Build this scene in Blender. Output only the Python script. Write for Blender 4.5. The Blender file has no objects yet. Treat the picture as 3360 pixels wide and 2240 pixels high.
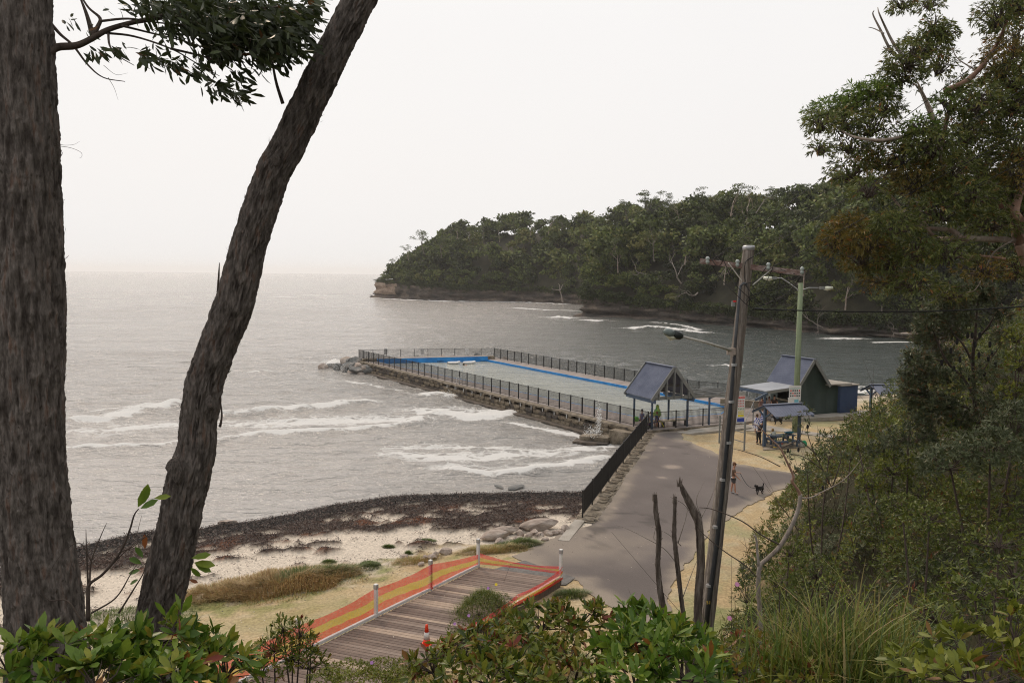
import bpy, math, random
import numpy as np
from mathutils import Vector, Matrix
from mathutils.geometry import delaunay_2d_cdt
R = np.random.RandomState(7)
random.seed(7)
sc = bpy.context.scene
HAZE = 0.00013
# ------------------------------------------------------------------ camera
FPX, ROLL, CAMZ = 2700.0, 0.0097, 12.5
PITCH = math.atan(219 / FPX)
_c = math.sqrt(1 - ROLL * ROLL); _sp, _cp = math.sin(PITCH), math.cos(PITCH)
cam = bpy.data.objects.new('camera', bpy.data.cameras.new('camera'))
sc.collection.objects.link(cam); sc.camera = cam
cam.data.sensor_width = 36; cam.data.lens = FPX / 3360 * 36
cam.data.clip_start = 0.05; cam.data.clip_end = 40000
_R = Vector((1, 0, 0)); _U = Vector((0, _sp, _cp)); _F = Vector((0, _cp, -_sp))
_X = _c * _R + ROLL * _U; _Y = -ROLL * _R + _c * _U
cam.matrix_world = Matrix(((_X.x, _Y.x, -_F.x, 0), (_X.y, _Y.y, -_F.y, 0), (_X.z, _Y.z, -_F.z, CAMZ), (0, 0, 0, 1)))
# ------------------------------------------------------------------ light
SUN_EL, SUN_AZ = math.radians(48), math.radians(-26)      # azimuth from +Y, left of the view
w = bpy.data.worlds.new('World'); sc.world = w; w.use_nodes = True
nt = w.node_tree; nt.nodes.clear()
sky = nt.nodes.new('ShaderNodeTexSky'); sky.sky_type = 'NISHITA'; sky.sun_disc = False
sky.sun_elevation = SUN_EL; sky.sun_rotation = SUN_AZ; sky.dust_density = 6; sky.air_density = 1.5
bg1 = nt.nodes.new('ShaderNodeBackground'); bg1.inputs[1].default_value = 0.05
bg2 = nt.nodes.new('ShaderNodeBackground')
tc = nt.nodes.new('ShaderNodeTexCoord'); sep = nt.nodes.new('ShaderNodeSeparateXYZ')
rmp = nt.nodes.new('ShaderNodeValToRGB')                   # smoke-veiled overcast: pinkish low, grey white higher
rmp.color_ramp.elements[0].position = 0.0; rmp.color_ramp.elements[0].color = (0.87, 0.858, 0.85, 1)
rmp.color_ramp.elements[1].position = 0.6; rmp.color_ramp.elements[1].color = (0.875, 0.868, 0.862, 1)
e = rmp.color_ramp.elements.new(0.12); e.color = (0.88, 0.858, 0.845, 1)
nz = nt.nodes.new('ShaderNodeTexNoise'); nz.inputs['Scale'].default_value = 1.6; nz.inputs['Detail'].default_value = 3
mx = nt.nodes.new('ShaderNodeMix'); mx.data_type = 'RGBA'; mx.blend_type = 'MULTIPLY'; mx.inputs[0].default_value = 0.07
L_ = nt.links.new
L_(tc.outputs['Generated'], sep.inputs[0]); L_(sep.outputs[2], rmp.inputs[0]); L_(tc.outputs['Generated'], nz.inputs['Vector'])
L_(rmp.outputs[0], mx.inputs[6]); L_(nz.outputs['Fac'], mx.inputs[7])
L_(sky.outputs[0], bg1.inputs[0]); L_(mx.outputs[2], bg2.inputs[0])
bg2.inputs[1].default_value = 1.17
ad = nt.nodes.new('ShaderNodeAddShader'); wo = nt.nodes.new('ShaderNodeOutputWorld')
bg1.inputs[1].default_value = 0.012
bg1.inputs[1].default_value = 0.05
m1 = nt.nodes.new('ShaderNodeMixShader'); m1.inputs[0].default_value = 0.92
L_(bg1.outputs[0], m1.inputs[1]); L_(bg2.outputs[0], m1.inputs[2]); L_(m1.outputs[0], wo.inputs[0])
sun = bpy.data.objects.new('sun', bpy.data.lights.new('sun', 'SUN')); sc.collection.objects.link(sun)
sun.data.energy = 1.5; sun.data.angle = math.radians(10); sun.data.color = (1.0, 0.80, 0.62)
sdir = Vector((math.sin(SUN_AZ) * math.cos(SUN_EL), math.cos(SUN_AZ) * math.cos(SUN_EL), math.sin(SUN_EL)))
sun.rotation_euler = sdir.to_track_quat('Z', 'Y').to_euler()
sc.view_settings.view_transform = 'Standard'; sc.view_settings.look = 'None'
sc.view_settings.exposure = 0.0; sc.view_settings.gamma = 1; sc.view_settings.use_curve_mapping = False
try:
    sc.cycles.use_denoising = True; sc.cycles.denoising_prefilter = 'NONE'; sc.cycles.filter_width = 1.1; sc.cycles.use_adaptive_sampling = False; sc.cycles.max_bounces = 8; sc.cycles.transparent_max_bounces = 24
    sc.cycles.volume_bounces = 6; sc.cycles.caustics_reflective = False
except Exception: pass

# ------------------------------------------------------------------ helpers
def ray(x, y):
    u, v = x - 1680, y - 1120
    a = u * _c + v * ROLL; b = -u * ROLL + v * _c
    return np.array((a, FPX * _cp - b * _sp, -FPX * _sp - b * _cp))
def at(x, y, Y):                      # the point at forward distance Y that the photo shows at (x, y)
    d = ray(x, y); t = Y / d[1]; return np.array((d[0] * t, Y, CAMZ + d[2] * t))
def atz(x, y, z=0.0):
    d = ray(x, y); t = (z - CAMZ) / d[2]; return np.array((d[0] * t, d[1] * t, z))
def link(o, parent=None):
    sc.collection.objects.link(o)
    if parent is not None:
        o.parent = parent
    return o
def tag(o, label=None, cat=None, group=None, kind=None):
    if label: o['label'] = label
    if cat: o['category'] = cat
    if group: o['group'] = group
    if kind: o['kind'] = kind
    return o
def empty(name, loc, label, cat, group=None, rz=0):
    o = bpy.data.objects.new(name, None); o.empty_display_size = .2; link(o)
    o.location = loc; o.rotation_euler = (0, 0, rz)
    return tag(o, label, cat, group)
def mkmesh(name, V, Fq, mat, smooth=False, attrs=None):
    """V (n,3); Fq list of (array of faces, all the same length) or python lists"""
    me = bpy.data.meshes.new(name)
    V = np.asarray(V, dtype=np.float32)
    if isinstance(Fq, np.ndarray): Fq = [Fq]
    if isinstance(Fq, list) and Fq and isinstance(Fq[0], np.ndarray):
        loops = np.concatenate([f.ravel() for f in Fq]).astype(np.int32)
        tot = np.concatenate([np.full(len(f), f.shape[1]) for f in Fq])
        st = np.concatenate(([0], np.cumsum(tot)[:-1])).astype(np.int32)
        me.vertices.add(len(V)); me.vertices.foreach_set('co', V.ravel())
        me.loops.add(len(loops)); me.loops.foreach_set('vertex_index', loops)
        me.polygons.add(len(tot)); me.polygons.foreach_set('loop_start', st)
        me.update(calc_edges=True); me.validate()
    else:
        me.from_pydata([tuple(v) for v in V.tolist()], [], [tuple(int(i) for i in f) for f in Fq]); me.update()
    if mat: me.materials.append(mat)
    if smooth: me.polygons.foreach_set('use_smooth', np.ones(len(me.polygons), dtype=bool))
    for k, a in (attrs or {}).items():
        a = np.asarray(a, dtype=np.float32)
        if a.ndim == 1:
            t = me.attributes.new(k, 'FLOAT', 'POINT'); t.data.foreach_set('value', a)
        else:
            t = me.attributes.new(k, 'FLOAT_COLOR', 'POINT')
            t.data.foreach_set('color', np.concatenate([a, np.ones((len(a), 1), np.float32)], 1).ravel())
    return me
def obj(name, me, parent=None, loc=None):
    o = bpy.data.objects.new(name, me); link(o, parent)
    if loc is not None: o.location = loc
    return o
class MB:
    def __init__(s): s.v = []; s.f = []
    def add(s, V, Fs):
        n = len(s.v); s.v += [tuple(map(float, p)) for p in V]; s.f += [tuple(i + n for i in f) for f in Fs]; return s
    def box(s, c, size, ax=None, ay=None, az=None):
        ax = np.array(ax if ax is not None else (1, 0, 0), float); ax /= np.linalg.norm(ax)
        az = np.array(az if az is not None else (0, 0, 1), float)
        ay = np.array(ay, float) if ay is not None else np.cross(az, ax); ay /= np.linalg.norm(ay)
        az = np.cross(ax, ay); c = np.array(c, float); h = np.array(size) / 2
        P = [c + ax * h[0] * i + ay * h[1] * j + az * h[2] * k for k in (-1, 1) for (i, j) in ((-1, -1), (1, -1), (1, 1), (-1, 1))]
        return s.add(P, [(3, 2, 1, 0), (4, 5, 6, 7), (0, 1, 5, 4), (1, 2, 6, 5), (2, 3, 7, 6), (3, 0, 4, 7)])
    def beam(s, a, b, w, h, up=(0, 0, 1)):
        a = np.array(a, float); b = np.array(b, float); d = b - a; L = np.linalg.norm(d); d = d / L
        ay = np.cross(np.array(up, float), d)
        if np.linalg.norm(ay) < 1e-4: ay = np.cross((0, 1, 0), d)
        ay /= np.linalg.norm(ay)
        return s.box((a + b) / 2, (L, w, h), d, ay)
    def tube(s, pts, rad, n=8, cap=True):
        pts = [np.array(p, float) for p in pts]
        if not hasattr(rad, '__len__'): rad = [rad] * len(pts)
        V = []; F = []; prev = None
        for i, p in enumerate(pts):
            d = pts[min(i + 1, len(pts) - 1)] - pts[max(i - 1, 0)]; d = d / (np.linalg.norm(d) + 1e-9)
            if prev is None:
                a = np.array((0, 0, 1.)) if abs(d[2]) < .9 else np.array((1., 0, 0))
                prev = np.cross(d, a)
            prev = prev - d * prev.dot(d); prev = prev / (np.linalg.norm(prev) + 1e-9); q = np.cross(d, prev)
            for k in range(n):
                t = 2 * math.pi * k / n; V.append(p + rad[i] * (math.cos(t) * prev + math.sin(t) * q))
        for i in range(len(pts) - 1):
            for k in range(n):
                F.append((i * n + k, i * n + (k + 1) % n, (i + 1) * n + (k + 1) % n, (i + 1) * n + k))
        if cap: F.append(tuple(range(n - 1, -1, -1))); F.append(tuple((len(pts) - 1) * n + k for k in range(n)))
        return s.add(V, F)
    def lathe(s, c, prof, n=12):
        V = []; F = []
        for r, z in prof:
            for k in range(n):
                t = 2 * math.pi * k / n; V.append((c[0] + r * math.cos(t), c[1] + r * math.sin(t), c[2] + z))
        for i in range(len(prof) - 1):
            for k in range(n): F.append((i * n + k, i * n + (k + 1) % n, (i + 1) * n + (k + 1) % n, (i + 1) * n + k))
        F.append(tuple(range(n - 1, -1, -1))); F.append(tuple((len(prof) - 1) * n + k for k in range(n)))
        return s.add(V, F)
    def mesh(s, name, mat, smooth=False): return mkmesh(name, np.array(s.v), s.f, mat, smooth)
    def build(s, name, mat, parent=None, smooth=False, loc=None): return obj(name, s.mesh(name, mat, smooth), parent, loc)
def sub(o, part):
    o.parent = part; o.matrix_parent_inverse = Matrix(); return o
def copy_tree(o, parent=None):
    c = o.copy(); sc.collection.objects.link(c)
    if parent is not None: c.parent = parent
    for ch in [x for x in sc.collection.objects if x.parent == o]: copy_tree(ch, c)
    return c
# --- noise
def _h(i, j, k, s):
    n = (i * 374761393 + j * 668265263 + k * 2147483647 % 1000003 * 7919 + s * 69069).astype(np.int64)
    n = (n ^ (n >> 13)) * 1274126177; n = n & 0x7fffffff
    return ((n ^ (n >> 16)) & 0xffff) / 65535.0
def vn(x, y, z=None, s=0):
    x = np.asarray(x, float); y = np.asarray(y, float); z = np.zeros_like(x) if z is None else np.asarray(z, float)
    i, j, k = np.floor(x).astype(np.int64), np.floor(y).astype(np.int64), np.floor(z).astype(np.int64)
    fx, fy, fz = x - i, y - j, z - k
    fx, fy, fz = fx * fx * (3 - 2 * fx), fy * fy * (3 - 2 * fy), fz * fz * (3 - 2 * fz)
    r = 0
    for a in (0, 1):
        for b in (0, 1):
            for c in (0, 1):
                r = r + _h(i + a, j + b, k + c, s) * np.where(a, fx, 1 - fx) * np.where(b, fy, 1 - fy) * np.where(c, fz, 1 - fz)
    return r * 2 - 1
def fbm(x, y, z=None, s=0, o=4):
    r = 0; a = .5
    for q in range(o):
        r = r + a * vn(x, y, z, s + q); x = x * 2.03 + 7.1; y = y * 2.03 + 3.7
        if z is not None: z = z * 2.03 + 1.3
        a *= .5
    return r
def sst(a, b, x): t = np.clip((x - a) / (b - a), 0, 1); return t * t * (3 - 2 * t)
def segdist(x, y, P):
    d = np.full(np.shape(x), 1e9)
    for (ax, ay), (bx, by) in zip(P[:-1], P[1:]):
        dx, dy = bx - ax, by - ay; t = np.clip(((x - ax) * dx + (y - ay) * dy) / (dx * dx + dy * dy + 1e-9), 0, 1)
        d = np.minimum(d, np.hypot(x - ax - t * dx, y - ay - t * dy))
    return d
def inside(x, y, P):
    r = np.zeros(np.shape(x), bool); n = len(P)
    for i in range(n):
        ax, ay = P[i]; bx, by = P[(i + 1) % n]
        c = ((ay > y) != (by > y)) & (x < (bx - ax) * (y - ay) / ((by - ay) if by != ay else 1e-9) + ax)
        r ^= c
    return r
# --- materials
def mat(name, cols, scale=3, rough=.8, bump=0., bscale=20, stretch=(1, 1, 1), metal=0, spec=.4, attr=None, transl=0, fine=.15, detail=5, coords='Object', cattr=None, alpha=None, bdist=.02):
    m = bpy.data.materials.new(name); m.use_nodes = True; t = m.node_tree; b = t.nodes['Principled BSDF']; l = t.links.new
    b.inputs['Roughness'].default_value = rough; b.inputs['Metallic'].default_value = metal
    b.inputs['Specular IOR Level'].default_value = spec
    co = t.nodes.new('ShaderNodeTexCoord'); mp = t.nodes.new('ShaderNodeMapping'); mp.inputs['Scale'].default_value = stretch
    l(co.outputs[coords], mp.inputs[0])
    n1 = t.nodes.new('ShaderNodeTexNoise'); n1.inputs['Scale'].default_value = scale; n1.inputs['Detail'].default_value = detail; l(mp.outputs[0], n1.inputs['Vector'])
    if cattr:
        a = t.nodes.new('ShaderNodeAttribute'); a.attribute_name = cattr; base = a.outputs['Color']
    else:
        r = t.nodes.new('ShaderNodeValToRGB'); cr = r.color_ramp
        if attr:
            a = t.nodes.new('ShaderNodeAttribute'); a.attribute_name = attr; l(a.outputs['Fac'], r.inputs[0]); lo, hi = 0, 1
        else: l(n1.outputs['Fac'], r.inputs[0]); lo, hi = .3, .7
        k = len(cols)
        cr.elements[0].position = lo; cr.elements[0].color = (*cols[0], 1); cr.elements[1].position = hi; cr.elements[1].color = (*cols[-1], 1)
        for i in range(1, k - 1):
            e = cr.elements.new(lo + (hi - lo) * i / (k - 1)); e.color = (*cols[i], 1)
        base = r.outputs[0]
    if fine:
        n2 = t.nodes.new('ShaderNodeTexNoise'); n2.inputs['Scale'].default_value = bscale; n2.inputs['Detail'].default_value = 6; n2.inputs['Roughness'].default_value = .7; l(mp.outputs[0], n2.inputs['Vector'])
        mr = t.nodes.new('ShaderNodeMapRange'); mr.inputs[1].default_value = .25; mr.inputs[2].default_value = .75; mr.inputs[3].default_value = 1 - fine * 2; mr.inputs[4].default_value = 1 + fine * 2; l(n2.outputs['Fac'], mr.inputs[0])
        vm = t.nodes.new('ShaderNodeVectorMath'); vm.operation = 'SCALE'; l(base, vm.inputs[0]); l(mr.outputs[0], vm.inputs['Scale']); base = vm.outputs[0]
        if bump:
            bp = t.nodes.new('ShaderNodeBump'); bp.inputs['Strength'].default_value = bump; bp.inputs['Distance'].default_value = bdist
            l(n2.outputs['Fac'], bp.inputs['Height']); l(bp.outputs[0], b.inputs['Normal'])
    l(base, b.inputs['Base Color'])
    if alpha is not None: b.inputs['Alpha'].default_value = alpha
    if transl:
        tr = t.nodes.new('ShaderNodeBsdfTranslucent'); l(base, tr.inputs[0]); ms = t.nodes.new('ShaderNodeMixShader'); ms.inputs[0].default_value = transl
        out = t.nodes['Material Output']; l(b.outputs[0], ms.inputs[1]); l(tr.outputs[0], ms.inputs[2]); l(ms.outputs[0], out.inputs[0])
    return m
M = {}
def leafmat(name, cols, rough=.42, transl=.28, spec=.28): M[name] = mat(name, cols, attr='tint', rough=rough, transl=transl, fine=.12, bscale=9, spec=spec)
leafmat('gum_leaf', [(.040, .052, .014), (.088, .110, .026), (.145, .168, .042), (.23, .225, .060), (.28, .12, .04)])
leafmat('gum_leaf_red', [(.045, .045, .012), (.11, .10, .022), (.20, .15, .032), (.28, .18, .042), (.30, .10, .03)])
leafmat('dark_gum_leaf', [(.020, .026, .010), (.034, .044, .017), (.046, .060, .022), (.075, .100, .03), (.12, .05, .02)])
leafmat('glossy_leaf', [(.024, .052, .010), (.052, .105, .014), (.090, .160, .020), (.16, .225, .028), (.26, .25, .035), (.20, .040, .020)], rough=.32, transl=.30)
leafmat('glossy_leaf_olive', [(.026, .038, .010), (.060, .090, .014), (.115, .145, .018), (.20, .20, .028), (.24, .11, .040), (.17, .035, .022)], rough=.34, transl=.30)
leafmat('banksia_leaf', [(.030, .038, .016), (.058, .074, .032), (.092, .112, .052), (.135, .155, .080), (.20, .085, .03)], transl=.18)
leafmat('scrub_leaf', [(.024, .032, .010), (.050, .070, .016), (.092, .118, .022), (.15, .17, .030), (.15, .07, .03)], transl=.28)
leafmat('yellow_leaf', [(.040, .056, .010), (.085, .110, .016), (.145, .172, .024), (.23, .24, .035), (.18, .06, .03)])
leafmat('blade', [(.055, .09, .018), (.10, .15, .024), (.17, .20, .034), (.25, .22, .07), (.30, .21, .10)], transl=.3)
leafmat('dry_blade', [(.26, .17, .08), (.42, .28, .13), (.56, .40, .22), (.44, .36, .15), (.22, .26, .08)], transl=.2)
leafmat('green_blade', [(.07, .10, .03), (.11, .16, .04), (.17, .22, .06), (.24, .22, .10)], transl=.2)
leafmat('forest_leaf', [(.022, .028, .014), (.045, .057, .022), (.078, .100, .030), (.135, .170, .042), (.18, .175, .058)], rough=.6, transl=.15)
leafmat('grey_twig', [(.05, .04, .032), (.09, .07, .055), (.16, .135, .115)], rough=.9, transl=0)
M['bark'] = mat('rough_bark', [(.055, .044, .038), (.105, .088, .077), (.175, .150, .134), (.150, .100, .078)], scale=13, bscale=44, bump=1.0, stretch=(1.5, 1.5, .30), rough=.92, fine=.32, spec=.2, bdist=.012)
M['pale_bark'] = mat('pale_bark', [(.20, .13, .10), (.34, .27, .22), (.40, .35, .30)], scale=2.2, bscale=14, bump=.5, stretch=(1, 1, .5), rough=.8, fine=.2)
M['smooth_bark'] = mat('smooth_gum_bark', [(.17, .075, .05), (.28, .17, .12), (.36, .27, .21)], scale=2, bscale=12, bump=.4, rough=.75)
M['twig'] = mat('twig_bark', [(.05, .035, .028), (.10, .075, .06)], scale=8, bscale=30, bump=.4, rough=.9)
M['dead'] = mat('dead_wood', [(.20, .16, .13), (.33, .29, .26)], scale=6, bscale=30, bump=.5, stretch=(1, 1, .3), rough=.9, fine=.25)
M['pole'] = mat('weathered_pole', [(.13, .105, .085), (.235, .20, .172), (.33, .29, .26)], scale=9, bscale=30, bump=1.0, stretch=(2.5, 2.5, .12), rough=.95, fine=.35, spec=.15)
M['stump'] = mat('stump_bark', [(.05, .038, .032), (.15, .12, .10), (.27, .23, .20)], scale=7, bscale=26, bump=1.0, stretch=(2.2, 2.2, .25), rough=.95, fine=.3, spec=.15)
M['greenpole'] = mat('green_treated_pole', [(.17, .21, .12), (.25, .30, .185)], scale=3, bscale=30, bump=.4, stretch=(2, 2, .2), rough=.9)
M['asphalt'] = mat('asphalt', [(.118, .102, .095), (.150, .130, .121), (.180, .157, .145)], scale=.35, bscale=22, bump=.5, rough=.92, fine=.10, spec=.2)
M['asphalt_new'] = mat('grey_gravel_asphalt', [(.11, .105, .10), (.19, .18, .17)], scale=5, bscale=30, bump=.6, rough=.95, fine=.25)
M['concrete'] = mat('concrete', [(.22, .20, .17), (.33, .30, .26), (.40, .37, .33)], scale=1.2, bscale=18, bump=.3, rough=.9, fine=.12)
M['stained'] = mat('stained_concrete', [(.055, .045, .036), (.20, .165, .12), (.32, .27, .215)], scale=1.6, bscale=10, bump=.6, rough=.92, fine=.25)
M['deck'] = mat('pool_deck_paving', [(.20, .17, .155), (.28, .24, .22), (.34, .30, .275)], scale=1.0, bscale=14, bump=.2, rough=.85, fine=.12)
M['stone'] = mat('wall_stone', [(.055, .045, .033), (.125, .10, .07), (.21, .165, .115), (.26, .22, .17)], scale=1.4, bscale=7, bump=.9, rough=.9, fine=.3, bdist=.05)
M['stone_b'] = mat('wet_dark_stone', [(.03, .027, .024), (.075, .06, .047), (.14, .11, .085)], scale=1.6, bscale=7, bump=.9, rough=.75, fine=.3, bdist=.05)
M['rock'] = mat('grey_rock', [(.085, .09, .088), (.17, .17, .165), (.28, .25, .22)], scale=1.3, bscale=6, bump=.7, rough=.8, fine=.2, bdist=.06)
M['rock_tan'] = mat('tan_rock', [(.24, .185, .15), (.37, .305, .26), (.48, .42, .37)], scale=1.6, bscale=7, bump=.7, rough=.9, fine=.15, bdist=.05)
M['cliff'] = mat('cliff_rock', [(.030, .026, .023), (.065, .054, .046), (.115, .092, .075), (.20, .155, .12)], scale=.16, bscale=1.1, bump=1.0, stretch=(1, 1, 3.2), rough=.95, fine=.35, bdist=.6)
M['cliff_pale'] = mat('pale_cliff_rock', [(.15, .11, .085), (.30, .22, .165), (.42, .33, .26)], scale=.25, bscale=1.2, bump=1.0, stretch=(1, 1, 3), rough=.95, fine=.25, bdist=.5)
M['forest_floor'] = mat('forest_floor', [(.03, .028, .018), (.055, .05, .03)], scale=.4, bscale=3, rough=1)
M['black'] = mat('black_paint', [(.012, .012, .012), (.018, .018, .018)], rough=.45, fine=.05)
M['bluepost'] = mat('slate_blue_paint', [(.055, .085, .135), (.072, .105, .160)], scale=2, rough=.55, fine=.08)
M['greypaint'] = mat('grey_paint', [(.17, .175, .17), (.22, .225, .215)], scale=2, rough=.6, fine=.08)
M['roofblue'] = mat('blue_corrugated_steel', [(.085, .10, .150), (.115, .13, .185), (.14, .155, .21)], scale=1.1, rough=.42, metal=.1, fine=.08, bscale=9)
M['rooflight'] = mat('pale_corrugated_steel', [(.36, .37, .40), (.46, .47, .49)], scale=1.3, rough=.45, metal=.2, fine=.06)
M['greenwall'] = mat('green_corrugated_steel', [(.026, .044, .036), (.040, .062, .050)], scale=1.2, rough=.45, fine=.08)
M['bluewall'] = mat('blue_render', [(.030, .055, .120), (.042, .070, .145)], scale=1.5, rough=.7, fine=.06)
M['dark'] = mat('dark_interior', [(.015, .015, .015), (.03, .028, .026)], rough=.9)
M['cream'] = mat('cream_timber', [(.42, .36, .25), (.55, .49, .36)], rough=.7)
M['poolblue'] = mat('pool_blue_paint', [(.010, .155, .42), (.018, .215, .56), (.03, .27, .62)], scale=.9, rough=.5, bscale=5, fine=.1)
M['white'] = mat('white_paint', [(.62, .61, .60), (.76, .75, .73)], scale=4, rough=.6, fine=.07)
M['steel'] = mat('galvanised_steel', [(.38, .38, .39), (.52, .52, .53)], scale=6, rough=.4, metal=.5)
M['aluminium'] = mat('painted_arm', [(.40, .38, .34), (.50, .48, .43)], scale=5, rough=.5)
M['lampglass'] = mat('lamp_lens', [(.50, .50, .40), (.62, .62, .50)], rough=.2, spec=.6)
M['porcelain'] = mat('insulator', [(.28, .32, .30), (.40, .44, .42)], rough=.25, spec=.6)
M['wood_arm'] = mat('red_brown_timber', [(.12, .06, .05), (.22, .15, .13), (.32, .28, .26)], scale=5, stretch=(.4, 2, 2), bscale=20, bump=.5, rough=.9, fine=.25)
for i, cc in enumerate([[(.17, .125, .10), (.24, .185, .155)], [(.21, .16, .13), (.29, .23, .195)], [(.125, .09, .075), (.19, .145, .12)], [(.33, .25, .19), (.42, .33, .26)]]):
    M['plank%d' % i] = mat('weathered_plank', cc, scale=3, stretch=(.5, 6, 1), bscale=20, bump=.5, rough=.9, fine=.22)
M['cone'] = mat('cone_orange', [(.75, .045, .012), (.85, .07, .02)], rough=.5, fine=.05)
M['reflect'] = mat('cone_sleeve', [(.55, .53, .50), (.72, .70, .68)], scale=20, rough=.4)
def plain(name, c, rough=.7, spec=.3, v=.12):
    if name not in M: M[name] = mat(name, [tuple(x * (1 - v) for x in c), tuple(min(1, x * (1 + v)) for x in c)], scale=9, rough=rough, spec=spec, fine=.06)
    return M[name]

# ------------------------------------------------------------------ terrain
BEACH = [(-80, 24), (-40, 28), (-21.1, 33.2), (-19.4, 35.9), (-17.5, 38.3), (-14.8, 39.0), (-11.9, 40.8), (-9.35, 43.1), (-6.4, 45.0), (-3.0, 45.6), (.43, 46.0), (4.9, 46.3)]
SEAWALL = [(5.0, 46.3), (10.1, 61.7)]
RSHORE = [(24.5, 76), (31, 83), (38, 89), (42.3, 92.8), (51.2, 100.2), (60.7, 107), (72, 127.5), (81.5, 160), (86, 176)]
LAND = BEACH + SEAWALL + [(14, 64), (20, 70)] + RSHORE + [(300, 190), (300, -80), (-80, -80)]
FOOT = [(-80, 6), (-30, 12), (-12, 14), (-4, 15.5), (1, 17), (4, 20), (6.0, 24), (7.3, 26.9), (8.9, 31.6), (10.8, 36), (12.7, 39.5), (14.6, 42.6), (17, 45.3), (19.6, 49.8), (23.8, 55.2), (27.2, 60.6), (34.9, 72), (44.6, 85.5), (62, 98), (84, 120), (110, 160)]
HILL = FOOT + [(300, 190), (300, -80), (-80, -80)]
DECKP = [(-20.2, 107.3), (-2.2, 111.8), (12.9, 86.9), (18.4, 77.6), (24.6, 73.5), (22.6, 67), (17.9, 63.35), (10.05, 59.75)]
def zland(x, y): return .55 + .50 * sst(38, 66, y)
def height(x, y):
    x = np.asarray(x, float); y = np.asarray(y, float)
    ins = inside(x, y, LAND); dB = segdist(x, y, BEACH); dR = segdist(x, y, RSHORE)
    z0 = zland(x, y) + .05 * fbm(x * .25, y * .25, s=3)
    prof = lambda d: .02 + .055 * d + .003 * d * d
    right = ((10.1 - 2.2) * (y - 36.2) - (61.7 - 36.2) * (x - 2.2)) < 0       # landward of the sea wall line
    zb = np.minimum(z0, prof(dB)); zl = np.where(right, z0, zb)
    zl = np.minimum(zl, np.where(x > 20, prof(dR), 9))
    zl = np.where((y > 59) & inside(x, y, DECKP), .1, zl)
    d = np.minimum(segdist(x, y, BEACH + SEAWALL), segdist(x, y, RSHORE))
    zs = -.02 - .05 * d - .35 * sst(0, 3, d); zs = np.where((y > 47) & (x > -2), zs - .4, zs)
    z = np.where(ins, zl, np.maximum(zs, -4))
    hin = inside(x, y, HILL); dh = segdist(x, y, FOOT)
    lim = 10.6 + .05 * dh + .42 * np.clip(x - 12, 0, 60)
    hh = np.minimum((.62 + .14 * sst(8, 15, x)) * dh * sst(-1.5, 4, dh), lim) + .35 * fbm(x * .35, y * .35, s=9) * sst(.5, 4, dh)
    hh = np.where(hh > 30, 30, hh)
    return np.where(hin, z + hh, z)
def h1(x, y): return float(height(np.array([x]), np.array([y]))[0])
def axis(segs):
    out = [segs[0][0]]
    for a, b, st in segs:
        n = max(1, int(round((b - a) / st))); out += list(np.linspace(a, b, n + 1)[1:])
    return np.array(out)
def grid(xs, ys):
    X, Y = np.meshgrid(xs, ys); nx, ny = len(xs), len(ys)
    i = np.arange(ny - 1)[:, None] * nx + np.arange(nx - 1)[None, :]
    F = np.stack([i, i + 1, i + 1 + nx, i + nx], -1).reshape(-1, 4)
    return X.ravel(), Y.ravel(), F
gx = axis([(-80, -26, 2), (-26, 18, .27), (18, 32, .35), (32, 300, 3)])
gy = axis([(-80, 0, 4), (0, 24, .8), (24, 62, .27), (62, 100, .6), (100, 190, 3)])
X, Y, Fg = grid(gx, gy)
Z = height(X, Y)
dB = segdist(X, Y, BEACH); insL = inside(X, Y, LAND)
n1 = fbm(X * .5, Y * .9, s=21); n2 = fbm(X * 2.2, Y * 3.2, s=31)
isbeach = insL & (((10.1 - 2.2) * (Y - 36.2) - (61.7 - 36.2) * (X - 2.2)) > -2)
wcn = 3.2 + 3.4 * sst(-13, -1, X)
weed = np.clip(1.12 - np.maximum(dB - wcn, 0) / (1.6 + .8 * sst(-13, -2, X)) + (n1 * 1.9 + n2 * 1.3) * sst(.9, 2.6, dB), 0, 1) * (X < 5)
weed = np.where(insL, sst(.35, .75, weed), sst(.8, 0, dB)) * (dB < 10.5)
weed2 = sst(.18, .32, n1 * .6 + n2 * .55) * sst(10.5, 7, dB) * insL * (X < 3)
weed = np.maximum(weed, weed2 * .9)
weed = weed * ~((((10.1 - 2.2) * (Y - 36.2) - (61.7 - 36.2) * (X - 2.2)) < 1) & insL)
weed = weed * ~((X > 1.5) & (Y < 38.5))
Z = Z + weed * (.10 + .10 * (n2 + .5)) * (X < 6) * (Y > 20)
sand = np.array((.58, .51, .425)); wet = np.array((.20, .175, .15)); weedc = np.array((.048, .031, .024)); weedd = np.array((.018, .016, .015)); rusty = np.array((.13, .055, .03))
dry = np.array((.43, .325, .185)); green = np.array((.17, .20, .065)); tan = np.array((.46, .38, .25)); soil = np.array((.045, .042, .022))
def mixc(a, b, t): return a * (1 - t[:, None]) + b * t[:, None]
C = np.tile(dry, (len(X), 1))
g1 = fbm(X * .28, Y * .28, s=41); g2 = fbm(X * 1.5, Y * 1.5, s=51)
C = mixc(C, tan, sst(-.2, .4, g2 + g1 * .5)); C = mixc(C, np.array((.33, .24, .14)), sst(.1, .5, fbm(X * .9 + 4, Y * .9, s=52)) * .5)
C = mixc(C, green, sst(.15, .55, g1 + g2 * .5) * .45)
C = mixc(C, green, sst(2.2, .5, segdist(X, Y, FOOT)) * sst(-.3, .2, g2) * .7 * sst(34, 28, Y))
bs = sst(11.3, 9.3, dB + n2 * 1.6 + n1) * (X < 4)
C = mixc(C, mixc(np.tile(green, (len(X), 1)), dry, sst(-.2, .25, g2)), sst(15, 11, dB) * (X < 3) * sst(-.35, .1, n2 + g1) * .8)
C = mixc(C, sand, bs)
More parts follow.
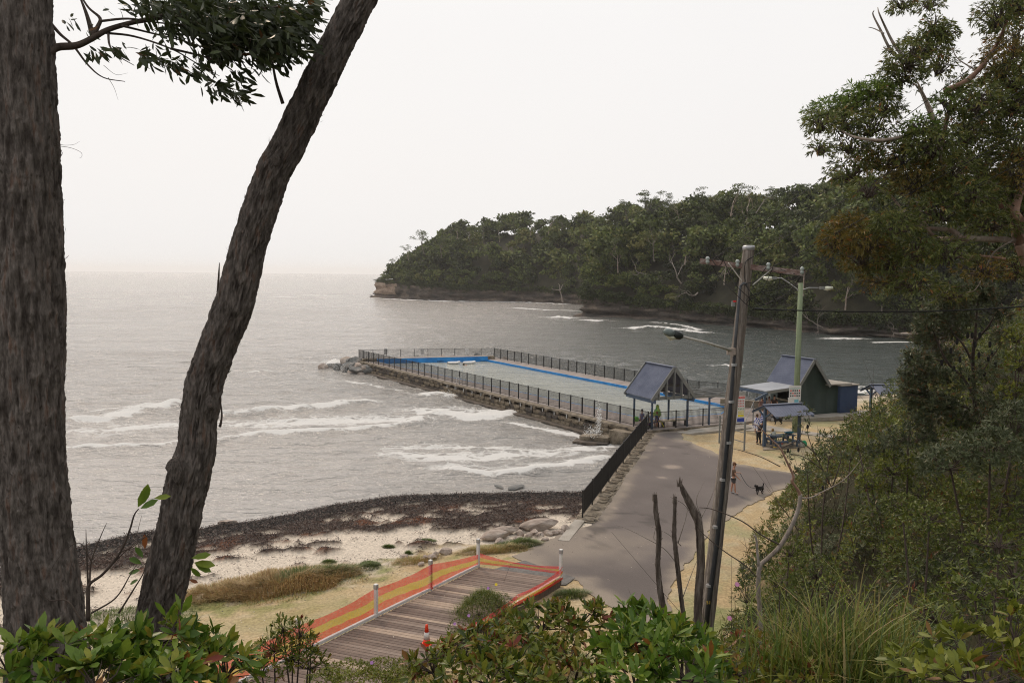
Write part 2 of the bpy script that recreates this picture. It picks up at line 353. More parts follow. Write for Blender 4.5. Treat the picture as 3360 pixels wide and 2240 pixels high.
C = mixc(C, wet, sst(1.4, .2, dB) * (X < 6)); C = np.where(insL[:, None] | (dB[:, None] > 30), C, wet)
wc = mixc(np.tile(weedc, (len(X), 1)), rusty, sst(.12, .42, fbm(X * .7, Y * .9, s=61)) * sst(2.2, 4, dB)); wc = mixc(wc, weedd, sst(2.9, 1.3, dB + .8 * n1))
C = mixc(C, wc, np.clip(weed * 1.1, 0, 1))
rsh = sst(6, 2, segdist(X, Y, RSHORE)) * (X > 22) * (Y < 98); C = mixc(C, sand * .9, rsh); C = mixc(C, weedc, np.where(Y > 98, sst(14, 8, segdist(X, Y, RSHORE)), sst(2.6, 1.6, segdist(X, Y, RSHORE))) * (X > 22))
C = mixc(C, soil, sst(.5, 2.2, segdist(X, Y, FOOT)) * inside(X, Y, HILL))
M['ground'] = mat('ground', None, cattr='col', rough=.95, bump=.8, bscale=9, fine=.22, spec=.15, bdist=.04)
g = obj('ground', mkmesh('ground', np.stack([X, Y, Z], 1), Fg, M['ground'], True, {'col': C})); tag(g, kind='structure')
WEED_XYZ = (X, Y, Z, weed)

def sheet(name, P, zf, m, step=.5, jag=0., parent=None, holes=None, skirt=0):
    """a sheet filling polygon P, its height read from zf; a closed skirt can be hung from its rim"""
    def dens(P):
        out = []
        for i in range(len(P)):
            a = np.array(P[i], float); b = np.array(P[(i + 1) % len(P)], float); n = max(1, int(np.linalg.norm(b - a) / (step * .6)))
            for k in range(n): out.append(a + (b - a) * k / n)
        out = np.array(out)
        if jag:
            out[:, 0] += jag * fbm(out[:, 0] * 1.7, out[:, 1] * 1.7, s=5); out[:, 1] += jag * fbm(out[:, 0] * 1.7 + 9, out[:, 1] * 1.7, s=6)
        return out
    rings = [dens(P)] + [dens(h) for h in (holes or [])]
    pts = [tuple(p) for r in rings for p in r]; edges = []; k = 0
    for r in rings:
        n = len(r); edges += [(k + i, k + (i + 1) % n) for i in range(n)]; k += n
    a = np.array(P); xs = np.arange(a[:, 0].min(), a[:, 0].max(), step); ys = np.arange(a[:, 1].min(), a[:, 1].max(), step)
    Xq, Yq = np.meshgrid(xs, ys); Xq = Xq.ravel(); Yq = Yq.ravel()
    ok = inside(Xq, Yq, [tuple(p) for p in rings[0]]) & (segdist(Xq, Yq, [tuple(p) for p in rings[0]] + [tuple(rings[0][0])]) > step * .3)
    for h in rings[1:]: ok &= ~inside(Xq, Yq, [tuple(p) for p in h])
    pts += list(zip(Xq[ok], Yq[ok]))
    vo, eo, fo, *_ = delaunay_2d_cdt([Vector(p) for p in pts], edges, [], 0, 1e-5)
    V = np.array([(v.x, v.y) for v in vo]); cen = np.array([V[list(f)].mean(0) for f in fo])
    keep = inside(cen[:, 0], cen[:, 1], [tuple(p) for p in rings[0]])
    for h in rings[1:]: keep &= ~inside(cen[:, 0], cen[:, 1], [tuple(p) for p in h])
    F = []
    for f, kk in zip(fo, keep):
        if kk:
            f = list(f); p = V[f]; ar = sum(p[i][0] * p[(i + 1) % len(p)][1] - p[(i + 1) % len(p)][0] * p[i][1] for i in range(len(p)))
            F.append(f if ar > 0 else f[::-1])
    Zv = zf(V[:, 0], V[:, 1]) + np.zeros(len(V)); V3 = np.column_stack([V, Zv]).tolist()
    if skirt:
        for r in rings:
            n0 = len(V3); rz = zf(r[:, 0], r[:, 1]) + np.zeros(len(r))
            for p, zz in zip(r, rz): V3.append((p[0], p[1], zz))
            for p, zz in zip(r, rz): V3.append((p[0], p[1], zz - skirt))
            n = len(r); F += [(n0 + i, n0 + n + i, n0 + n + (i + 1) % n, n0 + (i + 1) % n) for i in range(n)]
    return obj(name, mkmesh(name, np.array(V3), F, m), parent)
PATHP = [(2.2, 36.9), (.9, 35.2), (.1, 34.0), (.84, 33.1), (1.8, 31.8), (2.75, 31.5), (2.9, 30.5), (3.6, 29.1), (4.3, 27.2), (5.4, 27.6), (6.3, 31), (7.3, 33.5), (8.7, 36.2), (9.8, 38.6), (11.2, 40.5), (13.7, 43.7), (15.2, 45.4), (17.5, 46.6),
         (19.5, 49.6), (17.5, 48.5), (15.7, 49.8), (14.4, 50.7), (13.6, 53.6), (12.6, 56.4), (12.2, 58), (12.9, 60.9), (10.2, 59.6), (10.3, 58.8), (9.2, 56.5), (8.1, 52.2), (6.9, 48.2), (6.1, 45.6), (5.1, 42.2), (4.3, 39.4), (3.9, 38.6), (2.9, 38.1)]
M['asphalt_path'] = mat('asphalt_path', None, cattr='col', rough=.93, bump=.6, bscale=24, fine=.10, spec=.2)
pt = sheet('path', PATHP, lambda x, y: height(x, y) + .035, M['asphalt_path'], .24, .26, skirt=.25)
_n = len(pt.data.vertices); _v = np.zeros(_n * 3, np.float32); pt.data.vertices.foreach_get('co', _v); _v = _v.reshape(-1, 3); _x, _y = _v[:, 0], _v[:, 1]
pcol = _n and np.tile(np.array((.148, .128, .120)), (_n, 1)) * (1 + .16 * fbm(_x * .25, _y * .25, s=3) + .12 * fbm(_x * 1.1, _y * .7, s=4))[:, None]
_e = segdist(_x, _y, PATHP + [PATHP[0]]); _nn = fbm(_x * .8, _y * .8, s=6)
pcol = mixc(pcol, np.array((.33, .28, .225)), sst(.9, .0, _e + .7 * _nn) * .75)                       # sand and grit drifted over the rim
pcol = mixc(pcol, np.array((.27, .23, .19)), sst(3.6, .6, np.hypot((_x - 2.2) / 1.5, _y - 35.8) + 1.4 * _nn) * .75)   # worn sandy mouth at the beach end
for _px, _py, _r in ((9.9, 50.0, .55), (8.9, 47.5, .35), (7.2, 50.9, .4), (6.4, 46.2, .45), (5.4, 41.5, .3), (10.4, 55.0, .35), (9.0, 54.2, .4)): pcol = mixc(pcol, np.array((.36, .30, .25)), sst(_r, _r * .3, np.hypot((_x - _px) * .8, _y - _py) + .25 * _nn) * .7)
pcol = mixc(pcol, np.array((.075, .066, .062)), sst(.10, .02, np.abs(fbm(_x * .35 + 3, _y * .35, s=8))) * sst(.0, .35, fbm(_x * .5, _y * .5, s=9)) * .7)     # old seams and cracks
_a = pt.data.attributes.new('col', 'FLOAT_COLOR', 'POINT'); _a.data.foreach_set('color', np.concatenate([pcol, np.ones((_n, 1))], 1).astype(np.float32).ravel()); tag(pt, kind='structure')
p2 = sheet('path', [(-.95, 32.3), (.6, 33.6), (2.6, 31.75), (2.2, 31.0), (1.9, 30.95), (-.9, 32.0)], lambda x, y: height(x, y) + .045, M['asphalt_new'], .3, .05, skirt=.2); tag(p2, kind='structure')
fp = sheet('pavement', [(17.6, 60.9), (20.4, 60.6), (24.5, 57.6), (27, 55.5), (27.8, 56.2), (25, 58.6), (20.9, 61.7), (19.6, 63.2), (18, 63.1)], lambda x, y: height(x, y) + .05, M['concrete'], .6, .05, skirt=.2); tag(fp, kind='structure')
fq = sheet('pavement', [(20.6, 64.6), (24.2, 65.9), (30.2, 68.0), (33, 67.4), (33.5, 68.6), (30.6, 70.2), (24, 70), (21.5, 67)], lambda x, y: 1.16 + 0 * x, M['concrete'], .8, skirt=.3); tag(fq, kind='structure')
rm = sheet('ramp', [(12.2, 59.9), (13.3, 59.2), (18.2, 61.6), (18.0, 62.9), (16.5, 62.6)], lambda x, y: np.where(x > 13.2, 1.14, height(x, y) + .06) + 0 * x, M['concrete'], .5, skirt=.4); tag(rm, kind='structure')

# ------------------------------------------------------------------ sea
crests = [  # polylines in photo pixels, foam strength, height, width
    ([(200, 1392), (330, 1385), (460, 1352), (590, 1330)], 1.0, .42, 1.5), ([(690, 1362), (860, 1356), (1010, 1345), (1150, 1328), (1200, 1326)], 1.0, .45, 1.5),
    ([(330, 1352), (450, 1338), (560, 1332)], .8, .2, .9), ([(820, 1432), (960, 1424), (1120, 1418), (1260, 1402), (1340, 1394), (1385, 1376)], .9, .3, 1.1),
    ([(200, 1473), (380, 1468), (520, 1464), (600, 1452)], .9, .25, .9), ([(700, 1452), (760, 1440)], .7, .2, .8),
    ([(1450, 1360), (1540, 1368), (1620, 1370), (1680, 1356)], 1.2, .35, 2.0), ([(1400, 1300), (1440, 1294), (1480, 1302)], 1.0, .2, 1.2),
    ([(1500, 1545), (1600, 1560), (1700, 1556), (1800, 1538), (1900, 1526), (1990, 1508)], 1.1, .28, .9), ([(1330, 1475), (1500, 1470), (1700, 1488), (1850, 1500), (2000, 1475)], .45, .05, 2.6),
    ([(1080, 1205), (1100, 1190), (1130, 1192)], 1.3, .5, 1.3),
    ([(1050, 1240), (1200, 1262), (1330, 1290)], .5, .05, .9), ([(825, 1222), (870, 1218)], .8, .2, .8),
    ([(985, 940), (1105, 942)], 1.3, .8, 6), ([(915, 977), (965, 975)], 1.2, .6, 4), ([(1000, 968), (1150, 972), (1215, 972)], .7, .2, 5),
    ([(1215, 976), (1330, 984), (1440, 987)], 1.2, .3, 4), ([(1440, 988), (1560, 990), (1700, 991), (1850, 999)], .9, .3, 4), ([(1700, 1012), (1790, 1018), (1900, 1022)], .75, .2, 4), ([(1830, 1042), (1860, 1044)], 1.3, .5, 2.5),
    ([(1925, 1050), (1960, 1052)], 1.2, .3, 2), ([(2080, 1080), (2130, 1074), (2210, 1082), (2290, 1094)], 1.05, .5, 2.2), ([(2140, 1058), (2220, 1066), (2280, 1083)], .9, .4, 1.4),
    ([(2440, 1068), (2560, 1076), (2620, 1082), (2640, 1095)], .95, .2, 1.8), ([(2700, 1106), (2760, 1112), (2860, 1120), (2960, 1124)], 1.1, .25, 1.5), ([(2380, 1200), (2400, 1202)], 1.1, .25, 1),
    ([(2830, 1292), (2900, 1280), (2960, 1270)], 1.0, .15, 1.5), ([(2500, 1050), (2540, 1052)], .6, .2, 2),
    ([(1680, 1390), (1800, 1412), (1900, 1430), (1985, 1446)], .8, .05, .8), ([(200, 1500), (700, 1490), (1100, 1500)], .16, .0, 3), ([(250, 1420), (600, 1400), (900, 1392), (1300, 1380)], .58, .0, 4.0), ([(1300, 1500), (1500, 1510), (1750, 1500), (1980, 1470)], .62, 0, 2.2)]
sx = axis([(-9000, -3000, 1500), (-3000, -800, 400), (-800, -200, 60), (-200, -60, 8), (-60, -36, 1), (-36, 26, .38), (26, 60, .8), (60, 200, 8), (200, 800, 60), (800, 3000, 400), (3000, 9000, 1500)])
sy = axis([(16, 30, 1.5), (30, 78, .32), (78, 130, .7), (130, 300, 2.2), (300, 500, 6), (500, 1500, 50), (1500, 12000, 700)])
X, Y, Fs = grid(sx, sy)
foam = np.zeros(len(X)); Zs = np.zeros(len(X))
near = (Y < 560) & (np.abs(X) < 220); xi, yi = X[near], Y[near]
wob = fbm(xi * .25, yi * .25, s=77) * .9
ff = np.zeros(len(xi)); zz = np.zeros(len(xi))
for P, fs, hgt, wd in crests:
    W = [tuple(atz(*p)[:2]) for p in P]; D = segdist(xi, yi + wob * min(wd, 2) * .5, W)
    ends = np.minimum(np.hypot(xi - W[0][0], yi - W[0][1]), np.hypot(xi - W[-1][0], yi - W[-1][1]))
    back = np.interp(xi, *zip(*sorted((p[0], p[1]) for p in W)))
    beh = np.clip(yi - back, 0, 50)                     # trail of foam out to sea behind the crest
    f = fs * np.exp(-(D / (wd * .72)) ** 2) + .56 * fs * np.exp(-(D / (wd * 3.8)) ** 2) * (beh > 0)
    f *= 1 + .5 * fbm(xi * .3, yi * .45, s=78); ff = np.maximum(ff, f)
    zz += hgt * np.exp(-(D / (wd * .8)) ** 2) * (1 + .5 * vn(xi * .8, yi * .8, s=5))
shore = segdist(xi, yi, BEACH[2:]); ff = np.maximum(ff, .42 * np.exp(-((shore - .3) / .7) ** 2) * (yi > 43))
dwall = segdist(xi, yi, [(-20.3, 107.4), (10.0, 59.9)]); ff = np.maximum(ff, .55 * np.exp(-(dwall / .8) ** 2) * (xi < 12))
foam[near] = ff; damp = sst(30, 60, Y) * .9 + .1
Zs[near] = zz
big = .16 * fbm(X * .09, Y * .22, s=81, o=3) * sst(44, 60, Y + .3 * X) + .15 * fbm(X * .50, Y * 1.05, s=83, o=3) * damp + .25 * fbm(X * .02, Y * .05, s=84, o=2) * sst(130, 250, Y) * (Y < 1600)
Zs += big * sst(.0, 6, segdist(X, Y, BEACH[1:])) * 1.3
shoal_sheen = np.clip(.42 * sst(-6, -60, X - .16 * Y + 0) + .30 * sst(30, -25, X - .1 * Y) + .45 * sst(60, 0, segdist(X, Y, BEACH)) * sst(16, 6, X), 0, 1)  # sandy shallows by the beach, plus painted sky sheen on open sea; cove stays dark
cove = sst(-10, 20, X - .0 * Y) * sst(70, 90, Y)
poolin = inside(X, Y, DECKP); Zs = np.where(poolin, -.3, Zs); foam = np.where(poolin, 0, foam)
def watermat(name, shallow, deep, useattr=True, bs=1.0):
    m = bpy.data.materials.new(name); m.use_nodes = True; t = m.node_tree; b = t.nodes['Principled BSDF']; l = t.links.new
    co = t.nodes.new('ShaderNodeNewGeometry')
    def mp(sx, sy, rz=0):
        q = t.nodes.new('ShaderNodeMapping'); q.inputs['Scale'].default_value = (sx, sy, 1); q.inputs['Rotation'].default_value = (0, 0, rz); l(co.outputs['Position'], q.inputs[0]); return q.outputs[0]
    def noise(v, s, d=4, r=.55, dist=0):
        n = t.nodes.new('ShaderNodeTexNoise'); n.inputs['Scale'].default_value = s; n.inputs['Detail'].default_value = d; n.inputs['Roughness'].default_value = r; n.inputs['Distortion'].default_value = dist; l(v, n.inputs['Vector']); return n.outputs['Fac']
    def math_(op, a, bb, c=None, clamp=False):
        n = t.nodes.new('ShaderNodeMath'); n.operation = op; n.use_clamp = clamp
        for i, q in enumerate((a, bb, c)):
            if q is None: continue
            if isinstance(q, (int, float)): n.inputs[i].default_value = q
            else: l(q, n.inputs[i])
        return n.outputs[0]
    b.inputs['IOR'].default_value = 1.33; b.inputs['Roughness'].default_value = .19; b.inputs['Specular IOR Level'].default_value = .5
    h = math_('ADD', math_('MULTIPLY', noise(mp(.45, 1.0), .9, 4, .6, .4), 1.0), math_('MULTIPLY', noise(mp(.6, 1.2, .2), 3.2, 3, .6, .3), .30))
    h = math_('ADD', h, math_('ADD', math_('MULTIPLY', noise(mp(.4, 1, -.15), .16, 3), 2.2), math_('MULTIPLY', noise(mp(.45, 1, .1), .42, 3), 1.3)))
    bp = t.nodes.new('ShaderNodeBump'); bp.inputs['Strength'].default_value = bs; bp.inputs['Distance'].default_value = .80; l(h, bp.inputs['Height'])
    mc = t.nodes.new('ShaderNodeMix'); mc.data_type = 'RGBA'; mc.inputs[6].default_value = (*deep, 1); mc.inputs[7].default_value = (*shallow, 1)  # on the sea this blend also carries painted reflection tones, not depth alone
    if useattr:
        a = t.nodes.new('ShaderNodeAttribute'); a.attribute_name = 'shoal_sheen'; l(a.outputs['Fac'], mc.inputs[0])
        fa = t.nodes.new('ShaderNodeAttribute'); fa.attribute_name = 'foam'
        vo = t.nodes.new('ShaderNodeTexVoronoi'); vo.feature = 'DISTANCE_TO_EDGE'; vo.inputs['Scale'].default_value = 1.15
        dn = t.nodes.new('ShaderNodeTexNoise'); dn.inputs['Scale'].default_value = 1.1; dn.inputs['Detail'].default_value = 4; l(co.outputs['Position'], dn.inputs['Vector'])
        va = t.nodes.new('ShaderNodeVectorMath'); va.operation = 'MULTIPLY_ADD'; va.inputs[1].default_value = (1.5, 1.5, 0); l(dn.outputs['Color'], va.inputs[0]); l(mp(.55, 1.0), va.inputs[2]); l(va.outputs[0], vo.inputs['Vector'])
        lace = math_('MULTIPLY', vo.outputs['Distance'], 2.6)
        n = math_('ADD', math_('MULTIPLY', lace, .62), math_('MULTIPLY', noise(mp(.85, 1), 3.4, 8, .78), .55))
        f = math_('DIVIDE', math_('SUBTRACT', math_('MULTIPLY', fa.outputs['Fac'], 1.12), math_('ADD', n, .10)), .30, None, True)
        f = math_('MULTIPLY', f, math_('GREATER_THAN', fa.outputs['Fac'], .03))
        fd = t.nodes.new('ShaderNodeBsdfDiffuse'); fd.inputs[0].default_value = (.66, .655, .64, 1); b2 = t.nodes.new('ShaderNodeBump'); b2.inputs['Strength'].default_value = .7; b2.inputs['Distance'].default_value = .15; l(noise(mp(1, 1.3), 5, 5, .7), b2.inputs['Height']); l(b2.outputs[0], fd.inputs['Normal'])
        ms = t.nodes.new('ShaderNodeMixShader'); l(f, ms.inputs[0]); l(b.outputs[0], ms.inputs[1]); l(fd.outputs[0], ms.inputs[2]); l(ms.outputs[0], t.nodes['Material Output'].inputs[0])
    else: l(noise(mp(.3, .3), .5, 3), mc.inputs[0])
    l(mc.outputs[2], b.inputs['Base Color']); l(bp.outputs[0], b.inputs['Normal'])
    return m
M['sea'] = watermat('sea_water', (.50, .465, .435), (.052, .064, .060), True, 1.0)  # pale tone: sand and painted sky sheen; dark tone: painted cove reflection
M['pool'] = watermat('pool_water', (.34, .345, .30), (.27, .28, .245), False, .5)
o = obj('water', mkmesh('water', np.stack([X, Y, Zs], 1), Fs, M['sea'], True, {'foam': foam, 'shoal_sheen': shoal_sheen})); tag(o, kind='structure')
# ------------------------------------------------------------------ pool
POOLIN = [(-17.3, 105.3), (-3.2, 109.0), (19.4, 71.4), (17.4, 67.4), (10.9, 64.3)]
pool = empty('sea_pool', (0, 85, 0), 'long rectangular ocean swimming pool with blue painted far wall and stone sea wall', 'pool')
def child(o, parent):
    o.parent = parent; o.matrix_parent_inverse = Matrix.Translation(-Vector(parent.location)); return o
o = sheet('deck', DECKP, lambda x, y: 1.2 + 0 * x, M['deck'], 2.5, holes=[POOLIN], skirt=2.4); child(o, pool)
m = MB()
for i in range(5):
    a, b = np.array(POOLIN[i]), np.array(POOLIN[(i + 1) % 5]); d = (b - a) / np.linalg.norm(b - a); nrm = np.array((d[1], -d[0]))  # towards the water
    cc = (a + b) / 2 - nrm * .07
    m = MB().box((*(cc + nrm * .11), .05), (np.linalg.norm(b - a), .12, 2.32), (*d, 0))
    child(m.build('pool_wall', M['poolblue']), pool)
child(MB().beam((*(np.array(POOLIN[0]) + (-.1, .35)), 1.30), (*(np.array(POOLIN[1]) + (-.1, .35)), 1.40), .8, .46).build('far_kerb', M['poolblue']), pool)
child(MB().beam((*(np.array(POOLIN[0]) + (-.1, .75)), 1.34), (*(np.array(POOLIN[1]) + (-.1, .75)), 1.44), 1.5, .44).build('far_step', M['deck']), pool)
o = sheet('pool_water', POOLIN, lambda x, y: .96 + .012 * fbm(x * 2, y * 2, s=4), M['pool'], .8); child(o, pool)
# depth marks and dark stains on the far blue wall
fa, fb = np.array(POOLIN[0]), np.array(POOLIN[1]); fd = (fb - fa) / np.linalg.norm(fb - fa); fn = np.array((fd[1], -fd[0]))
def text(name, body, size, loc, right, up, material, parent, cx=True):
    cu = bpy.data.curves.new(name, 'FONT'); cu.body = body; cu.size = size; cu.align_x = 'CENTER' if cx else 'LEFT'; cu.align_y = 'CENTER'; cu.extrude = .002
    o = bpy.data.objects.new(name, cu); link(o); r = Vector(right).normalized(); u = Vector(up).normalized(); n = r.cross(u)
    mw = Matrix(((r.x, u.x, n.x, loc[0]), (r.y, u.y, n.y, loc[1]), (r.z, u.z, n.z, loc[2]), (0, 0, 0, 1)))
    cu.materials.append(material); dg = bpy.context.evaluated_depsgraph_get(); me = bpy.data.meshes.new_from_object(o.evaluated_get(dg)); me.materials.clear(); me.materials.append(material)
    bpy.data.objects.remove(o); o = obj(name, me); o.matrix_world = mw
    if parent: o.parent = parent; o.matrix_parent_inverse = parent.matrix_world.inverted() if parent.type != 'EMPTY' or parent.parent else Matrix.Translation(-Vector(parent.location))
    return o
for s, tx in ((8.2, 'DEPTH\n1.50M'), (13.9, 'DEPTH'), (4.6, 'DEPTH')):
    p = fa + fd * s + fn * .18; text('depth_mark', tx, .30, (*p, .98 if '\n' not in tx else .93), (*fd, 0), (0, 0, 1), M['dark'], pool)
for s, wd in ((6.6, .1), (7.0, .12), (10.9, .35), (9.9, .1), (12.6, .2), (14.3, .2)):
    p = fa + fd * s * .86 + fn * .175; child(MB().box((*p, .74), (wd, .012, .26), (*fd, 0)).build('rust_streak', M['stone_b']), pool)
# steps in the near left corner and a raised block by the far left
child(MB().box((-18.2, 105.9, 1.36), (2.3, 1.2, .3), (*fd, 0)).build('kerb_block', M['stained']), pool)
child(MB().box((-3.2, 110.2, 1.38), (1.6, 1.1, .36), (*fd, 0)).build('kerb_block', M['stained']), pool)
# stone sea wall: each block its own part
wa, wb = np.array((-20.3, 107.3)), np.array((9.95, 59.75)); WL = np.linalg.norm(wb - wa); wd_ = (wb - wa) / WL; wn = np.array((wd_[1], -wd_[0]))
wn = wn if wn[0] < 0 else -wn
swall = empty('sea_wall', (wa[0], wa[1], 0), 'weathered brown stone wall along the seaward side of the pool', 'wall')
blocks = []
for k in range(6):
    V = []; F = []
    bm = MB().box((0, 0, 0), (1, 1, 1)); v = np.array(bm.v); 
    import itertools
    n = 3; pts = []
    me = None
    gm = MB(); 
    # subdivided, chipped block
    import bmesh
    b = bmesh.new(); bmesh.ops.create_cube(b, size=1); bmesh.ops.subdivide_edges(b, edges=b.edges, cuts=1, use_grid_fill=True)
    for q in b.verts:
        q.co += Vector(R.uniform(-.06, .06, 3)); 
        if abs(q.co.x) + abs(q.co.z) > .85: q.co *= .93
    me = bpy.data.meshes.new('stone'); b.to_mesh(me); b.free(); me.materials.append(M['stone'] if k % 3 else M['stone_b']); blocks.append(me)
child(MB().beam((*(wa + wn * -.15), .35), (*(wb + wn * -.15), .35), .5, 1.66).build('wall_core', M['stone_b']), swall)
child(MB().beam((*(wa + wn * .16), 1.12), (*(wb + wn * .16), 1.12), .75, .14).build('coping', M['stained']), swall)
child(MB().beam((*(wa + wn * .75 + wd_ * 6), -.02), (*(wb + wn * .8), -.02), 1.0, .34).build('footing', M['stone_b']), swall)
for row, (z, hh) in enumerate(((.22, .40), (.62, .38), (.93, .24))):
    s = .3 * row
    while s < WL - .5:
        L = R.uniform(.55, 1.25); L = min(L, WL - s)
        arch = 24 < s < 50 and row == 2
        if arch: L = .45
        o = obj('stone', blocks[R.randint(6)], swall); p = wa + wd_ * (s + L / 2) + wn * (.22 + R.uniform(-.05, .07) + (.12 if row == 0 else 0))
        o.matrix_parent_inverse = Matrix.Translation(-Vector(swall.location)); o.location = (*p, z + R.uniform(-.02, .02)); o.scale = (L * .97, .5, hh); o.rotation_euler = (0, 0, math.atan2(wd_[1], wd_[0]))
        s += L + (1.3 if arch else 0)
for k in range(14):
    s = 25 + k * 1.75; p = wa + wd_ * (s + 1.1) + wn * .5; child(MB().tube([(*p, .72), (*p, 1.06)], .04, 6).build('drain_pipe', M['white']), swall)
# near end block, dark wall and swash ledge
q = empty('concrete_abutment', (9, 60, 0), 'dark stained concrete abutment where the pool meets the shore', 'wall')
child(MB().beam((7.6, 61.2, .25), (10.2, 58.9, .25), .9, 1.5).build('wall', M['stained']), q)
child(MB().box((6.4, 61.2, .35), (2.2, 1.3, .28), (.9, -.4, 0)).build('ledge', M['stained']), q)
child(MB().box((6.0, 60.6, -.05), (2.6, 1.3, .5), (.95, -.3, 0)).build('rock_ledge', M['stone_b']), q)
child(MB().beam((10.1, 59.75, .6), (17.9, 63.35, .6), .32, 1.14).build('retaining_wall', M['stained']), q)
# waveside boulders at the far left corner
def rockmesh(seed, m, cuts=3, flat=.75):
    import bmesh
    b = bmesh.new(); bmesh.ops.create_icosphere(b, subdivisions=cuts, radius=.5); r = np.random.RandomState(seed)
    planes = [(Vector(r.normal(size=3)).normalized(), r.uniform(.26, .42)) for _ in range(9)]
    for v in b.verts:
        for n, d in planes:
            k = v.co.dot(n) - d
            if k > 0: v.co -= n * k * .95
        v.co.z *= flat
        c = v.co * 4; v.co *= 1 + .06 * float(vn(c.x, c.y, c.z, seed))
    me = bpy.data.meshes.new('rock'); b.to_mesh(me); b.free(); me.materials.append(m); return me
rk = [rockmesh(i, M['rock'] if i % 3 else M['rock_tan']) for i in range(6)]; rt = [rockmesh(20 + i, M['rock_tan']) for i in range(5)]
def rock(meshes, p, s, label, group=None, sink=.25):
    o = obj('boulder', meshes[R.randint(len(meshes))]); o.location = (p[0], p[1], p[2] + s * .3 * (1 - sink)); o.scale = (s, s * R.uniform(.7, 1), s * R.uniform(.7, .9)); o.rotation_euler = (R.uniform(-.3, .3), R.uniform(-.3, .3), R.uniform(0, 6))
    return tag(o, label, 'rock', group)
c3 = lambda x, y: (1050 + x / 3.618, 1100 + y / 3.618)
LB = 'large grey boulder heaped against the outer corner of the pool'
for (x, y, s, z) in [(300, 345, 3.3, .5), (430, 345, 3.2, .7), (225, 380, 2.0, .1), (130, 405, 2.8, -.2), (200, 440, 3, -.3), (320, 410, 3.0, .2), (390, 385, 2.4, .6), (450, 390, 2.4, .6), (410, 440, 2.4, .1), (470, 445, 2.6, .1), (275, 460, 2.4, -.3), (400, 478, 2.8, -.4), (545, 425, 2.4, .3), (575, 455, 3.0, 0), (500, 485, 2.2, -.3), (575, 490, 2.4, -.4), (350, 320, 2.0, .9), (530, 400, 1.6, .6), (400, 310, 1.8, 1.0)]:
    p = atz(*c3(x, y), z); rock(rk, p, s * .62, LB, 'boulders at the pool corner', .2)
rock(rt, atz(*c3(35, 410), -.1), 1.6, 'low tan boulder at the seaward tip of the boulder heap')
# rocks behind the far fence
for x, y, s in ((1430, 245, 1.6), (1130, 262, 2.0), (1640, 240, 1.2), (1860, 232, 1.8), (2170, 275, 1.8)):
    p = atz(*c3(x, y), .6); rock(rk, p * (1, 1, 0) + np.array((.3, 1.0, -.1)), s, 'dark rock showing behind the far pool fence', 'rocks behind the far fence')
# ------------------------------------------------------------------ fences
def fence(P, zf, hgt, spacing, name, label, mat_=None, post=.07, pick=.020, gap=.105, cat='fence', foot=.08, picketobj=False):
    mat_ = mat_ or M['black']; root = empty(name, (P[0][0], P[0][1], 0), label, cat)
    pm = MB().box((0, 0, hgt / 2), (post, post, hgt)).box((0, 0, hgt + .01), (post * 1.25, post * 1.25, .02)).mesh('post', mat_)
    pk = MB().box((0, 0, 0), (pick, pick, 1)).mesh('picket', mat_)
    for (ax, ay), (bx, by) in zip(P[:-1], P[1:]):
        L = math.hypot(bx - ax, by - ay); n = max(1, round(L / spacing)); ang = math.atan2(by - ay, bx - ax)
        for i in range(n + 1):
            if i == 0 and (ax, ay) != tuple(P[0]): continue
            t = i / n; x, y = ax + (bx - ax) * t, ay + (by - ay) * t
            o = obj('post', pm); child(o, root); o.location = (x, y, zf(x, y)); o.rotation_euler = (0, 0, ang)
        for i in range(n):
            t0, t1 = i / n, (i + 1) / n; a = np.array((ax + (bx - ax) * t0, ay + (by - ay) * t0)); b = np.array((ax + (bx - ax) * t1, ay + (by - ay) * t1)); za, zb = zf(*a), zf(*b)
            for nm, hz in (('top_rail', hgt - .04), ('bottom_rail', foot + .04)):
                child(MB().beam((*a, za + hz), (*b, zb + hz), .03, .035).build(nm, mat_), root)
            k = int(L / n / gap); mm = MB()
            for j in range(1, k):
                q = a + (b - a) * j / k; zq = za + (zb - za) * j / k
                if picketobj:
                    o = obj('picket', pk); child(o, root); o.location = (q[0], q[1], zq + (hgt + foot) / 2); o.scale = (1, 1, hgt - foot - .1); o.rotation_euler = (0, 0, ang)
                else: mm.box((*q, zq + (hgt + foot) / 2), (pick, pick, hgt - foot - .1), (b[0] - a[0], b[1] - a[1], 0))
            if not picketobj: tag(child(mm.build('picket_infill', mat_), root), kind='stuff')
    return root
zd = lambda x, y: 1.2
fence([(-20.0, 107.1), (-2.4, 111.3)], zd, 1.35, 1.75, 'pool_fence', 'black picket fence along the far seaward end of the pool')
fence([(-2.4, 111.3), (13.0, 86.4), (17.9, 78), (24.0, 73.6)], zd, 1.35, 1.75, 'pool_fence', 'black picket fence down the cove side of the pool behind the shelter')
fence([(-20.0, 107.1), (10.1, 60.0)], zd, 1.35, 1.62, 'pool_fence', 'long black picket fence on top of the stone sea wall')
fence([(10.1, 60.0), (14.6, 62.0), (17.8, 63.4)], zd, 1.3, 2.35, 'pool_fence', 'black picket fence in front of the open gabled shelter')
fence([(20.2, 64.6), (20.6, 66.9), (23.2, 68.2)], zd, 1.3, 1.7, 'pool_fence', 'short black picket fence beside the kiosk entrance')
SW = [(3.55, 39.6), (6.3, 48.4), (9.9, 59.4)]
fence(SW, lambda x, y: float(zland(x, y)) + .10, 1.35, 2.45, 'path_fence', 'tall dense black railing running along the seaward edge of the path', gap=.115, pick=.022, foot=.12, picketobj=True, post=.065)
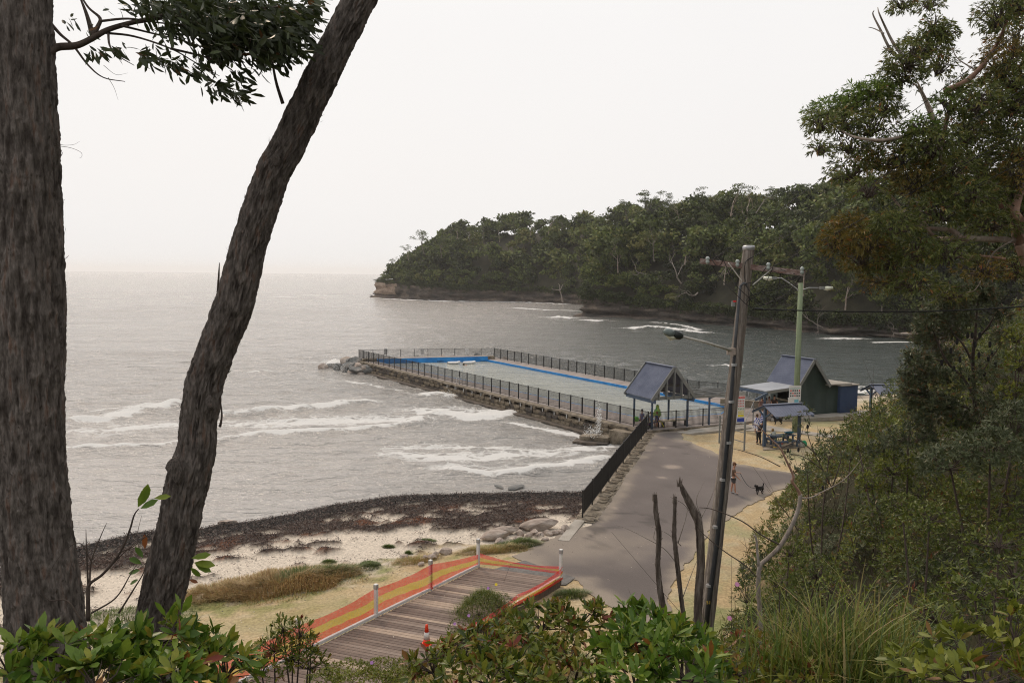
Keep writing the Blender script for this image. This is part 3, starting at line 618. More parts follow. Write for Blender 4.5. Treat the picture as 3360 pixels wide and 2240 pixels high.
# stone ledge under the railing
ledge = empty('stone_edge', (3.5, 39.6, 0), 'cracked stone kerb and low sea wall beneath the black path railing', 'wall')
a, b = np.array((3.2, 39.2)), np.array((9.7, 59.9)); L = np.linalg.norm(b - a); d = (b - a) / L; nn = np.array((d[1], -d[0]))
m = MB(); NS = 40
V = []; F = []
for i in range(NS + 1):
    s = L * i / NS; p = a + d * s; z = float(zland(*p))
    for off, zz in ((-.35 + .1 * R.rand(), -1.2), (-.30 + .08 * R.rand(), z - .02), (.0, z + .07), (.9, z + .04), (1.4, z - .2)):
        q = p + nn * off; V.append((q[0], q[1], zz))
for i in range(NS):
    for j in range(4): F.append((i * 5 + j, i * 5 + j + 1, (i + 1) * 5 + j + 1, (i + 1) * 5 + j))
child(obj('kerb', mkmesh('kerb', np.array(V), [f[::-1] for f in F], M['stained'])), ledge)
s = .1
while s < L - .4:
    ll = R.uniform(.3, 1.0); p = a + d * (s + ll / 2) + nn * R.uniform(.42, .62); o = obj('slab', blocks[R.randint(6)]); child(o, ledge); o.data = blocks[R.randint(6)]
    o.location = (p[0], p[1], float(zland(*p)) + .06); o.scale = (ll * .93, R.uniform(.4, .62), .10); o.rotation_euler = (0, 0, math.atan2(d[1], d[0]) + R.uniform(-.25, .25)); s += ll + (R.uniform(.1, .6) if R.rand() < .35 else 0)
    o.material_slots[0].link = 'OBJECT'; o.material_slots[0].material = M['stained'] if R.rand() < .5 else M['stone']
# near end of the kerb meets the sand as a rounded concrete lip
child(MB().beam((3.4, 39.3, .30), (2.4, 36.2, .28), .5, .66).build('lip', M['concrete']), ledge)
# beach rocks
c4 = lambda x, y: (1100 + x / 1.96, 1440 + y / 1.96)
c7 = lambda x, y: (1300 + x / 3.92, 1720 + y / 3.92)
for i, (x, y, s, lab, gr) in enumerate([(1860, 50, 2.6, 'long flat tan boulder lying highest in the rock pile at the top of the beach', None), (1810, 20, 1.5, 'grey slab leaning behind the long tan boulder', None), (1400, 115, 1.9, 'long grey flat rock beside the sand left of the rock pile', None),
        (1280, 175, 2.1, 'low pale sand-dusted rock slab behind the corner post', None), (1610, 195, .8, None, 1), (1540, 178, .6, None, 1), (1330, 225, .9, 'half buried tan rock in the grass behind the corner post', None), (1590, 120, .9, 'orange-tinged rock between pale slabs', None), (1770, 110, .9, None, 1), (1850, 135, .8, None, 1), (1955, 120, .95, None, 1), (2050, 115, .8, None, 1), (2110, 105, .7, None, 1),
        (1700, 145, .7, None, 1), (1910, 190, .7, None, 1), (1930, 90, .6, None, 1), (2170, 55, 1.0, 'dark rock stained black at the end of the sea wall', None), (105, 412, .75, 'lone pointed grey rock on the sand left of the small rock group', None), (500, 385, .7, None, 2), (460, 420, .8, None, 2), (630, 355, 1.1, None, 2), (365, 415, .6, None, 2), (325, 500, .6, None, 2)]):
    p = atz(*c7(x, y), .6); p[2] = h1(p[0], p[1])
    o = rock(rt, p, s * .60, lab or ('small grey and tan rock in the pile at the top of the beach' if gr == 1 else 'rock half buried in grass behind the netting'), None if lab else ('small rocks in the beach rock pile' if gr == 1 else 'rocks in the grass behind the netting'), .5)
    if s > 1.4: o.scale = (s * .78, s * .36, s * .30); o.rotation_euler = (0, 0, .25)

# ------------------------------------------------------------------ corrugated sheet between four corners
def corrug(c00, c10, c11, c01, pitch=.11, amp=.014, th=.012):
    """waves run across c00->c10; ribs run c00->c01"""
    c00, c10, c11, c01 = [np.array(c, float) for c in (c00, c10, c11, c01)]; n = max(2, int(np.linalg.norm(c10 - c00) / pitch * 2)); nr = np.cross(c10 - c00, c01 - c00); nr /= np.linalg.norm(nr)
    V = []; F = []
    for i in range(n + 1):
        t = i / n; a = c00 + (c10 - c00) * t; b = c01 + (c11 - c01) * t; h = nr * amp * (1 if i % 2 else -1); V += [a + h, b + h, a + h - nr * th, b + h - nr * th]
    for i in range(n):
        k = i * 4; F += [(k, k + 4, k + 5, k + 1), (k + 2, k + 3, k + 7, k + 6), (k, k + 2, k + 6, k + 4), (k + 1, k + 5, k + 7, k + 3)]
    F += [(0, 1, 3, 2), (n * 4, n * 4 + 2, n * 4 + 3, n * 4 + 1)]
    return MB().add(V, F)
G3 = lambda x, y, z: np.array((x, y, z), float)
# ------------------------------------------------------------------ open gabled shelter
g = np.array((.915, .403)); bk = np.array((-.403, .915)); o0 = np.array((10.69, 59.95))
def S(u, v, z): p = o0 + g * u + bk * v; return G3(p[0], p[1], z)
sh = empty('pool_shelter', (*o0, 1.2), 'open gabled shelter with steep blue roof and slatted grey gable by the pool', 'shelter')
U0, U1, AP, ez, rz_, LEN = -.40, 3.38, 1.49, 3.50, 5.78, 3.75
V0 = -.0
for side, u in (('l', U0), ('r', U1)):
    c = [S(u, V0, ez), S(u, V0 + LEN, ez), S(AP, V0 + LEN, rz_), S(AP, V0, rz_)]
    mbb = corrug(c[0], c[1], c[2], c[3]) if side == 'r' else corrug(c[1], c[0], c[3], c[2])
    child(mbb.build('roof_sheet', M['roofblue']), sh)
child(MB().beam(S(AP, V0 - .03, rz_ + .03), S(AP, V0 + LEN + .03, rz_ + .03), .30, .05).build('ridge_cap', M['roofblue']), sh)
for v in (V0 - .03, V0 + LEN + .03):
    for u in (U0 - .06, U1 + .06): child(MB().beam(S(u, v, ez - .12), S(AP, v, rz_ - .02), .06, .26, (*bk, 0)).build('barge_board', M['greypaint']), sh) if False else child(MB().box((S(u, v, ez - .12) + S(AP, v, rz_ - .02)) / 2, (np.linalg.norm(S(u, v, ez - .12) - S(AP, v, rz_ - .02)), .06, .25), S(AP, v, rz_ - .02) - S(u, v, ez - .12), (*bk, 0)).build('barge_board', M['greypaint']), sh)
for v in (V0 + .05, V0 + LEN - .1):
    child(MB().beam(S(U0 + .2, v, ez + .02), S(U1 - .2, v, ez + .02), .06, .24).build('tie_beam', M['greypaint']), sh)
    for k, u in enumerate((.15, .82, 1.49, 2.16, 2.83)):
        zt = ez + (rz_ - ez) * (1 - abs(u - AP) / (AP - U0)) - .12
        child(MB().beam(S(u, v - .05, ez - .10), S(u, v - .05, zt), .05, .26, (*bk, 0)).build('gable_slat', M['greypaint']), sh)
for u in (U0 + .18, U1 - .18): child(MB().beam(S(u, V0 - .15, ez - .20), S(u, V0 + LEN + .1, ez - .20), .09, .26).build('side_beam', M['bluepost']), sh)
for u, v in ((-.1, .45), (-.1, 2.9), (3.05, .45), (3.05, 2.9)): child(MB().beam(S(u, v, 1.2), S(u, v, ez - .33), .14, .14).build('post', M['bluepost']), sh)
for v, u0, u1 in ((1.2, .4, 3.0), (2.0, .4, 3.0)): child(MB().beam(S(u0, v, 4.2), S(u1, v, 4.2), .05, .12).build('ceiling_joist', M['greypaint']), sh)
# pergola
pg = empty('pergola', (14, 63, 1.2), 'flat grey slatted pergola joining the shelter to the kiosk roof', 'pergola')
for v in (.3, 1.3, 2.3, 3.2): child(MB().beam(S(3.35, v, 3.42), S(6.6 + v * .5, v, 3.42), .07, .2).build('rafter', M['greypaint']), pg)
for u in (4.4, 5.9): child(MB().beam(S(u, .2, 3.55), S(u, 3.3, 3.55), .06, .1).build('batten', M['greypaint']), pg)
for u, v in ((5.0, .35), (5.0, 3.1), (8.2, 2.4)): child(MB().beam(S(u, v, 1.2), S(u, v, 3.33), .13, .13).build('post', M['bluepost']), pg)
child(MB().beam(S(4.9, .3, 3.28), S(8.3, 2.5, 3.28), .08, .16).build('side_beam', M['bluepost']), pg)
# bench under shelter
def bench(p, ang, L, label, m='cream'):
    r = empty('bench', p, label, 'bench', rz=ang)
    for k in range(3): MB().box((0, -.14 + k * .14, .46), (L, .12, .05)).build('seat_slat', M[m], r)
    for x in (-L / 2 + .25, 0, L / 2 - .25): MB().box((x, 0, .22), (.07, .36, .44)).build('leg', M['dark'], r)
    return r
pb = S(2.15, .75, 1.2); bench(tuple(pb), math.atan2(g[1], g[0]), 2.6, 'long cream slatted bench behind the fence at the right of the shelter')
pb = S(.15, .95, 1.2); bench(tuple(pb), math.atan2(g[1], g[0]), 1.7, 'cream bench with seated people at the left of the shelter')
# ------------------------------------------------------------------ kiosk
g2 = np.array((.909, .417)); b2 = np.array((-.417, .909)); k0 = np.array((23.63, 67.04))
def K(u, v, z): p = k0 + g2 * u + b2 * v; return G3(p[0], p[1], z)
kb = empty('kiosk', (*k0, 1.15), 'dark green corrugated kiosk with steep blue gable roof and blue side block', 'building')
GB = 1.16
ex, ax_, e1 = -.35, 1.28, 3.05; ezk, rzk, KL = 3.62, 5.80, 3.5
# gable front: horizontal corrugations as stacked courses clipped to the gable
def gable(v, name):
    V = []; F = []; z = GB; st = .042; i = 0
    while z < rzk - .25:
        if z <= ezk: u0, u1 = 0, 4.3 if z < 3.5 else 2.95
        else:
            t = (z - ezk) / (rzk - ezk); u0 = max(0, ex + (ax_ - ex) * t); u1 = min(2.95, e1 - (e1 - ax_) * t)
        off = .018 if i % 2 else -.018
        V += [K(u0, v + off, z), K(u1, v + off, z)]; z += st; i += 1
    for k in range(i - 1): F.append((2 * k, 2 * k + 1, 2 * k + 3, 2 * k + 2))
    return child(MB().add(V, F).build(name, M['greenwall']), kb)
gable(0, 'gable_wall'); gable(KL - .2, 'rear_wall')
child(corrug(K(2.97, 0, 3.55), K(2.97, 0, GB), K(2.97, KL, GB), K(2.97, KL, 3.55)).build('side_wall', M['greenwall']), kb)
# left wall has a serving opening
child(corrug(K(0, KL - .2, GB + 1.0), K(0, KL - .2, GB), K(0, .02, GB), K(0, .02, GB + 1.0), .085, .016).build('counter_front', M['greenwall']), kb)
child(corrug(K(0, KL - .2, 3.6), K(0, KL - .2, GB + 1), K(0, KL - 1.0, GB + 1), K(0, KL - 1.0, 3.6), .085, .016).build('side_wall', M['greenwall']), kb)
child(MB().box(K(.02, 1.2, 2.2 + .05), (2.6, .5, .06), (*b2, 0)).build('counter', M['cream']), kb)
child(MB().box(K(-.02, 1.25, 3.15), (2.7, .05, .10), (*b2, 0)).build('shutter_beam', M['cream']), kb)
child(MB().box(K(1.6, 1.6, 2.3), (.1, 2.9, 2.2), (*g2, 0)).build('inner_wall', M['dark']), kb)
child(MB().box(K(.03, .42, 2.45), (.72, .04, 1.0), (*b2, 0)).build('menu_board', plain('menu_blue', (.30, .42, .50))), kb)
for u, nm in ((ex, 'l'), (e1, 'r')):
    c = [K(u, -.28, ezk), K(u, KL, ezk), K(ax_, KL, rzk), K(ax_, -.28, rzk)]
    child((corrug(c[0], c[1], c[2], c[3]) if nm == 'r' else corrug(c[1], c[0], c[3], c[2])).build('roof_sheet', M['roofblue']), kb)
    A, B = K(u + (-.05 if nm == 'l' else .05), -.31, ezk - .14), K(ax_, -.31, rzk - .06)
    child(MB().box((A + B) / 2, (np.linalg.norm(B - A), .07, .26), B - A, (*b2, 0)).build('barge_board', M['greypaint']), kb)
child(MB().beam(K(ax_, -.3, rzk + .03), K(ax_, KL + .02, rzk + .03), .32, .05).build('ridge_cap', M['roofblue']), kb)
# flat roofed wing and blue block
child(MB().box(K(4.2, 1.2, 3.60), (2.7, 3.0, .10), (*g2, 0)).build('flat_roof', M['concrete']), kb)
child(MB().box(K(5.25, .70, GB + 1.14), (1.95, 2.0, 2.28), (*g2, 0)).build('blue_block', M['bluewall']), kb)
child(MB().box(K(5.25, .70, GB + 2.34), (2.15, 2.2, .10), (*g2, 0)).build('block_roof', M['concrete']), kb)
# veranda
c = [K(-3.75, -.3, 3.42), K(-.05, -.3, 3.66), K(-.05, 2.9, 3.66), K(-3.75, 2.9, 3.42)]
child(corrug(c[3], c[0], c[1], c[2], .13, .016).build('veranda_roof', M['rooflight']), kb)
child(MB().beam(K(-3.8, -.33, 3.30), K(-.1, -.33, 3.54), .05, .2).build('fascia', M['greypaint']), kb)
child(MB().beam(K(-3.78, -.4, 3.24), K(-3.78, 3.0, 3.24), .09, .2).build('veranda_beam', M['bluepost']), kb)
for v in (0, 2.8): child(MB().beam(K(-3.6, v, 1.2), K(-3.6, v, 3.16), .14, .14).build('post', M['bluepost']), kb)
child(MB().beam(K(-3.6, 0, 1.6) * 0 + K(-3.62, -.3, 3.24), K(-3.62 - 3.2, -2.6, 3.24), .08, .2).build('side_beam', M['bluepost']), kb)
child(MB().box(K(-1.2, -.3, 1.24), (2.5, .5, .14), (*g2, 0)).build('step', M['stained']), kb)
# picnic tables with roofs
def picnic(px, py, gz, label, ang):
    r = empty('picnic_shelter', (px, py, gz), label, 'shelter', rz=ang)
    # local x: along the ridge, y: across; two single posts carry the ridge
    for x in (-1.45, 1.45):
        MB().beam((x, 0, 0), (x, 0, 2.62), .17, .17, (0, 1, 0)).build('post', M['bluepost'], r)
        for s in (-1, 1):
            MB().beam((x, s * .05, 2.05), (x, s * .62, 2.42), .08, .12, (1, 0, 0)).build('brace', M['bluepost'], r)
            MB().beam((x, 0, 2.80), (x, s * 1.38, 2.20), .08, .15, (1, 0, 0)).build('rafter', M['bluepost'], r)
    for s in (-1, 1):
        c = [(-1.62, s * 1.36, 2.30), (1.62, s * 1.36, 2.30), (1.62, 0, 2.90), (-1.62, 0, 2.90)]
        (corrug(c[0], c[1], c[2], c[3], .12) if s < 0 else corrug(c[1], c[0], c[3], c[2], .12)).build('roof_sheet', M['roofblue'], r)
    MB().box((0, 0, 2.92), (3.3, .30, .03)).build('ridge_cap', M['roofblue'], r)
    return r
def table(px, py, gz, ang, label):
    t = empty('picnic_table', (px, py, gz), label, 'table', rz=ang)
    for k in range(4): MB().box((0, -.27 + k * .18, .74), (1.9, .16, .05)).build('top_plank', M['bluepost'], t)
    for s in (-1, 1):
        MB().box((0, s * .74, .45), (1.9, .26, .05)).build('bench_seat', M['bluepost'], t)
        for x in (-.7, .7):
            MB().box((x, s * .26, .36), (.1, .1, .72)).build('leg', M['bluepost'], t); MB().box((x, s * .74, .21), (.1, .1, .42)).build('leg', M['bluepost'], t)
    for x in (-.7, .7): MB().box((x, 0, .39), (.08, 1.5, .12)).build('cross_brace', M['bluepost'], t)
    return t
GZ = h1(17.5, 55.7)
picnic(18.75, 56.3, GZ, 'small blue picnic shelter with shallow corrugated roof beside the green pole', math.atan2(1.0, 2.75))
table(18.75, 56.25, GZ, math.atan2(1.0, 2.75), 'blue picnic table with fixed benches beneath the small shelter')
sl = sheet('slab', [(17.0, 54.6), (20.2, 55.7), (20.7, 57.9), (17.6, 57.0)], lambda x, y: height(x, y) + .05, M['stained'], .6, .1, skirt=.1); tag(sl, 'stained concrete slab under the picnic table', 'slab')
GZ2 = h1(30, 66)
picnic(30.5, 66.3, GZ2, 'second blue picnic shelter right of the kiosk, half hidden by banksia', math.atan2(.6, 2.8))
# chin-up bars / ladder frame
fr = empty('exercise_frame', (14.7, 54.5, .9), 'grey metal frame of horizontal bars standing on the dry lawn', 'exercise frame')
A, B = atz(2442, 1474, .95), atz(2360, 1452, .95); A2 = G3(*A[:2], h1(A[0], A[1])); B2 = G3(*B[:2], h1(B[0], B[1]))
for P in (A2, B2): child(MB().box(P + (0, 0, .95), (.10, .10, 2.0)).build('upright', M['greypaint']), fr)
for z in (.55, 1.2, 1.8): child(MB().beam(A2 + (0, 0, z), B2 + (0, 0, z), .04, .05).build('bar', M['greypaint']), fr)
A3 = atz(2470, 1400, 1.0); child(MB().beam(A2 + (0, 0, 1.93), A3 + (0, 0, 1.93), .04, .05).build('bar', M['greypaint']), fr); child(MB().box(A3 + (0, 0, .95), (.07, .07, 2.0)).build('upright', M['greypaint']), fr)
# pool rails, hand rails, ladders
def rails(pts_list, label, name='handrail', m='steel', r=.024):
    root = empty(name, tuple(pts_list[0][0]), label, 'handrail')
    for pts in pts_list: child(MB().tube(pts, r, 6).build('rail', M[m], smooth=True), root)
    return root
for (x, y), lab, dx in (((-2.6, 110.0), 'steel pool ladder in the far right corner of the pool', 0), ((13.0, 82.4), 'steel pool ladder half way down the cove side of the pool', 0), ((-4.9, 84.0), 'dark pool ladder seen through the sea wall fence', 0)):
    rails([[(x + s * .3, y + s * .45 - .0, 1.2), (x + s * .3, y + s * .45, 2.0), (x + s * .3 - .35, y + s * .45 - .15, 2.05), (x + s * .3 - .6, y + s * .45 - .3, 1.9), (x + s * .3 - .6, y + s * .45 - .3, .6)] for s in (-.5, .5)], lab, 'pool_ladder')
P = [(14.2, 65.3), (17.6, 66.6), (18.6, 69.2)]
rails([[(*p, 1.2), (*p, 2.15)] for p in P] + [[(*p, z) for p in P] for z in (1.7, 2.15)] + [[(15.3, 66.2, 1.2), (15.3, 66.2, 2.0), (16.3, 65.2, 1.95), (16.5, 65.0, 1.2)]], 'grey handrails around the pool entry ramp behind the fence')
P = [(18.9, 70.5), (20.6, 71.0), (21.6, 68.6)]
rails([[(*p, 1.2), (*p, 2.6)] for p in P] + [[(*p, z) for p in P] for z in (2.0, 2.6)], 'pale double handrail beside the kiosk veranda')
child(MB().box((20.0, 71.2, 1.5), (3.4, .4, .6), (.9, -.4, 0)).build('low_wall', M['stained']), pool)
# signs
def sign(p, w_, h_, right, label, col='white', post=None, draw=None, name='sign', thick=.02):
    r = empty(name, tuple(p), label, 'sign'); rt_ = np.array(right, float); rt_ /= np.linalg.norm(rt_); n = np.cross(rt_, (0, 0, 1))
    child(MB().box(p, (w_, thick, h_), rt_).build('panel', M[col] if col in M else plain(col, (.6, .6, .6))), r)
    def put(u, v, w2, h2, m, nm='print'): child(MB().box(np.array(p) + rt_ * u + np.array((0, 0, v)) + n * (thick / 2 + .004), (w2, .004, h2), rt_).build(nm, m), r)
    def txt(s, u, v, sz, m): text('lettering', s, sz, np.array(p) + rt_ * u + np.array((0, 0, v)) + n * (thick / 2 + .008), rt_, (0, 0, 1), m, r)
    if draw: draw(put, txt, r, n, rt_)
    if post: child(MB().beam(np.array(p) + (0, 0, post) - n * .04, np.array(p) + (0, 0, h_ / 2) - n * .04, .05, .05, (1, 0, 0)).build('post', M['steel']), r)
    return r
red, blk, blu, grn, yel = plain('red', (.62, .03, .03)), plain('ink', (.02, .02, .02)), plain('signblue', (.03, .06, .35)), plain('signgreen', (.05, .30, .10)), plain('yellowink', (.75, .65, .05))
def noswim(put, txt, r, n, rt_):
    c = np.array(r.location) + np.array((0, 0, .12)) + n * .016
    V = []; F = []; N = 24
    for k in range(N):
        t = 2 * math.pi * k / N
        for q in (.150, .172): V.append(c + rt_ * q * math.cos(t) + np.array((0, 0, q * math.sin(t))))
    for k in range(N): j = (k + 1) % N; F.append((2 * k, 2 * k + 1, 2 * j + 1, 2 * j))
    child(MB().add(V, F).build('prohibition_ring', blk), r)
    child(MB().beam(c - rt_ * .1 + (0, 0, .1), c + rt_ * .1 - (0, 0, .1), .008, .02, n).build('prohibition_bar', blk), r)
    txt('NO\nDIVING', 0, -.25, .085, blk)
for x, lab in ((778, 'left'), (1213, 'middle'), (1742, 'right')):
    p = at(*c3(x, 190), 108.0 + (x - 778) / 964 * 2.3); sign(p, .46, .80, (.97, .24, 0), 'small white no diving sign on the far pool fence, %s of the three' % lab, 'white', None, noswim)
def board(put, txt, r, n, rt_):
    put(0, 1.05, .62, .28, M['steel']); put(0, .76, .62, .16, red); txt('WARNING', 0, .76, .13, M['white']); put(0, -.95, .62, .3, blu); put(0, -.62, .5, .16, yel)
    for i in range(4):
        for j in range(4): put(-.2 + j * .13, .5 - i * .2, .07, .07, red if i < 3 else grn)
    for j in range(2): put(0, -.3 - j * .12, .5, .05, yel)
sign(at(2431, 1336, 61.2), .66, 2.4, (.93, .30, 0), 'tall grey pool information board with red warning strip at the gate', 'signgrey', None, board, 'information_board', .05)
plain('signgrey', (.30, .30, .31))
def pict(put, txt, r, n, rt_):
    for i in range(3):
        for j in range(5): put(-.34 + j * .17, .2 - i * .19, .10, .11, blk if (i * 3 + j) % 4 else red)
    put(0, .36, .9, .05, plain('signteal', (.25, .45, .42)))
def mp_(put, txt, r, n, rt_): put(.22, .02, .34, .3, plain('mapblue', (.20, .50, .62)))
# ------------------------------------------------------------------ green lighting pole
gp = empty('lighting_pole', (21.13, 60.5, h1(21.1, 60.5)), 'tall green timber lighting pole with two street lamps near the kiosk', 'lamp post')
zb = h1(21.1, 60.5); child(MB().tube([(21.13, 60.5, zb - .4), (21.13, 60.5, zb + 5), (21.13, 60.5, 12.1)], [.23, .205, .17], 14).build('pole', M['greenpole'], smooth=True), gp)
for z in (3.2, 9.6, 8.2): child(MB().box((20.93, 60.4, z), (.12, .02, .02)).build('peg', M['steel']), gp)
_l, _r = at(2548, 912, 60.3) - (21.13, 60.5, 0), at(2690, 944, 60.6) - (21.13, 60.5, 0)
for ex_, ey_, ez_, nm in ((_l[0], _l[1], _l[2], 'l'), (_r[0], _r[1], _r[2], 'r')):
    top = G3(21.13, 60.5, 11.5); E_ = G3(21.13 + ex_, 60.5 + ey_, ez_)
    pts = [top + (0, 0, -.35), top + (ex_ * .12, 0, .15), top + (ex_ * .55, ey_ * .5, (ez_ - 11.5) * .72), G3(21.13 + ex_ * .8, 60.5 + ey_, ez_), E_] if nm == 'l' else [top + (0, 0, .05), E_ - (.8, 0, 0), E_]
    arm = child(MB().tube(pts, .035, 6).build('lamp_arm', M['steel'], smooth=True), gp)
    hd = child(MB().box(E_ + (ex_ / abs(ex_) * .18, 0, 0), (.34, .26, .2)).build('lamp_housing', M['greypaint']), gp)
    sub(MB().tube([E_ + (ex_ / abs(ex_) * .30, 0, -.03), E_ + (ex_ / abs(ex_) * .55, 0, -.05), E_ + (ex_ / abs(ex_) * .95, 0, 0)], [.12, .18, .09], 10).build('lamp_lens', M['lampglass'], smooth=True), hd)
p = at(2608.5, 1290, 60.2); sign(p, .95, 1.15, (.97, .2, 0), 'white sign with rows of small pictograms high on the green pole', 'white', None, pict, 'pole_sign')
p = at(2604, 1318, 60.15); sign(p, .90, .70, (.97, .2, .06), 'white map sign fixed below the pictogram sign on the green pole', 'white', None, mp_, 'pole_sign')
# ------------------------------------------------------------------ timber power pole
pp = empty('power_pole', (5.0, 20, h1(5, 20)), 'weathered timber power pole with crossarm, leaning slightly right', 'power pole')
PT = at(2457, 812, 20); PB = PT + (at(2318, 2050, 20) - PT) * 1.13
def polev(t): return PB + (PT - PB) * t
nseg, ns = 90, 28; V = []; F = []
for i in range(nseg + 1):
    t = i / nseg; c = polev(t); r0 = .198 + (.133 - .198) * t
    for k in range(ns):
        a_ = 2 * math.pi * k / ns; crack = abs(float(vn(k * .9, i * .045, 0, 3))); r = r0 * (1 - .055 * (crack < .13)) + .006 * float(vn(k * .7, i * .4, 0, 4)); V.append(c + (r * math.cos(a_), r * math.sin(a_), 0))
F = [(i * ns + k, i * ns + (k + 1) % ns, (i + 1) * ns + (k + 1) % ns, (i + 1) * ns + k) for i in range(nseg) for k in range(ns)] + [tuple(nseg * ns + k for k in range(ns))]
child(obj('pole', mkmesh('pole', np.array(V), F, M['pole'])), pp)
child(MB().lathe(PT + (0, 0, -.07), [(.145, 0), (.148, .09), (.125, .12), (0.02, .125)], 16).build('pole_cap', M['steel'], smooth=True), pp)
n_f = G3(0, -1, 0)
def onpole(x, y, off=.0): p = at(x, y, 20); return p + n_f * (.17 + off)
# crossarm
ca, cb_ = at(2297, 856, 20.35), at(2642, 897, 19.5)
CA, CB = ca, cb_
xarm = child(MB().beam(CA + (0, 0, 0), CB, .11, .13).build('crossarm', M['wood_arm']), pp)
for (x0, y0), (x1, y1) in (((2390, 862), (2433, 920)), ((2535, 880), (2470, 935))): child(MB().beam(at(x0, y0, 19.7), at(x1, y1, 19.75), .015, .06, (0, 1, 0)).build('arm_brace', M['aluminium']), pp)
ins = [(2322, 858), (2420, 868), (2521, 878), (2632, 892)]
for i, (x, y) in enumerate(ins):
    t = (x - 2297) / 345; c = at(x, y - 6, 20.35 - .85 * t - .14)
    sub(MB().lathe(c - (0, 0, .07), [(.02, -.04), (.045, 0), (.055, .03), (.032, .055), (.05, .08), (.055, .11), (.03, .14), (.01, .15)], 10).build('insulator', M['porcelain'], smooth=True), xarm)
# conduit with bands
cpts = [onpole(2445, 930, .03), onpole(2434, 932, .05), onpole(2428, 945, .06), onpole(2426, 980, .06), onpole(2412, 1120, .06), onpole(2395, 1350, .06), onpole(2365, 1700, .06), onpole(2330, 1950, .06), onpole(2312, 2080, .06)]
def along(t, side, off): c = polev(t); return c + np.array((side, -off, 0))
cpts = [along(1 - (y - 812) / 1500, -.10, .17 + .055 * (y - 812) / 1500) for y in (950, 1100, 1300, 1500, 1700, 1900, 2100)]
def px_on(x, y): p = at(x, y, 20); p[1] = 19.80 - .03; return at(x, y, 19.78)
cpts = [px_on(x, y) for x, y in ((2452, 934), (2440, 929), (2430, 938), (2427, 960), (2418, 1060), (2409, 1170), (2391, 1400), (2376, 1560), (2350, 1800), (2332, 1930), (2314, 2070))]
child(MB().tube(cpts[:6], [.03, .032, .033, .035, .037, .037], 8).build('conduit', plain('conduit_grey', (.10, .105, .115)), smooth=True), pp)
child(MB().tube(cpts[5:], [.042, .05, .05, .06, .062, .062], 8).build('conduit', plain('conduit_black', (.028, .03, .033)), smooth=True), pp)
for x, y in ((2409, 1196), (2400, 1317), (2390, 1452), (2371, 1573), (2347, 1728), (2325, 1920)):
    p = px_on(x, y); child(MB().tube([p + (0, 0, -.03), p + (0, 0, .03)], .07, 10).build('conduit_band', M['steel']), pp)
# lamp arm and lamp
A, B = at(2402, 1150, 19.72), at(2232, 1102, 18.9)
child(MB().box(A + (-.02, 0, -.02), (.20, .08, .16)).build('arm_bracket', M['rock_tan']), pp)
lm = child(MB().tube([A, (A + B) / 2 + (0, 0, .02), B], [.033, .029, .024], 8).build('lamp_arm', M['aluminium'], smooth=True), pp)
d = (B - A) / np.linalg.norm(B - A); 
hp = [B - d * .02, B + d * .12, B + d * .20, B + d * .42]
sub(MB().tube([B - d * .05, B + d * .02, B + d * .16, B + d * .26], [.06, .10, .105, .09], 10).build('lamp_housing', plain('lamp_black', (.03, .035, .033), .35), smooth=True), lm)
sub(MB().tube([B + d * .26, B + d * .36, B + d * .46, B + d * .52], [.095, .10, .075, .02], 12).build('lamp_shell', plain('lamp_grey', (.16, .19, .18), .35), smooth=True), lm)
sub(MB().tube([B + d * .14 + (0, 0, -.06), B + d * .28 + (0, 0, -.085), B + d * .44 + (0, 0, -.05)], [.05, .075, .03], 12).build('lamp_lens', M['lampglass'], smooth=True), lm)
# looped jumper wires on the pole head
wire = plain('wire_black', (.018, .018, .018), .5)
def curve(pts, n=10):
    P = [np.array(p, float) for p in pts]; P = [2 * P[0] - P[1]] + P + [2 * P[-1] - P[-2]]; out = []
    for i in range(1, len(P) - 2):
        for k in range(n):
            t = k / n; out.append(.5 * ((2 * P[i]) + (-P[i - 1] + P[i + 1]) * t + (2 * P[i - 1] - 5 * P[i] + 4 * P[i + 1] - P[i + 2]) * t * t + (-P[i - 1] + 3 * P[i] - 3 * P[i + 1] + P[i + 2]) * t ** 3))
    return out + [P[-2]]
c22 = lambda x, y: (2200 + x / 3.92, 750 + y / 3.92)
loops = [[(540, 380), (620, 350), (690, 320), (660, 440), (600, 480), (530, 400)], [(540, 470), (620, 620), (780, 780), (960, 960), (1060, 1030)], [(680, 400), (760, 580), (850, 740), (980, 860), (1050, 940)], [(950, 480), (990, 400), (1090, 350)], [(960, 420), (950, 600), (1000, 800), (1020, 990), (1070, 1035)],
         [(1340, 440), (1250, 650), (1130, 850), (1030, 900), (980, 960)], [(1410, 470), (1410, 620), (1370, 850), (1300, 940), (1200, 970), (1080, 880), (960, 720)], [(1700, 580), (1600, 720), (1480, 850), (1330, 920), (1180, 985), (1080, 920)], [(1690, 600), (1500, 730), (1300, 790), (1120, 830), (1010, 880), (970, 930)],
         [(1850, 480), (1800, 430), (1730, 430), (1660, 500), (1560, 550), (1420, 530)], [(1230, 500), (1150, 610), (1080, 680), (960, 710), (900, 740)], [(1790, 500), (1740, 600), (1690, 590)], [(1320, 550), (1450, 590), (1600, 580)]]
for L in loops: child(MB().tube(curve([at(*c22(*p), 19.62 + .12 * math.sin(i * 2.1)) for i, p in enumerate(L)], 5), .0085, 5, False).build('jumper_wire', wire, smooth=True), pp)
child(MB().box(at(*c22(808, 965), 19.7), (.07, .07, .13)).build('service_fitting', M['greypaint']), pp); child(MB().box(at(*c22(825, 935), 19.68), (.07, .05, .04)).build('red_clip', red), pp)
text('pole_number', '51', .12, at(2325, 1976, 19.68), (1, 0, 0), (0, 0, 1), plain('yellow_paint', (.6, .42, .05)), pp)
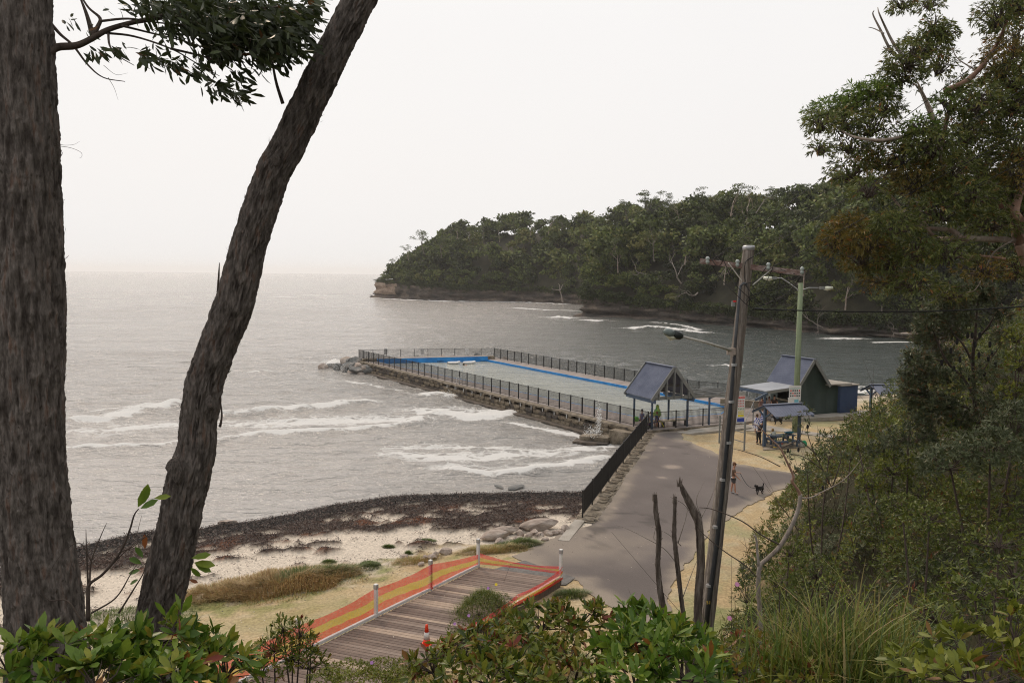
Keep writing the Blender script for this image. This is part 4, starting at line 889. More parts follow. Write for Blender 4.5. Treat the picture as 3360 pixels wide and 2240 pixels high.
# overhead lines towards the upper right
for i, ((x0, y0), (x1, y1)) in enumerate([((2375, 826), (3360, 95)), ((2480, 838), (3360, 290)), ((2583, 851), (3360, 432)), ((2688, 868), (3360, 530)), ((2405, 995), (3360, 683))]):
    a = at(x0, y0, 19.6); b = at(x1, y1, 17.5); e_ = a + (b - a) * 1.8; pts = [a + (e_ - a) * t - G3(0, 0, .0) * t for t in np.linspace(0, 1, 12)]
    d0 = at(ins[min(i, 3)][0] + 15, ins[min(i, 3)][1] - 4, 20) if i < 4 else a
    o = MB().tube([d0] + pts, .0085 if i < 4 else .010, 5, False).build('power_line', wire, smooth=True)
    tag(o, ['topmost thin overhead wire rising from the crossarm to the upper right', 'second overhead wire from the top, crossing the eucalyptus', 'third overhead wire from the top, crossing the eucalyptus', 'fourth overhead wire from the crossarm right end insulator', 'lowest thin overhead wire crossing behind the green pole top'][i], 'wire')
a, b = at(2487, 1014, 19.6), at(3360, 978, 19.0); e_ = a + (b - a) * 1.5
pts = [a + (e_ - a) * t - G3(0, 0, .22) * math.sin(math.pi * min(1, t)) * 1.0 for t in np.linspace(0, 1, 30)]
sc_ = MB().tube(pts, .017, 6, False).build('service_cable', wire, smooth=True); tag(sc_, 'thick black twisted service cable running level to the right', 'cable')
o = MB().tube([a - (.08, 0, -.01), a + (.12, 0, 0)], .03, 8).build('cable_clamp', wire); o.parent = sc_

# ------------------------------------------------------------------ boardwalk
bw = empty('boardwalk', (-4.45, 27.08, .75), 'weathered timber boardwalk with mixed old and new planks', 'boardwalk')
e1v = np.array((-.5550, -.8320)); e2v = np.array((.94, -.34)); c0 = np.array((-1.19, 31.97))
def BW(s, t, z=.9): p = c0 + e1v * s + e2v * t; return G3(p[0], p[1], z)
pw = .165 / 1.0
pitch = .17; ang = math.atan2(e2v[1], e2v[0]); per = abs(e1v[0] * e2v[1] - e1v[1] * e2v[0])
W_ = 3.35
for i in range(88):
    s = .12 + i * pitch / per; t0 = R.uniform(-.02, .02); q = R.rand()
    k = 3 if i in (12, 13, 16, 22, 23, 24, 31, 38, 39, 52, 53, 66, 67) else (0 if q < .45 else 1 if q < .68 else 2)
    pc = BW(s, W_ / 2, .885 + R.uniform(-.004, .004))
    wdt = pitch - .018
    o = MB().box((0, 0, 0), (W_ - .04 + t0, wdt, .04)).build('plank', M['plank%d' % k]); child(o, bw); o.location = pc; o.rotation_euler = (R.uniform(-.004, .004), R.uniform(-.004, .004), ang)
for t in (.05, W_ - .05):
    child(MB().beam(BW(0, t, .68), BW(17.5, t, .68), .10, .30).build('bearer', M['plank2']), bw)
child(MB().beam(BW(-.05, 0, .74), BW(-.05, W_, .74), .08, .22).build('end_beam', M['plank2']), bw)
child(MB().beam(BW(-.03, -.06, .955), BW(16, -.06, .955), .09, .10).build('kerb_rail', M['white']), bw)
child(MB().beam(BW(-.03, W_ + .02, .955), BW(6.5, W_ + .02, .955), .09, .10).build('kerb_rail', M['white']), bw)
# white posts with caps
posts = [(0, -.08, 'white post at the far left corner of the boardwalk, net gathered low on it'), (2.98, -.08, 'white post behind the net, second from the far corner of the boardwalk'), (5.88, -.08, 'white post in front of the net on the left edge of the boardwalk'), (9.30, -.08, 'white post nearest the camera, behind the leafy shrub'), (0.0, W_, 'white post at the right far corner of the boardwalk holding the bunched net')]
PZ = []
for s, t, lab in posts:
    r = empty('bollard_post', tuple(BW(s, t, .88)), lab, 'post', rz=math.atan2(e1v[1], e1v[0])); PZ.append(BW(s, t, .88))
    MB().box((0, 0, .48), (.105, .105, .98)).build('shaft', M['white'], r); MB().box((0, 0, 1.05), (.125, .125, .13)).build('cap', M['steel'], r); MB().box((0, 0, 1.13), (.11, .11, .03)).build('cap_top', M['white'], r)
# net
def netmat():
    m = bpy.data.materials.new('barrier_net'); m.use_nodes = True; t = m.node_tree; b = t.nodes['Principled BSDF']; l = t.links.new
    a = t.nodes.new('ShaderNodeAttribute'); a.attribute_name = 'band'; r = t.nodes.new('ShaderNodeValToRGB'); r.color_ramp.interpolation = 'CONSTANT'
    cs = [(0, (.85, .055, .018)), (.30, (.72, .50, .03)), (.61, (.82, .045, .04)), (.97, (.80, .02, .03))]
    r.color_ramp.elements[0].position = 0; r.color_ramp.elements[0].color = (*cs[0][1], 1); r.color_ramp.elements[1].position = cs[1][0]; r.color_ramp.elements[1].color = (*cs[1][1], 1)
    for p, c in cs[2:]: e = r.color_ramp.elements.new(p); e.color = (*c, 1)
    l(a.outputs['Fac'], r.inputs[0]); l(r.outputs[0], b.inputs['Base Color']); b.inputs['Roughness'].default_value = .5
    tr = t.nodes.new('ShaderNodeBsdfTranslucent'); l(r.outputs[0], tr.inputs[0]); m1 = t.nodes.new('ShaderNodeMixShader'); m1.inputs[0].default_value = .35; l(b.outputs[0], m1.inputs[1]); l(tr.outputs[0], m1.inputs[2])
    tp = t.nodes.new('ShaderNodeBsdfTransparent'); ms = t.nodes.new('ShaderNodeMixShader'); co = t.nodes.new('ShaderNodeTexCoord'); n = t.nodes.new('ShaderNodeTexNoise'); n.inputs['Scale'].default_value = 14; n.inputs['Detail'].default_value = 5; l(co.outputs['Object'], n.inputs['Vector'])
    mr = t.nodes.new('ShaderNodeMapRange'); mr.inputs[1].default_value = .3; mr.inputs[2].default_value = .7; mr.inputs[3].default_value = .50; mr.inputs[4].default_value = .80; l(n.outputs['Fac'], mr.inputs[0])
    l(mr.outputs[0], ms.inputs[0]); l(tp.outputs[0], ms.inputs[1]); l(m1.outputs[0], ms.inputs[2]); l(ms.outputs[0], t.nodes['Material Output'].inputs[0]); return m
NET = netmat()
nr = empty('barrier_net', tuple(BW(5, 0, .9)), 'red and yellow plastic mesh barrier netting strung round the boardwalk', 'netting')
def netpanel(A, B, loA, hiA, loB, hiB, sag=.06, out=(0, 0, 0), n=44, k=18, wr=.015, fold=0):
    A = np.array(A, float); B = np.array(B, float); out = np.array(out, float); V = []; bd = []
    for i in range(n + 1):
        t = i / n; p = A + (B - A) * t; sg = sag * 4 * t * (1 - t); lo = loA + (loB - loA) * t; hi = hiA + (hiB - hiA) * t - sg
        gather = 1 - .0 * t
        for j in range(k + 1):
            v = j / k; z = lo + (hi - lo) * v; w_ = wr * math.sin(9 * v + 5 * t + 2.5 * float(vn(t * 6, v * 4))) * (1 - (2 * t - 1) ** 8) + fold * math.sin(v * 14 + t * 2)
            V.append(p * (1, 1, 0) + out * (w_ / (np.linalg.norm(out) + 1e-9) + .12 * math.sin(math.pi * t) * (.3 + .7 * v * (1 - v) * 4)) + (0, 0, z)); bd.append(v + .035 * math.sin(t * 5 + 1) + .02 * float(vn(t * 9, 0)))
    F = [(i * (k + 1) + j, (i + 1) * (k + 1) + j, (i + 1) * (k + 1) + j + 1, i * (k + 1) + j + 1) for i in range(n) for j in range(k)]
    return child(obj('net_panel', mkmesh('net_panel', np.array(V), F, NET, True, {'band': np.clip(bd, 0, 1)})), nr)
outl = (-e2v[0], -e2v[1], 0)
P0, P1, P2_, P3, P4 = [p for p in PZ]
shf = np.array((*(-e2v * .07), 0)); ins_ = -shf
netpanel(P0 + ins_ * .6, P1 + ins_, .95, 1.40, .93, 1.88, .05, outl); netpanel(P1 + ins_, P2_ + shf, .93, 1.88, .93, 1.84, .09, outl); netpanel(P2_ + shf, P3 + ins_, .93, 1.84, .93, 1.84, .12, outl); netpanel(P3 + ins_, BW(15.5, -.1), .93, 1.84, .93, 1.8, .1, outl)
e1o = (-e1v[0], -e1v[1], 0)
netpanel(P0 + (0, .06, 0), P4 + (0, .06, 0), .98, 1.42, 1.02, 1.34, .16, e1o, fold=.03)
netpanel(P4 + (.06, 0, 0), BW(3.2, W_ + .1), .82, 1.36, .93, 1.30, .10, (e2v[0], e2v[1], 0), fold=.035); netpanel(BW(3.2, W_ + .1), BW(7.5, W_ + .1), .93, 1.3, .93, 1.3, .12, (e2v[0], e2v[1], 0))
# a dead vine hung on the net and leaf litter on the planks
dv = MB().tube(curve([at(1676, 1848, 31.2), at(1662, 1885, 30.6), at(1652, 1915, 30.2), at(1650, 1960, 29.5)]), .006, 4).build('dead_vine', M['twig']); tag(dv, 'thin dead vine stem with curled leaves hanging over the net', 'vine')
# traffic cone
cp_ = atz(1400, 2115, .9) ; cone = empty('traffic_cone', tuple(cp_), 'orange traffic cone with white reflective sleeve standing on the boardwalk', 'cone')
CS = .92
MB().box((0, 0, .02), (.30, .30, .04)).build('base', M['cone'], cone); MB().lathe((0, 0, 0), [(.125, .03), (.100, .20), (.098, .20)], 20).build('cone_body', M['cone'], cone, True)
MB().lathe((0, 0, 0), [(.101, .20), (.070, .43)], 20).build('reflective_sleeve', M['reflect'], cone, True); MB().lathe((0, 0, 0), [(.069, .43), (.045, .62), (.040, .66), (.02, .67)], 20).build('cone_tip', M['cone'], cone, True)
# inflatables
def boat(x, y, label, rot, s=.62):
    p = atz(*c3(x, y), .93); r = empty('inflatable_boat', tuple(p), label, 'inflatable', rz=rot); pts = []
    for k in range(25):
        t = 2 * math.pi * k / 24; pts.append((1.15 * s * math.cos(t), .62 * s * math.sin(t) * (1 if math.cos(t) > -.2 else .95), .18 + .10 * max(0, math.cos(t)) ** 3))
    MB().tube(pts, .21 * s, 10, False).build('hull_tube', M['white'], r, True); MB().box((0, 0, .08), (1.7 * s, .8 * s, .05)).build('floor', M['rooflight'], r); return p
pa = boat(1590, 340, 'white inflatable boat floating on the left below the blue wall', .1); pbb = boat(1772, 337, 'white inflatable boat with raised bow floating near the far right corner', .25)
for (x, y) in ((1520, 330), (1705, 350)):
    p = atz(*c3(x, y), .98); o = MB().lathe(p - (0, 0, .1), [(.02, 0), (.11, .06), (.13, .16), (.10, .27), (.03, .31)], 10).build('swimmer_head', plain('hair_dark', (.05, .03, .02)), smooth=True)
    o.name = 'person'; tag(o, 'swimmer with only dark hair above water at the left end of the %s white inflatable' % ('left' if x < 1600 else 'right'), 'person')
    b_ = MB().tube([p + (.1, 0, -.08), p + (.45, .02, 0)], [.10, .07], 8).build('shoulder', plain('skin', (.48, .26, .18)), smooth=True); child(b_, o) ; b_.matrix_parent_inverse = Matrix()
# ------------------------------------------------------------------ leaves
def unit(a): return a / (np.linalg.norm(a, axis=-1, keepdims=True) + 1e-9)
def leafgeo(P, D, N, Ls, Ws, kind=1, droop=.12):
    """P base, D direction, N face normal; kind 0: 2 triangles, 1: ribbed 4 triangles, 2: 8-vertex curved leaf"""
    n = len(P); D = unit(D); Sd = unit(np.cross(D, N)); N = np.cross(Sd, D); L = Ls[:, None]; W = Ws[:, None]
    if kind == 0:
        V = np.stack([P, P + D * L * .45 + Sd * W * .5, P + D * L - N * L * droop, P + D * L * .45 - Sd * W * .5], 1); idx = [np.array([[0, 3, 2], [0, 2, 1]])]; k = 4
    elif kind == 1:
        c = P + D * L * .5 - N * W * .14; V = np.stack([P, P + D * L * .48 + Sd * W * .5, c, P + D * L * .48 - Sd * W * .5, P + D * L - N * L * droop], 1); idx = [np.array([[0, 2, 1], [0, 3, 2], [1, 2, 4], [2, 3, 4]])]; k = 5
    else:
        c1 = P + D * L * .38 - N * W * .10; c2 = P + D * L * .74 - N * (W * .10 + L * droop * .5)
        V = np.stack([P, P + D * L * .34 + Sd * W * .42, c1, P + D * L * .34 - Sd * W * .42, P + D * L * .72 + Sd * W * .46 - N * L * droop * .4, c2, P + D * L * .72 - Sd * W * .46 - N * L * droop * .4, P + D * L - N * L * droop], 1)
        idx = [np.array([[0, 2, 1], [0, 3, 2], [4, 5, 7], [5, 6, 7]]), np.array([[1, 2, 5, 4], [2, 3, 6, 5]])]; k = 8
    base = (np.arange(n) * k)[:, None, None]
    return V.reshape(-1, 3), [(i[None] + base).reshape(-1, i.shape[1]) for i in idx], k
def joinmesh(name, parts, material, smooth=False):
    """parts: list of (V, [F arrays], tint per vertex)"""
    Vs = []; T = []; Fd = {}; off = 0
    for V, Fl, t in parts:
        Vs.append(V); T.append(t)
        for f in Fl: Fd.setdefault(f.shape[1], []).append(f + off)
        off += len(V)
    return mkmesh(name, np.concatenate(Vs), [np.concatenate(v) for v in Fd.values()], material, smooth, {'tint': np.concatenate(T)})
def sphere_dirs(n, r=R, up=-.35):
    d = unit(r.normal(size=(n * 2 + 20, 3))); d = d[d[:, 2] > up][:n]; return d
def rosettes(tips, dirs, nl, L, W, spread=.9, kind=1, tint=None, r=R, droop=.12, hang=0.):
    n = len(tips); P = np.repeat(tips, nl, 0); A = np.repeat(unit(dirs), nl, 0)
    rnd = r.normal(size=P.shape); side = unit(rnd - A * (rnd * A).sum(1, keepdims=True)); th = np.abs(r.normal(spread, .28, size=(len(P), 1)))
    D = A * np.cos(th) + side * np.sin(th); D[:, 2] -= hang; D = unit(D); Nn = A * np.sin(th) - side * np.cos(th) if hang < .5 else r.normal(size=P.shape)
    Nn = Nn + r.normal(0, .25, P.shape)
    s = r.uniform(.42, 1.22, len(P)); base = np.repeat(r.rand(n) if tint is None else tint, nl); t = np.clip(base + r.normal(0, .13, len(P)), 0, 1)
    return P + D * .01, D, Nn, L * s, W * s * r.uniform(.8, 1.15, len(P)), t
def pxblob(px, py, Y, rx, ry, rd=None):
    c = at(px, py, Y); k = Y / FPX; return c, np.array((rx * k, (rd if rd else (rx + ry) / 2) * k, ry * k))
SHELL = lambda n, r=R, lo=.72: (r.uniform(lo ** 2, 1, size=(n, 1))) ** .5
LEAFPART = {}
def bush(name, label, cat, blobs, mat_, L, W, per_m2=60, nl=7, spread=.85, kind=1, group=None, parts=0, tint=(.1, .75), base=None, stem=.012, hang=0., stemmat='twig', up=-.4, droop=.12, accent=0, twigs=1.0, seed=None, lo=.72):
    r = np.random.RandomState(seed if seed is not None else R.randint(1e6)); c0 = blobs[0][0]; b0 = np.array(base if base is not None else (c0[0], c0[1], h1(c0[0], c0[1]) - .1))
    root = empty(name, tuple(b0), label, cat, group); arr = []; sm = MB(); tipsall = []
    for c, rad in blobs:
        area = 4 * math.pi * ((rad[0] * rad[1]) ** 1.6 / 3 + (rad[0] * rad[2]) ** 1.6 / 3 + (rad[1] * rad[2]) ** 1.6 / 3) ** (1 / 1.6); n = max(4, int(area * per_m2 * .6))
        d = sphere_dirs(n, r, up); n = len(d); lump = 1 + .22 * fbm(d[:, 0] * 2.2 + c[0], d[:, 1] * 2.2, d[:, 2] * 2.2, s=3)[:, None]
        tips = c + d * rad * SHELL(n, r, lo) * lump; dirs = unit(d + (0, 0, .5) + r.normal(0, .3, d.shape)); hgt = (d[:, 2] + 1) / 2
        tt = np.clip(tint[0] + (tint[1] - tint[0]) * (.5 * r.rand(n) + .5 * (.5 + .5 * vn(d[:, 0] * 3 + c[0], d[:, 1] * 3, d[:, 2] * 3, 8))), 0, 1)
        if accent: tt = np.where(r.rand(n) < accent, .93 + .07 * r.rand(n), tt)
        arr.append(rosettes(tips, dirs, nl, L, W, spread, kind, tt, r, droop, hang)); tipsall.append(tips)
        # stems from the base to the blob, then twigs to some tips
        mid = b0 + (c - b0) * .55 + r.normal(0, .08, 3) * np.linalg.norm(c - b0) * .3; core = c - (0, 0, rad[2] * .3)
        sm.tube(curve([b0, mid, core], 4), list(np.linspace(stem * 2, stem, 9)), 6)
        for q in r.permutation(n)[:int(min(n, 26) * twigs)]: sm.tube([core, core + (tips[q] - core) * .5 + r.normal(0, .05, 3) * rad, tips[q]], [stem * .7, stem * .45, stem * .2], 4, False)
    P, D, Nn, Ls, Ws, T = [np.concatenate(a) for a in zip(*arr)]
    if parts:
        dist = np.linalg.norm(P - (0, 0, CAMZ), axis=1) - .35 * (P[:, 2] - P[:, 2].min()) + r.uniform(0, .5, len(P)); pick = np.argsort(dist)[:parts]; mask = np.zeros(len(P), bool); mask[pick] = True
        key = (mat_, round(W / L, 2))
        if key not in LEAFPART:
            LEAFPART[key] = []
            for tv in (.15, .3, .45, .6, .75, .95):
                V, Fl, k = leafgeo(np.zeros((1, 3)), np.array([[1., 0, 0]]), np.array([[0, 0, 1.]]), np.array([1.]), np.array([W / L]), 2, droop)
                LEAFPART[key].append(mkmesh('leaf', V, [f for f in Fl], M[mat_], True, {'tint': np.full(len(V), tv)}))
        for i in pick:
            d = Vector(D[i]); s_ = d.cross(Vector(Nn[i])).normalized(); n_ = s_.cross(d); q = LEAFPART[key][int(np.argmin(np.abs(np.array((.15, .3, .45, .6, .75, .95)) - T[i])))]
            o = obj('leaf', q, root); rt_ = Matrix(((d.x, s_.x, n_.x, P[i][0] - b0[0]), (d.y, s_.y, n_.y, P[i][1] - b0[1]), (d.z, s_.z, n_.z, P[i][2] - b0[2]), (0, 0, 0, 1)))
            o.matrix_local = rt_ @ Matrix.Scale(float(Ls[i]), 4)
        P, D, Nn, Ls, Ws, T = [a[~mask] for a in (P, D, Nn, Ls, Ws, T)]
    V, Fl, k = leafgeo(P, D, Nn, Ls, Ws, kind, droop)
    fo = obj('foliage', joinmesh('foliage', [(V, Fl, np.repeat(T, k))], M[mat_], False)); tag(child(fo, root), kind='stuff')
    if sm.v: child(sm.build('stems', M[stemmat]), root).name = 'stem'
    return root
# ------------------------------------------------------------------ headlands
def ribbon(name, pts, label, mats, rows=26, zc=8.5, samples=140, dep=70):
    """pts: (x, y, nx, ny, ridge height, cliff height)"""
    A = np.array(pts, float); t = np.linspace(0, len(A) - 1, samples); I = [np.interp(t, range(len(A)), A[:, k]) for k in range(6)]
    x, y = I[0], I[1]; nn = unit(np.stack([I[2], I[3]], 1)); V = []; T = []
    x = x + 1.2 * fbm(t * 6, t * 0, s=91) * 2; offs = []
    for j in range(rows + 1):
        if j <= 12:
            u = j / 12; z = -1 + (I[5] + 1) * u; ledge = .55 * vn(t * .6, np.full_like(t, j * 1.1), s=92) + 1.3 * vn(t * 3.1, np.full_like(t, j * .6), s=93); off = u * 2.2 + ledge * .9 + (1.3 if j in (0, 1, 2) else 0) * -.9; zj = z
            # undercut darker band near the water
            off = off + (1.0 if 2 < j < 5 else 0) * .8
        else:
            u = (j - 12) / (rows - 12); off = 2.6 + dep * u ** 1.2; zj = I[5] + (I[4] - I[5]) * (1 - (1 - u) ** 2.2) + 1.2 * fbm(t * 2, np.full_like(t, u * 6), s=94) * sst(0, .15, np.full_like(t, u))
        V.append(np.stack([x + nn[:, 0] * off, y + nn[:, 1] * off, zj + 0 * t], 1))
    V = np.array(V); n = samples; i = np.arange(rows)[:, None] * n + np.arange(n - 1)[None]
    F = np.stack([i, i + 1, i + n + 1, i + n], -1).reshape(-1, 4)
    me = mkmesh(name, V.reshape(-1, 3), F, mats[0]); me.materials.append(mats[1]); me.materials.append(mats[2])
    mi = np.zeros(len(F), int); row = np.repeat(np.arange(rows), n - 1); col = np.tile(np.arange(n - 1), rows); mi[row >= 12] = 1
    if mats[3]: mi[(row < 12) & (row > 3) & (t[col] < mats[3])] = 2
    me.polygons.foreach_set('material_index', mi.astype(np.int32)); o = obj(name, me); return tag(o, kind='structure'), V, t
HL1 = [(-60, 455, 1, .0, 8, 6), (-70, 440, 1, .2, 10, 8), (-71.9, 424, .8, .6, 12, 8), (-57.8, 411, .35, 1, 17, 7.5), (-40.7, 391, .15, 1, 27, 6.5), (-25.6, 382, 0, 1, 31, 5.5), (2.6, 381, 0, 1, 34, 5), (23.8, 360, .1, 1, 35, 4.5), (36, 335, .2, 1, 35, 4), (40, 300, .5, 1, 35, 4)]
HL2 = [(36, 300, 1, .2, 27, 6), (24, 272, 1, .1, 27, 6), (20.8, 255, .9, .5, 25, 6), (34.8, 242, .55, .85, 27, 4.5), (50.8, 221, .6, .8, 27, 3.2), (60.8, 200, .7, .75, 27, 3), (68.7, 181.5, .7, .7, 26, 2.6), (80, 172, .7, .7, 26, 2.2), (96, 168, .7, .7, 26, 2), (104, 150, 1, .3, 30, 2), (100, 130, 1, .1, 28, 2), (92, 108, 1, 0, 25, 2)]
_, V1, t1 = ribbon('cliff', HL1, '', (M['cliff'], M['forest_floor'], M['cliff_pale'], 2.9))
_, V2, t2 = ribbon('cliff', HL2, '', (M['cliff'], M['forest_floor'], M['cliff_pale'], 0), dep=60)
def crownproto(seed, h=10, wd=7, n=620, q=.80, kindc=0):
    r = np.random.RandomState(seed); pc = []; puffs = 9 if kindc == 0 else 6
    for k in range(puffs):
        a = r.uniform(0, 6.28); rr = wd * .5 * r.uniform(.15, .85); z = h * (1 - .42 * (rr / (wd * .5)) ** 1.5) * r.uniform(.72, 1) if kindc == 0 else h * r.uniform(.25, .95)
        pc.append((rr * math.cos(a), rr * math.sin(a), z, wd * r.uniform(.17, .30)))
    P = []; T = []
    for x, y, z, s in pc:
        m_ = n // puffs; d = sphere_dirs(m_, r, -.45); p = d * s * (.55 + .5 * r.rand(len(d), 1)) * (1, 1, .62) + (x, y, z); P.append(p); T.append(.34 + r.normal(0, .13, len(d)) + .30 * r.rand())
    P = np.concatenate(P); T = np.clip(np.concatenate(T), 0, 1); D = unit(r.normal(size=P.shape)); N = unit(r.normal(size=P.shape) + (0, 0, .8))
    V, Fl, k = leafgeo(P, D, N, q * r.uniform(.6, 1.3, len(P)), q * .75 * r.uniform(.6, 1.2, len(P)), 0, 0.2)
    return V, Fl, np.repeat(T, k), pc
PR = [crownproto(100 + i, h=10 + (i % 3), wd=7 + (i % 2) * 1.5, n=540, kindc=0 if i % 3 else 1) for i in range(7)]
PRF = [crownproto(200 + i, h=9, wd=7.5, n=400, q=1.08, kindc=i % 2) for i in range(5)]
PRS = [crownproto(400 + i, h=9, wd=8, n=170, q=1.15, kindc=1) for i in range(4)]
forest = []; rf = np.random.RandomState(55)
SKY = []
for V_, cnt, protos, rows in ((V1, 400, PRF, (12, 24)), (V2, 470, PR, (12, 25))):
    for k in range(cnt):
        fr_ = rf.rand() ** (1.35); ro = rows[0] + fr_ * (rows[1] - rows[0]); co_ = rf.uniform(2, V_.shape[1] - 2); j, i = int(ro), int(co_); a, b = ro - j, co_ - i
        p = V_[j, i] * (1 - a) * (1 - b) + V_[j + 1, i] * a * (1 - b) + V_[j, i + 1] * (1 - a) * b + V_[j + 1, i + 1] * a * b
        V, Fl, T, pc = protos[rf.randint(len(protos))]; s = rf.uniform(.9, 1.6) * (1 if ro > 13.5 else .62); tipf = 1
        if V_ is V1: tipf = np.clip((p[0] + 82) / 28, .3, 1); s *= tipf
        az = rf.uniform(0, 6.28); c, sn = math.cos(az), math.sin(az); W = np.stack([V[:, 0] * c - V[:, 1] * sn, V[:, 0] * sn + V[:, 1] * c, V[:, 2]], 1) * s + p - (0, 0, 1.5 * s)
        forest.append((W, Fl, np.clip(T * 1.25 - .08 + rf.normal(0, .20), 0, 1)))
    # hanging scrub along the cliff top edge
    for i in range(0, V_.shape[1], 1):
        for j, ss in ((12, .40), (11, .34), (9, .30)):
            if rf.rand() < (.95 if j == 12 else .55 if j == 11 else .3) + (.3 if V_ is V2 else 0):
                V, Fl, T, pc = PRS[rf.randint(4)]; p = V_[j, i]; s = ss * rf.uniform(.8, 1.3)
                if V_ is V1 and p[0] < -55: s *= .5
                if V_ is V1 and p[0] < -66 and j < 12: continue
                forest.append((V * s + p - (0, .6, 2.6 * s), Fl, np.clip(T * .7 + rf.normal(0, .1), 0, 1)))
f = obj('forest', joinmesh('forest', forest, M['forest_leaf'])); tag(f, kind='stuff')
# individual headland trees
def branch(sm, p, d, L, r0, depth, r, tips, wob=.25, fork=2, mind=0, gmin=.62, segs=4):
    pts = [np.array(p)]; dd = np.array(d, float); rad = [r0]
    for k in range(segs):
        dd = unit(dd + r.normal(0, wob, 3) * .5 + np.array((0, 0, .05))); pts.append(pts[-1] + dd * L / segs); rad.append(r0 * (1 - .45 * (k + 1) / segs))
    sm.tube(pts, rad, 6 if r0 > .03 else 4, False)
    if depth <= mind: tips.append((pts[-1], dd)); return
    for k in range(fork):
        q = pts[-1] if k == 0 else pts[r.randint(segs // 2, segs + 1)]; nd = unit(dd + r.normal(0, .55, 3)); branch(sm, q, nd, L * r.uniform(gmin, gmin + .22), rad[-1] * .85, depth - 1, r, tips, wob, fork, mind, gmin, segs)
def headtree(seed, H, crown_w, q=.55, n=700):
    r = np.random.RandomState(seed); sm = MB(); tips = []
    branch(sm, (0, 0, -1), (r.normal(0, .12), r.normal(0, .12), 1), H * .5, .22 * H / 12, 3, r, tips, .22, 3, 0, .5)
    parts = []
    for p, d in tips:
        m_ = n // len(tips); dr = sphere_dirs(m_, r, -.4); P = p + dr * crown_w * .13 * (.5 + .6 * r.rand(len(dr), 1)) * (1.25, 1.25, .55); T = np.clip(.5 + r.normal(0, .14, len(dr)), 0, 1)
        V, Fl, k = leafgeo(P, unit(r.normal(size=P.shape)), unit(r.normal(size=P.shape) + (0, 0, .8)), q * r.uniform(.6, 1.3, len(P)), q * .7 * r.uniform(.6, 1.2, len(P)), 0, .2); parts.append((V, Fl, np.repeat(T, k)))
    return joinmesh('crown', parts, M['forest_leaf']), sm.mesh('trunk', M['pale_bark'] if seed % 2 else M['bark'])
HT = [headtree(300 + i, 13 + (i % 3) * 1.5, 9) for i in range(5)]; HT2 = [headtree(320 + i, 14, 7.5, .45, 900) for i in range(4)]
def place_tree(px, ytop, Y, H, label, group=None, meshes=HT, zs=1):
    top = at(px, ytop, Y); c, t_ = meshes[R.randint(len(meshes))]; s = H / 13.5; o = empty('gum_tree', (top[0], top[1], top[2] - H * .98), label, 'tree', group, R.uniform(0, 6.28)); o.scale = (s, s, s * zs)
    obj('crown', c, o); obj('trunk', t_, o); return o
place_tree(1392, 742, 392, 12.5, 'tall flat-topped gum standing highest near the seaward tip of the far headland')
place_tree(1450, 765, 388, 11, 'second open-crowned gum right of the flat-topped one near the headland tip')
place_tree(1285, 835, 402, 5, 'low wind-pruned tree nearest the sea at the headland tip'); place_tree(1340, 800, 398, 7.5, 'small dark tree between the tip shrubs and the flat-topped gum')
for px, yt in ((1500, 735), (1540, 730), (1590, 742), (1640, 732), (1690, 716), (1740, 712), (1800, 705), (1845, 700), (1890, 698), (1940, 702), (1990, 700), (2030, 690)): place_tree(px, yt, 400 - (px - 1500) * .04, 8.5, 'open-crowned gum on the skyline of the far headland', 'gum trees along the far skyline')
place_tree(2128, 636, 262, 13, 'broad rounded gum where the near headland skyline first peaks', None, HT2); place_tree(2400, 575, 245, 15, 'tallest gum sticking up above the near headland skyline', None, HT2); place_tree(2455, 600, 240, 13, 'gum just right of the tallest skyline tree', None, HT2)
place_tree(2735, 602, 225, 12, 'bright green rounded crown at the right end of the skyline', None, HT2); place_tree(2600, 618, 232, 11, 'separate rounded crown between the tallest gum and the bright crown', None, HT2)
for px, yt in ((2070, 668), (2180, 640), (2230, 632), (2290, 628), (2340, 625), (2510, 622), (2555, 626), (2660, 622), (2790, 625), (2850, 640)): place_tree(px, yt, 272 - (px - 2070) * .05, 9, 'gum crown on the skyline of the near headland', 'gum trees along the near skyline', HT2)
for px, yt, Y, lb in ((2250, 745, 232, 'pale gum crown on the wooded slope just left above the crossarm end'), (2330, 700, 236, 'pale gum crown high on the slope above the left half of the crossarm'), (2480, 730, 218, 'pale gum crown on the slope directly above the power pole cap'), (2590, 760, 206, 'yellowish gum crown on the slope above the right end of the crossarm'), (2700, 700, 214, 'high pale gum crown beside the left fringe of the big eucalyptus'), (2640, 830, 192, 'pale gum crown directly behind the two lamps of the green pole'), (2380, 800, 214, 'pale gum crown immediately left of the power pole top'), (2150, 740, 243, 'pale gum crown on the slope midway between the headland corner and the crossarm'), (2030, 780, 250, 'pale gum crown above the left corner of the near headland'), (2780, 860, 182, 'low pale gum crown seen between the green pole and the big eucalyptus'), (2900, 880, 176, 'low gum crown behind the drooping lower foliage of the big eucalyptus'), (2850, 760, 195, 'gum crown half hidden behind the orange foliage of the big eucalyptus')): place_tree(px, yt, Y, 10, lb, 'pale gums on the near slope', HT2)
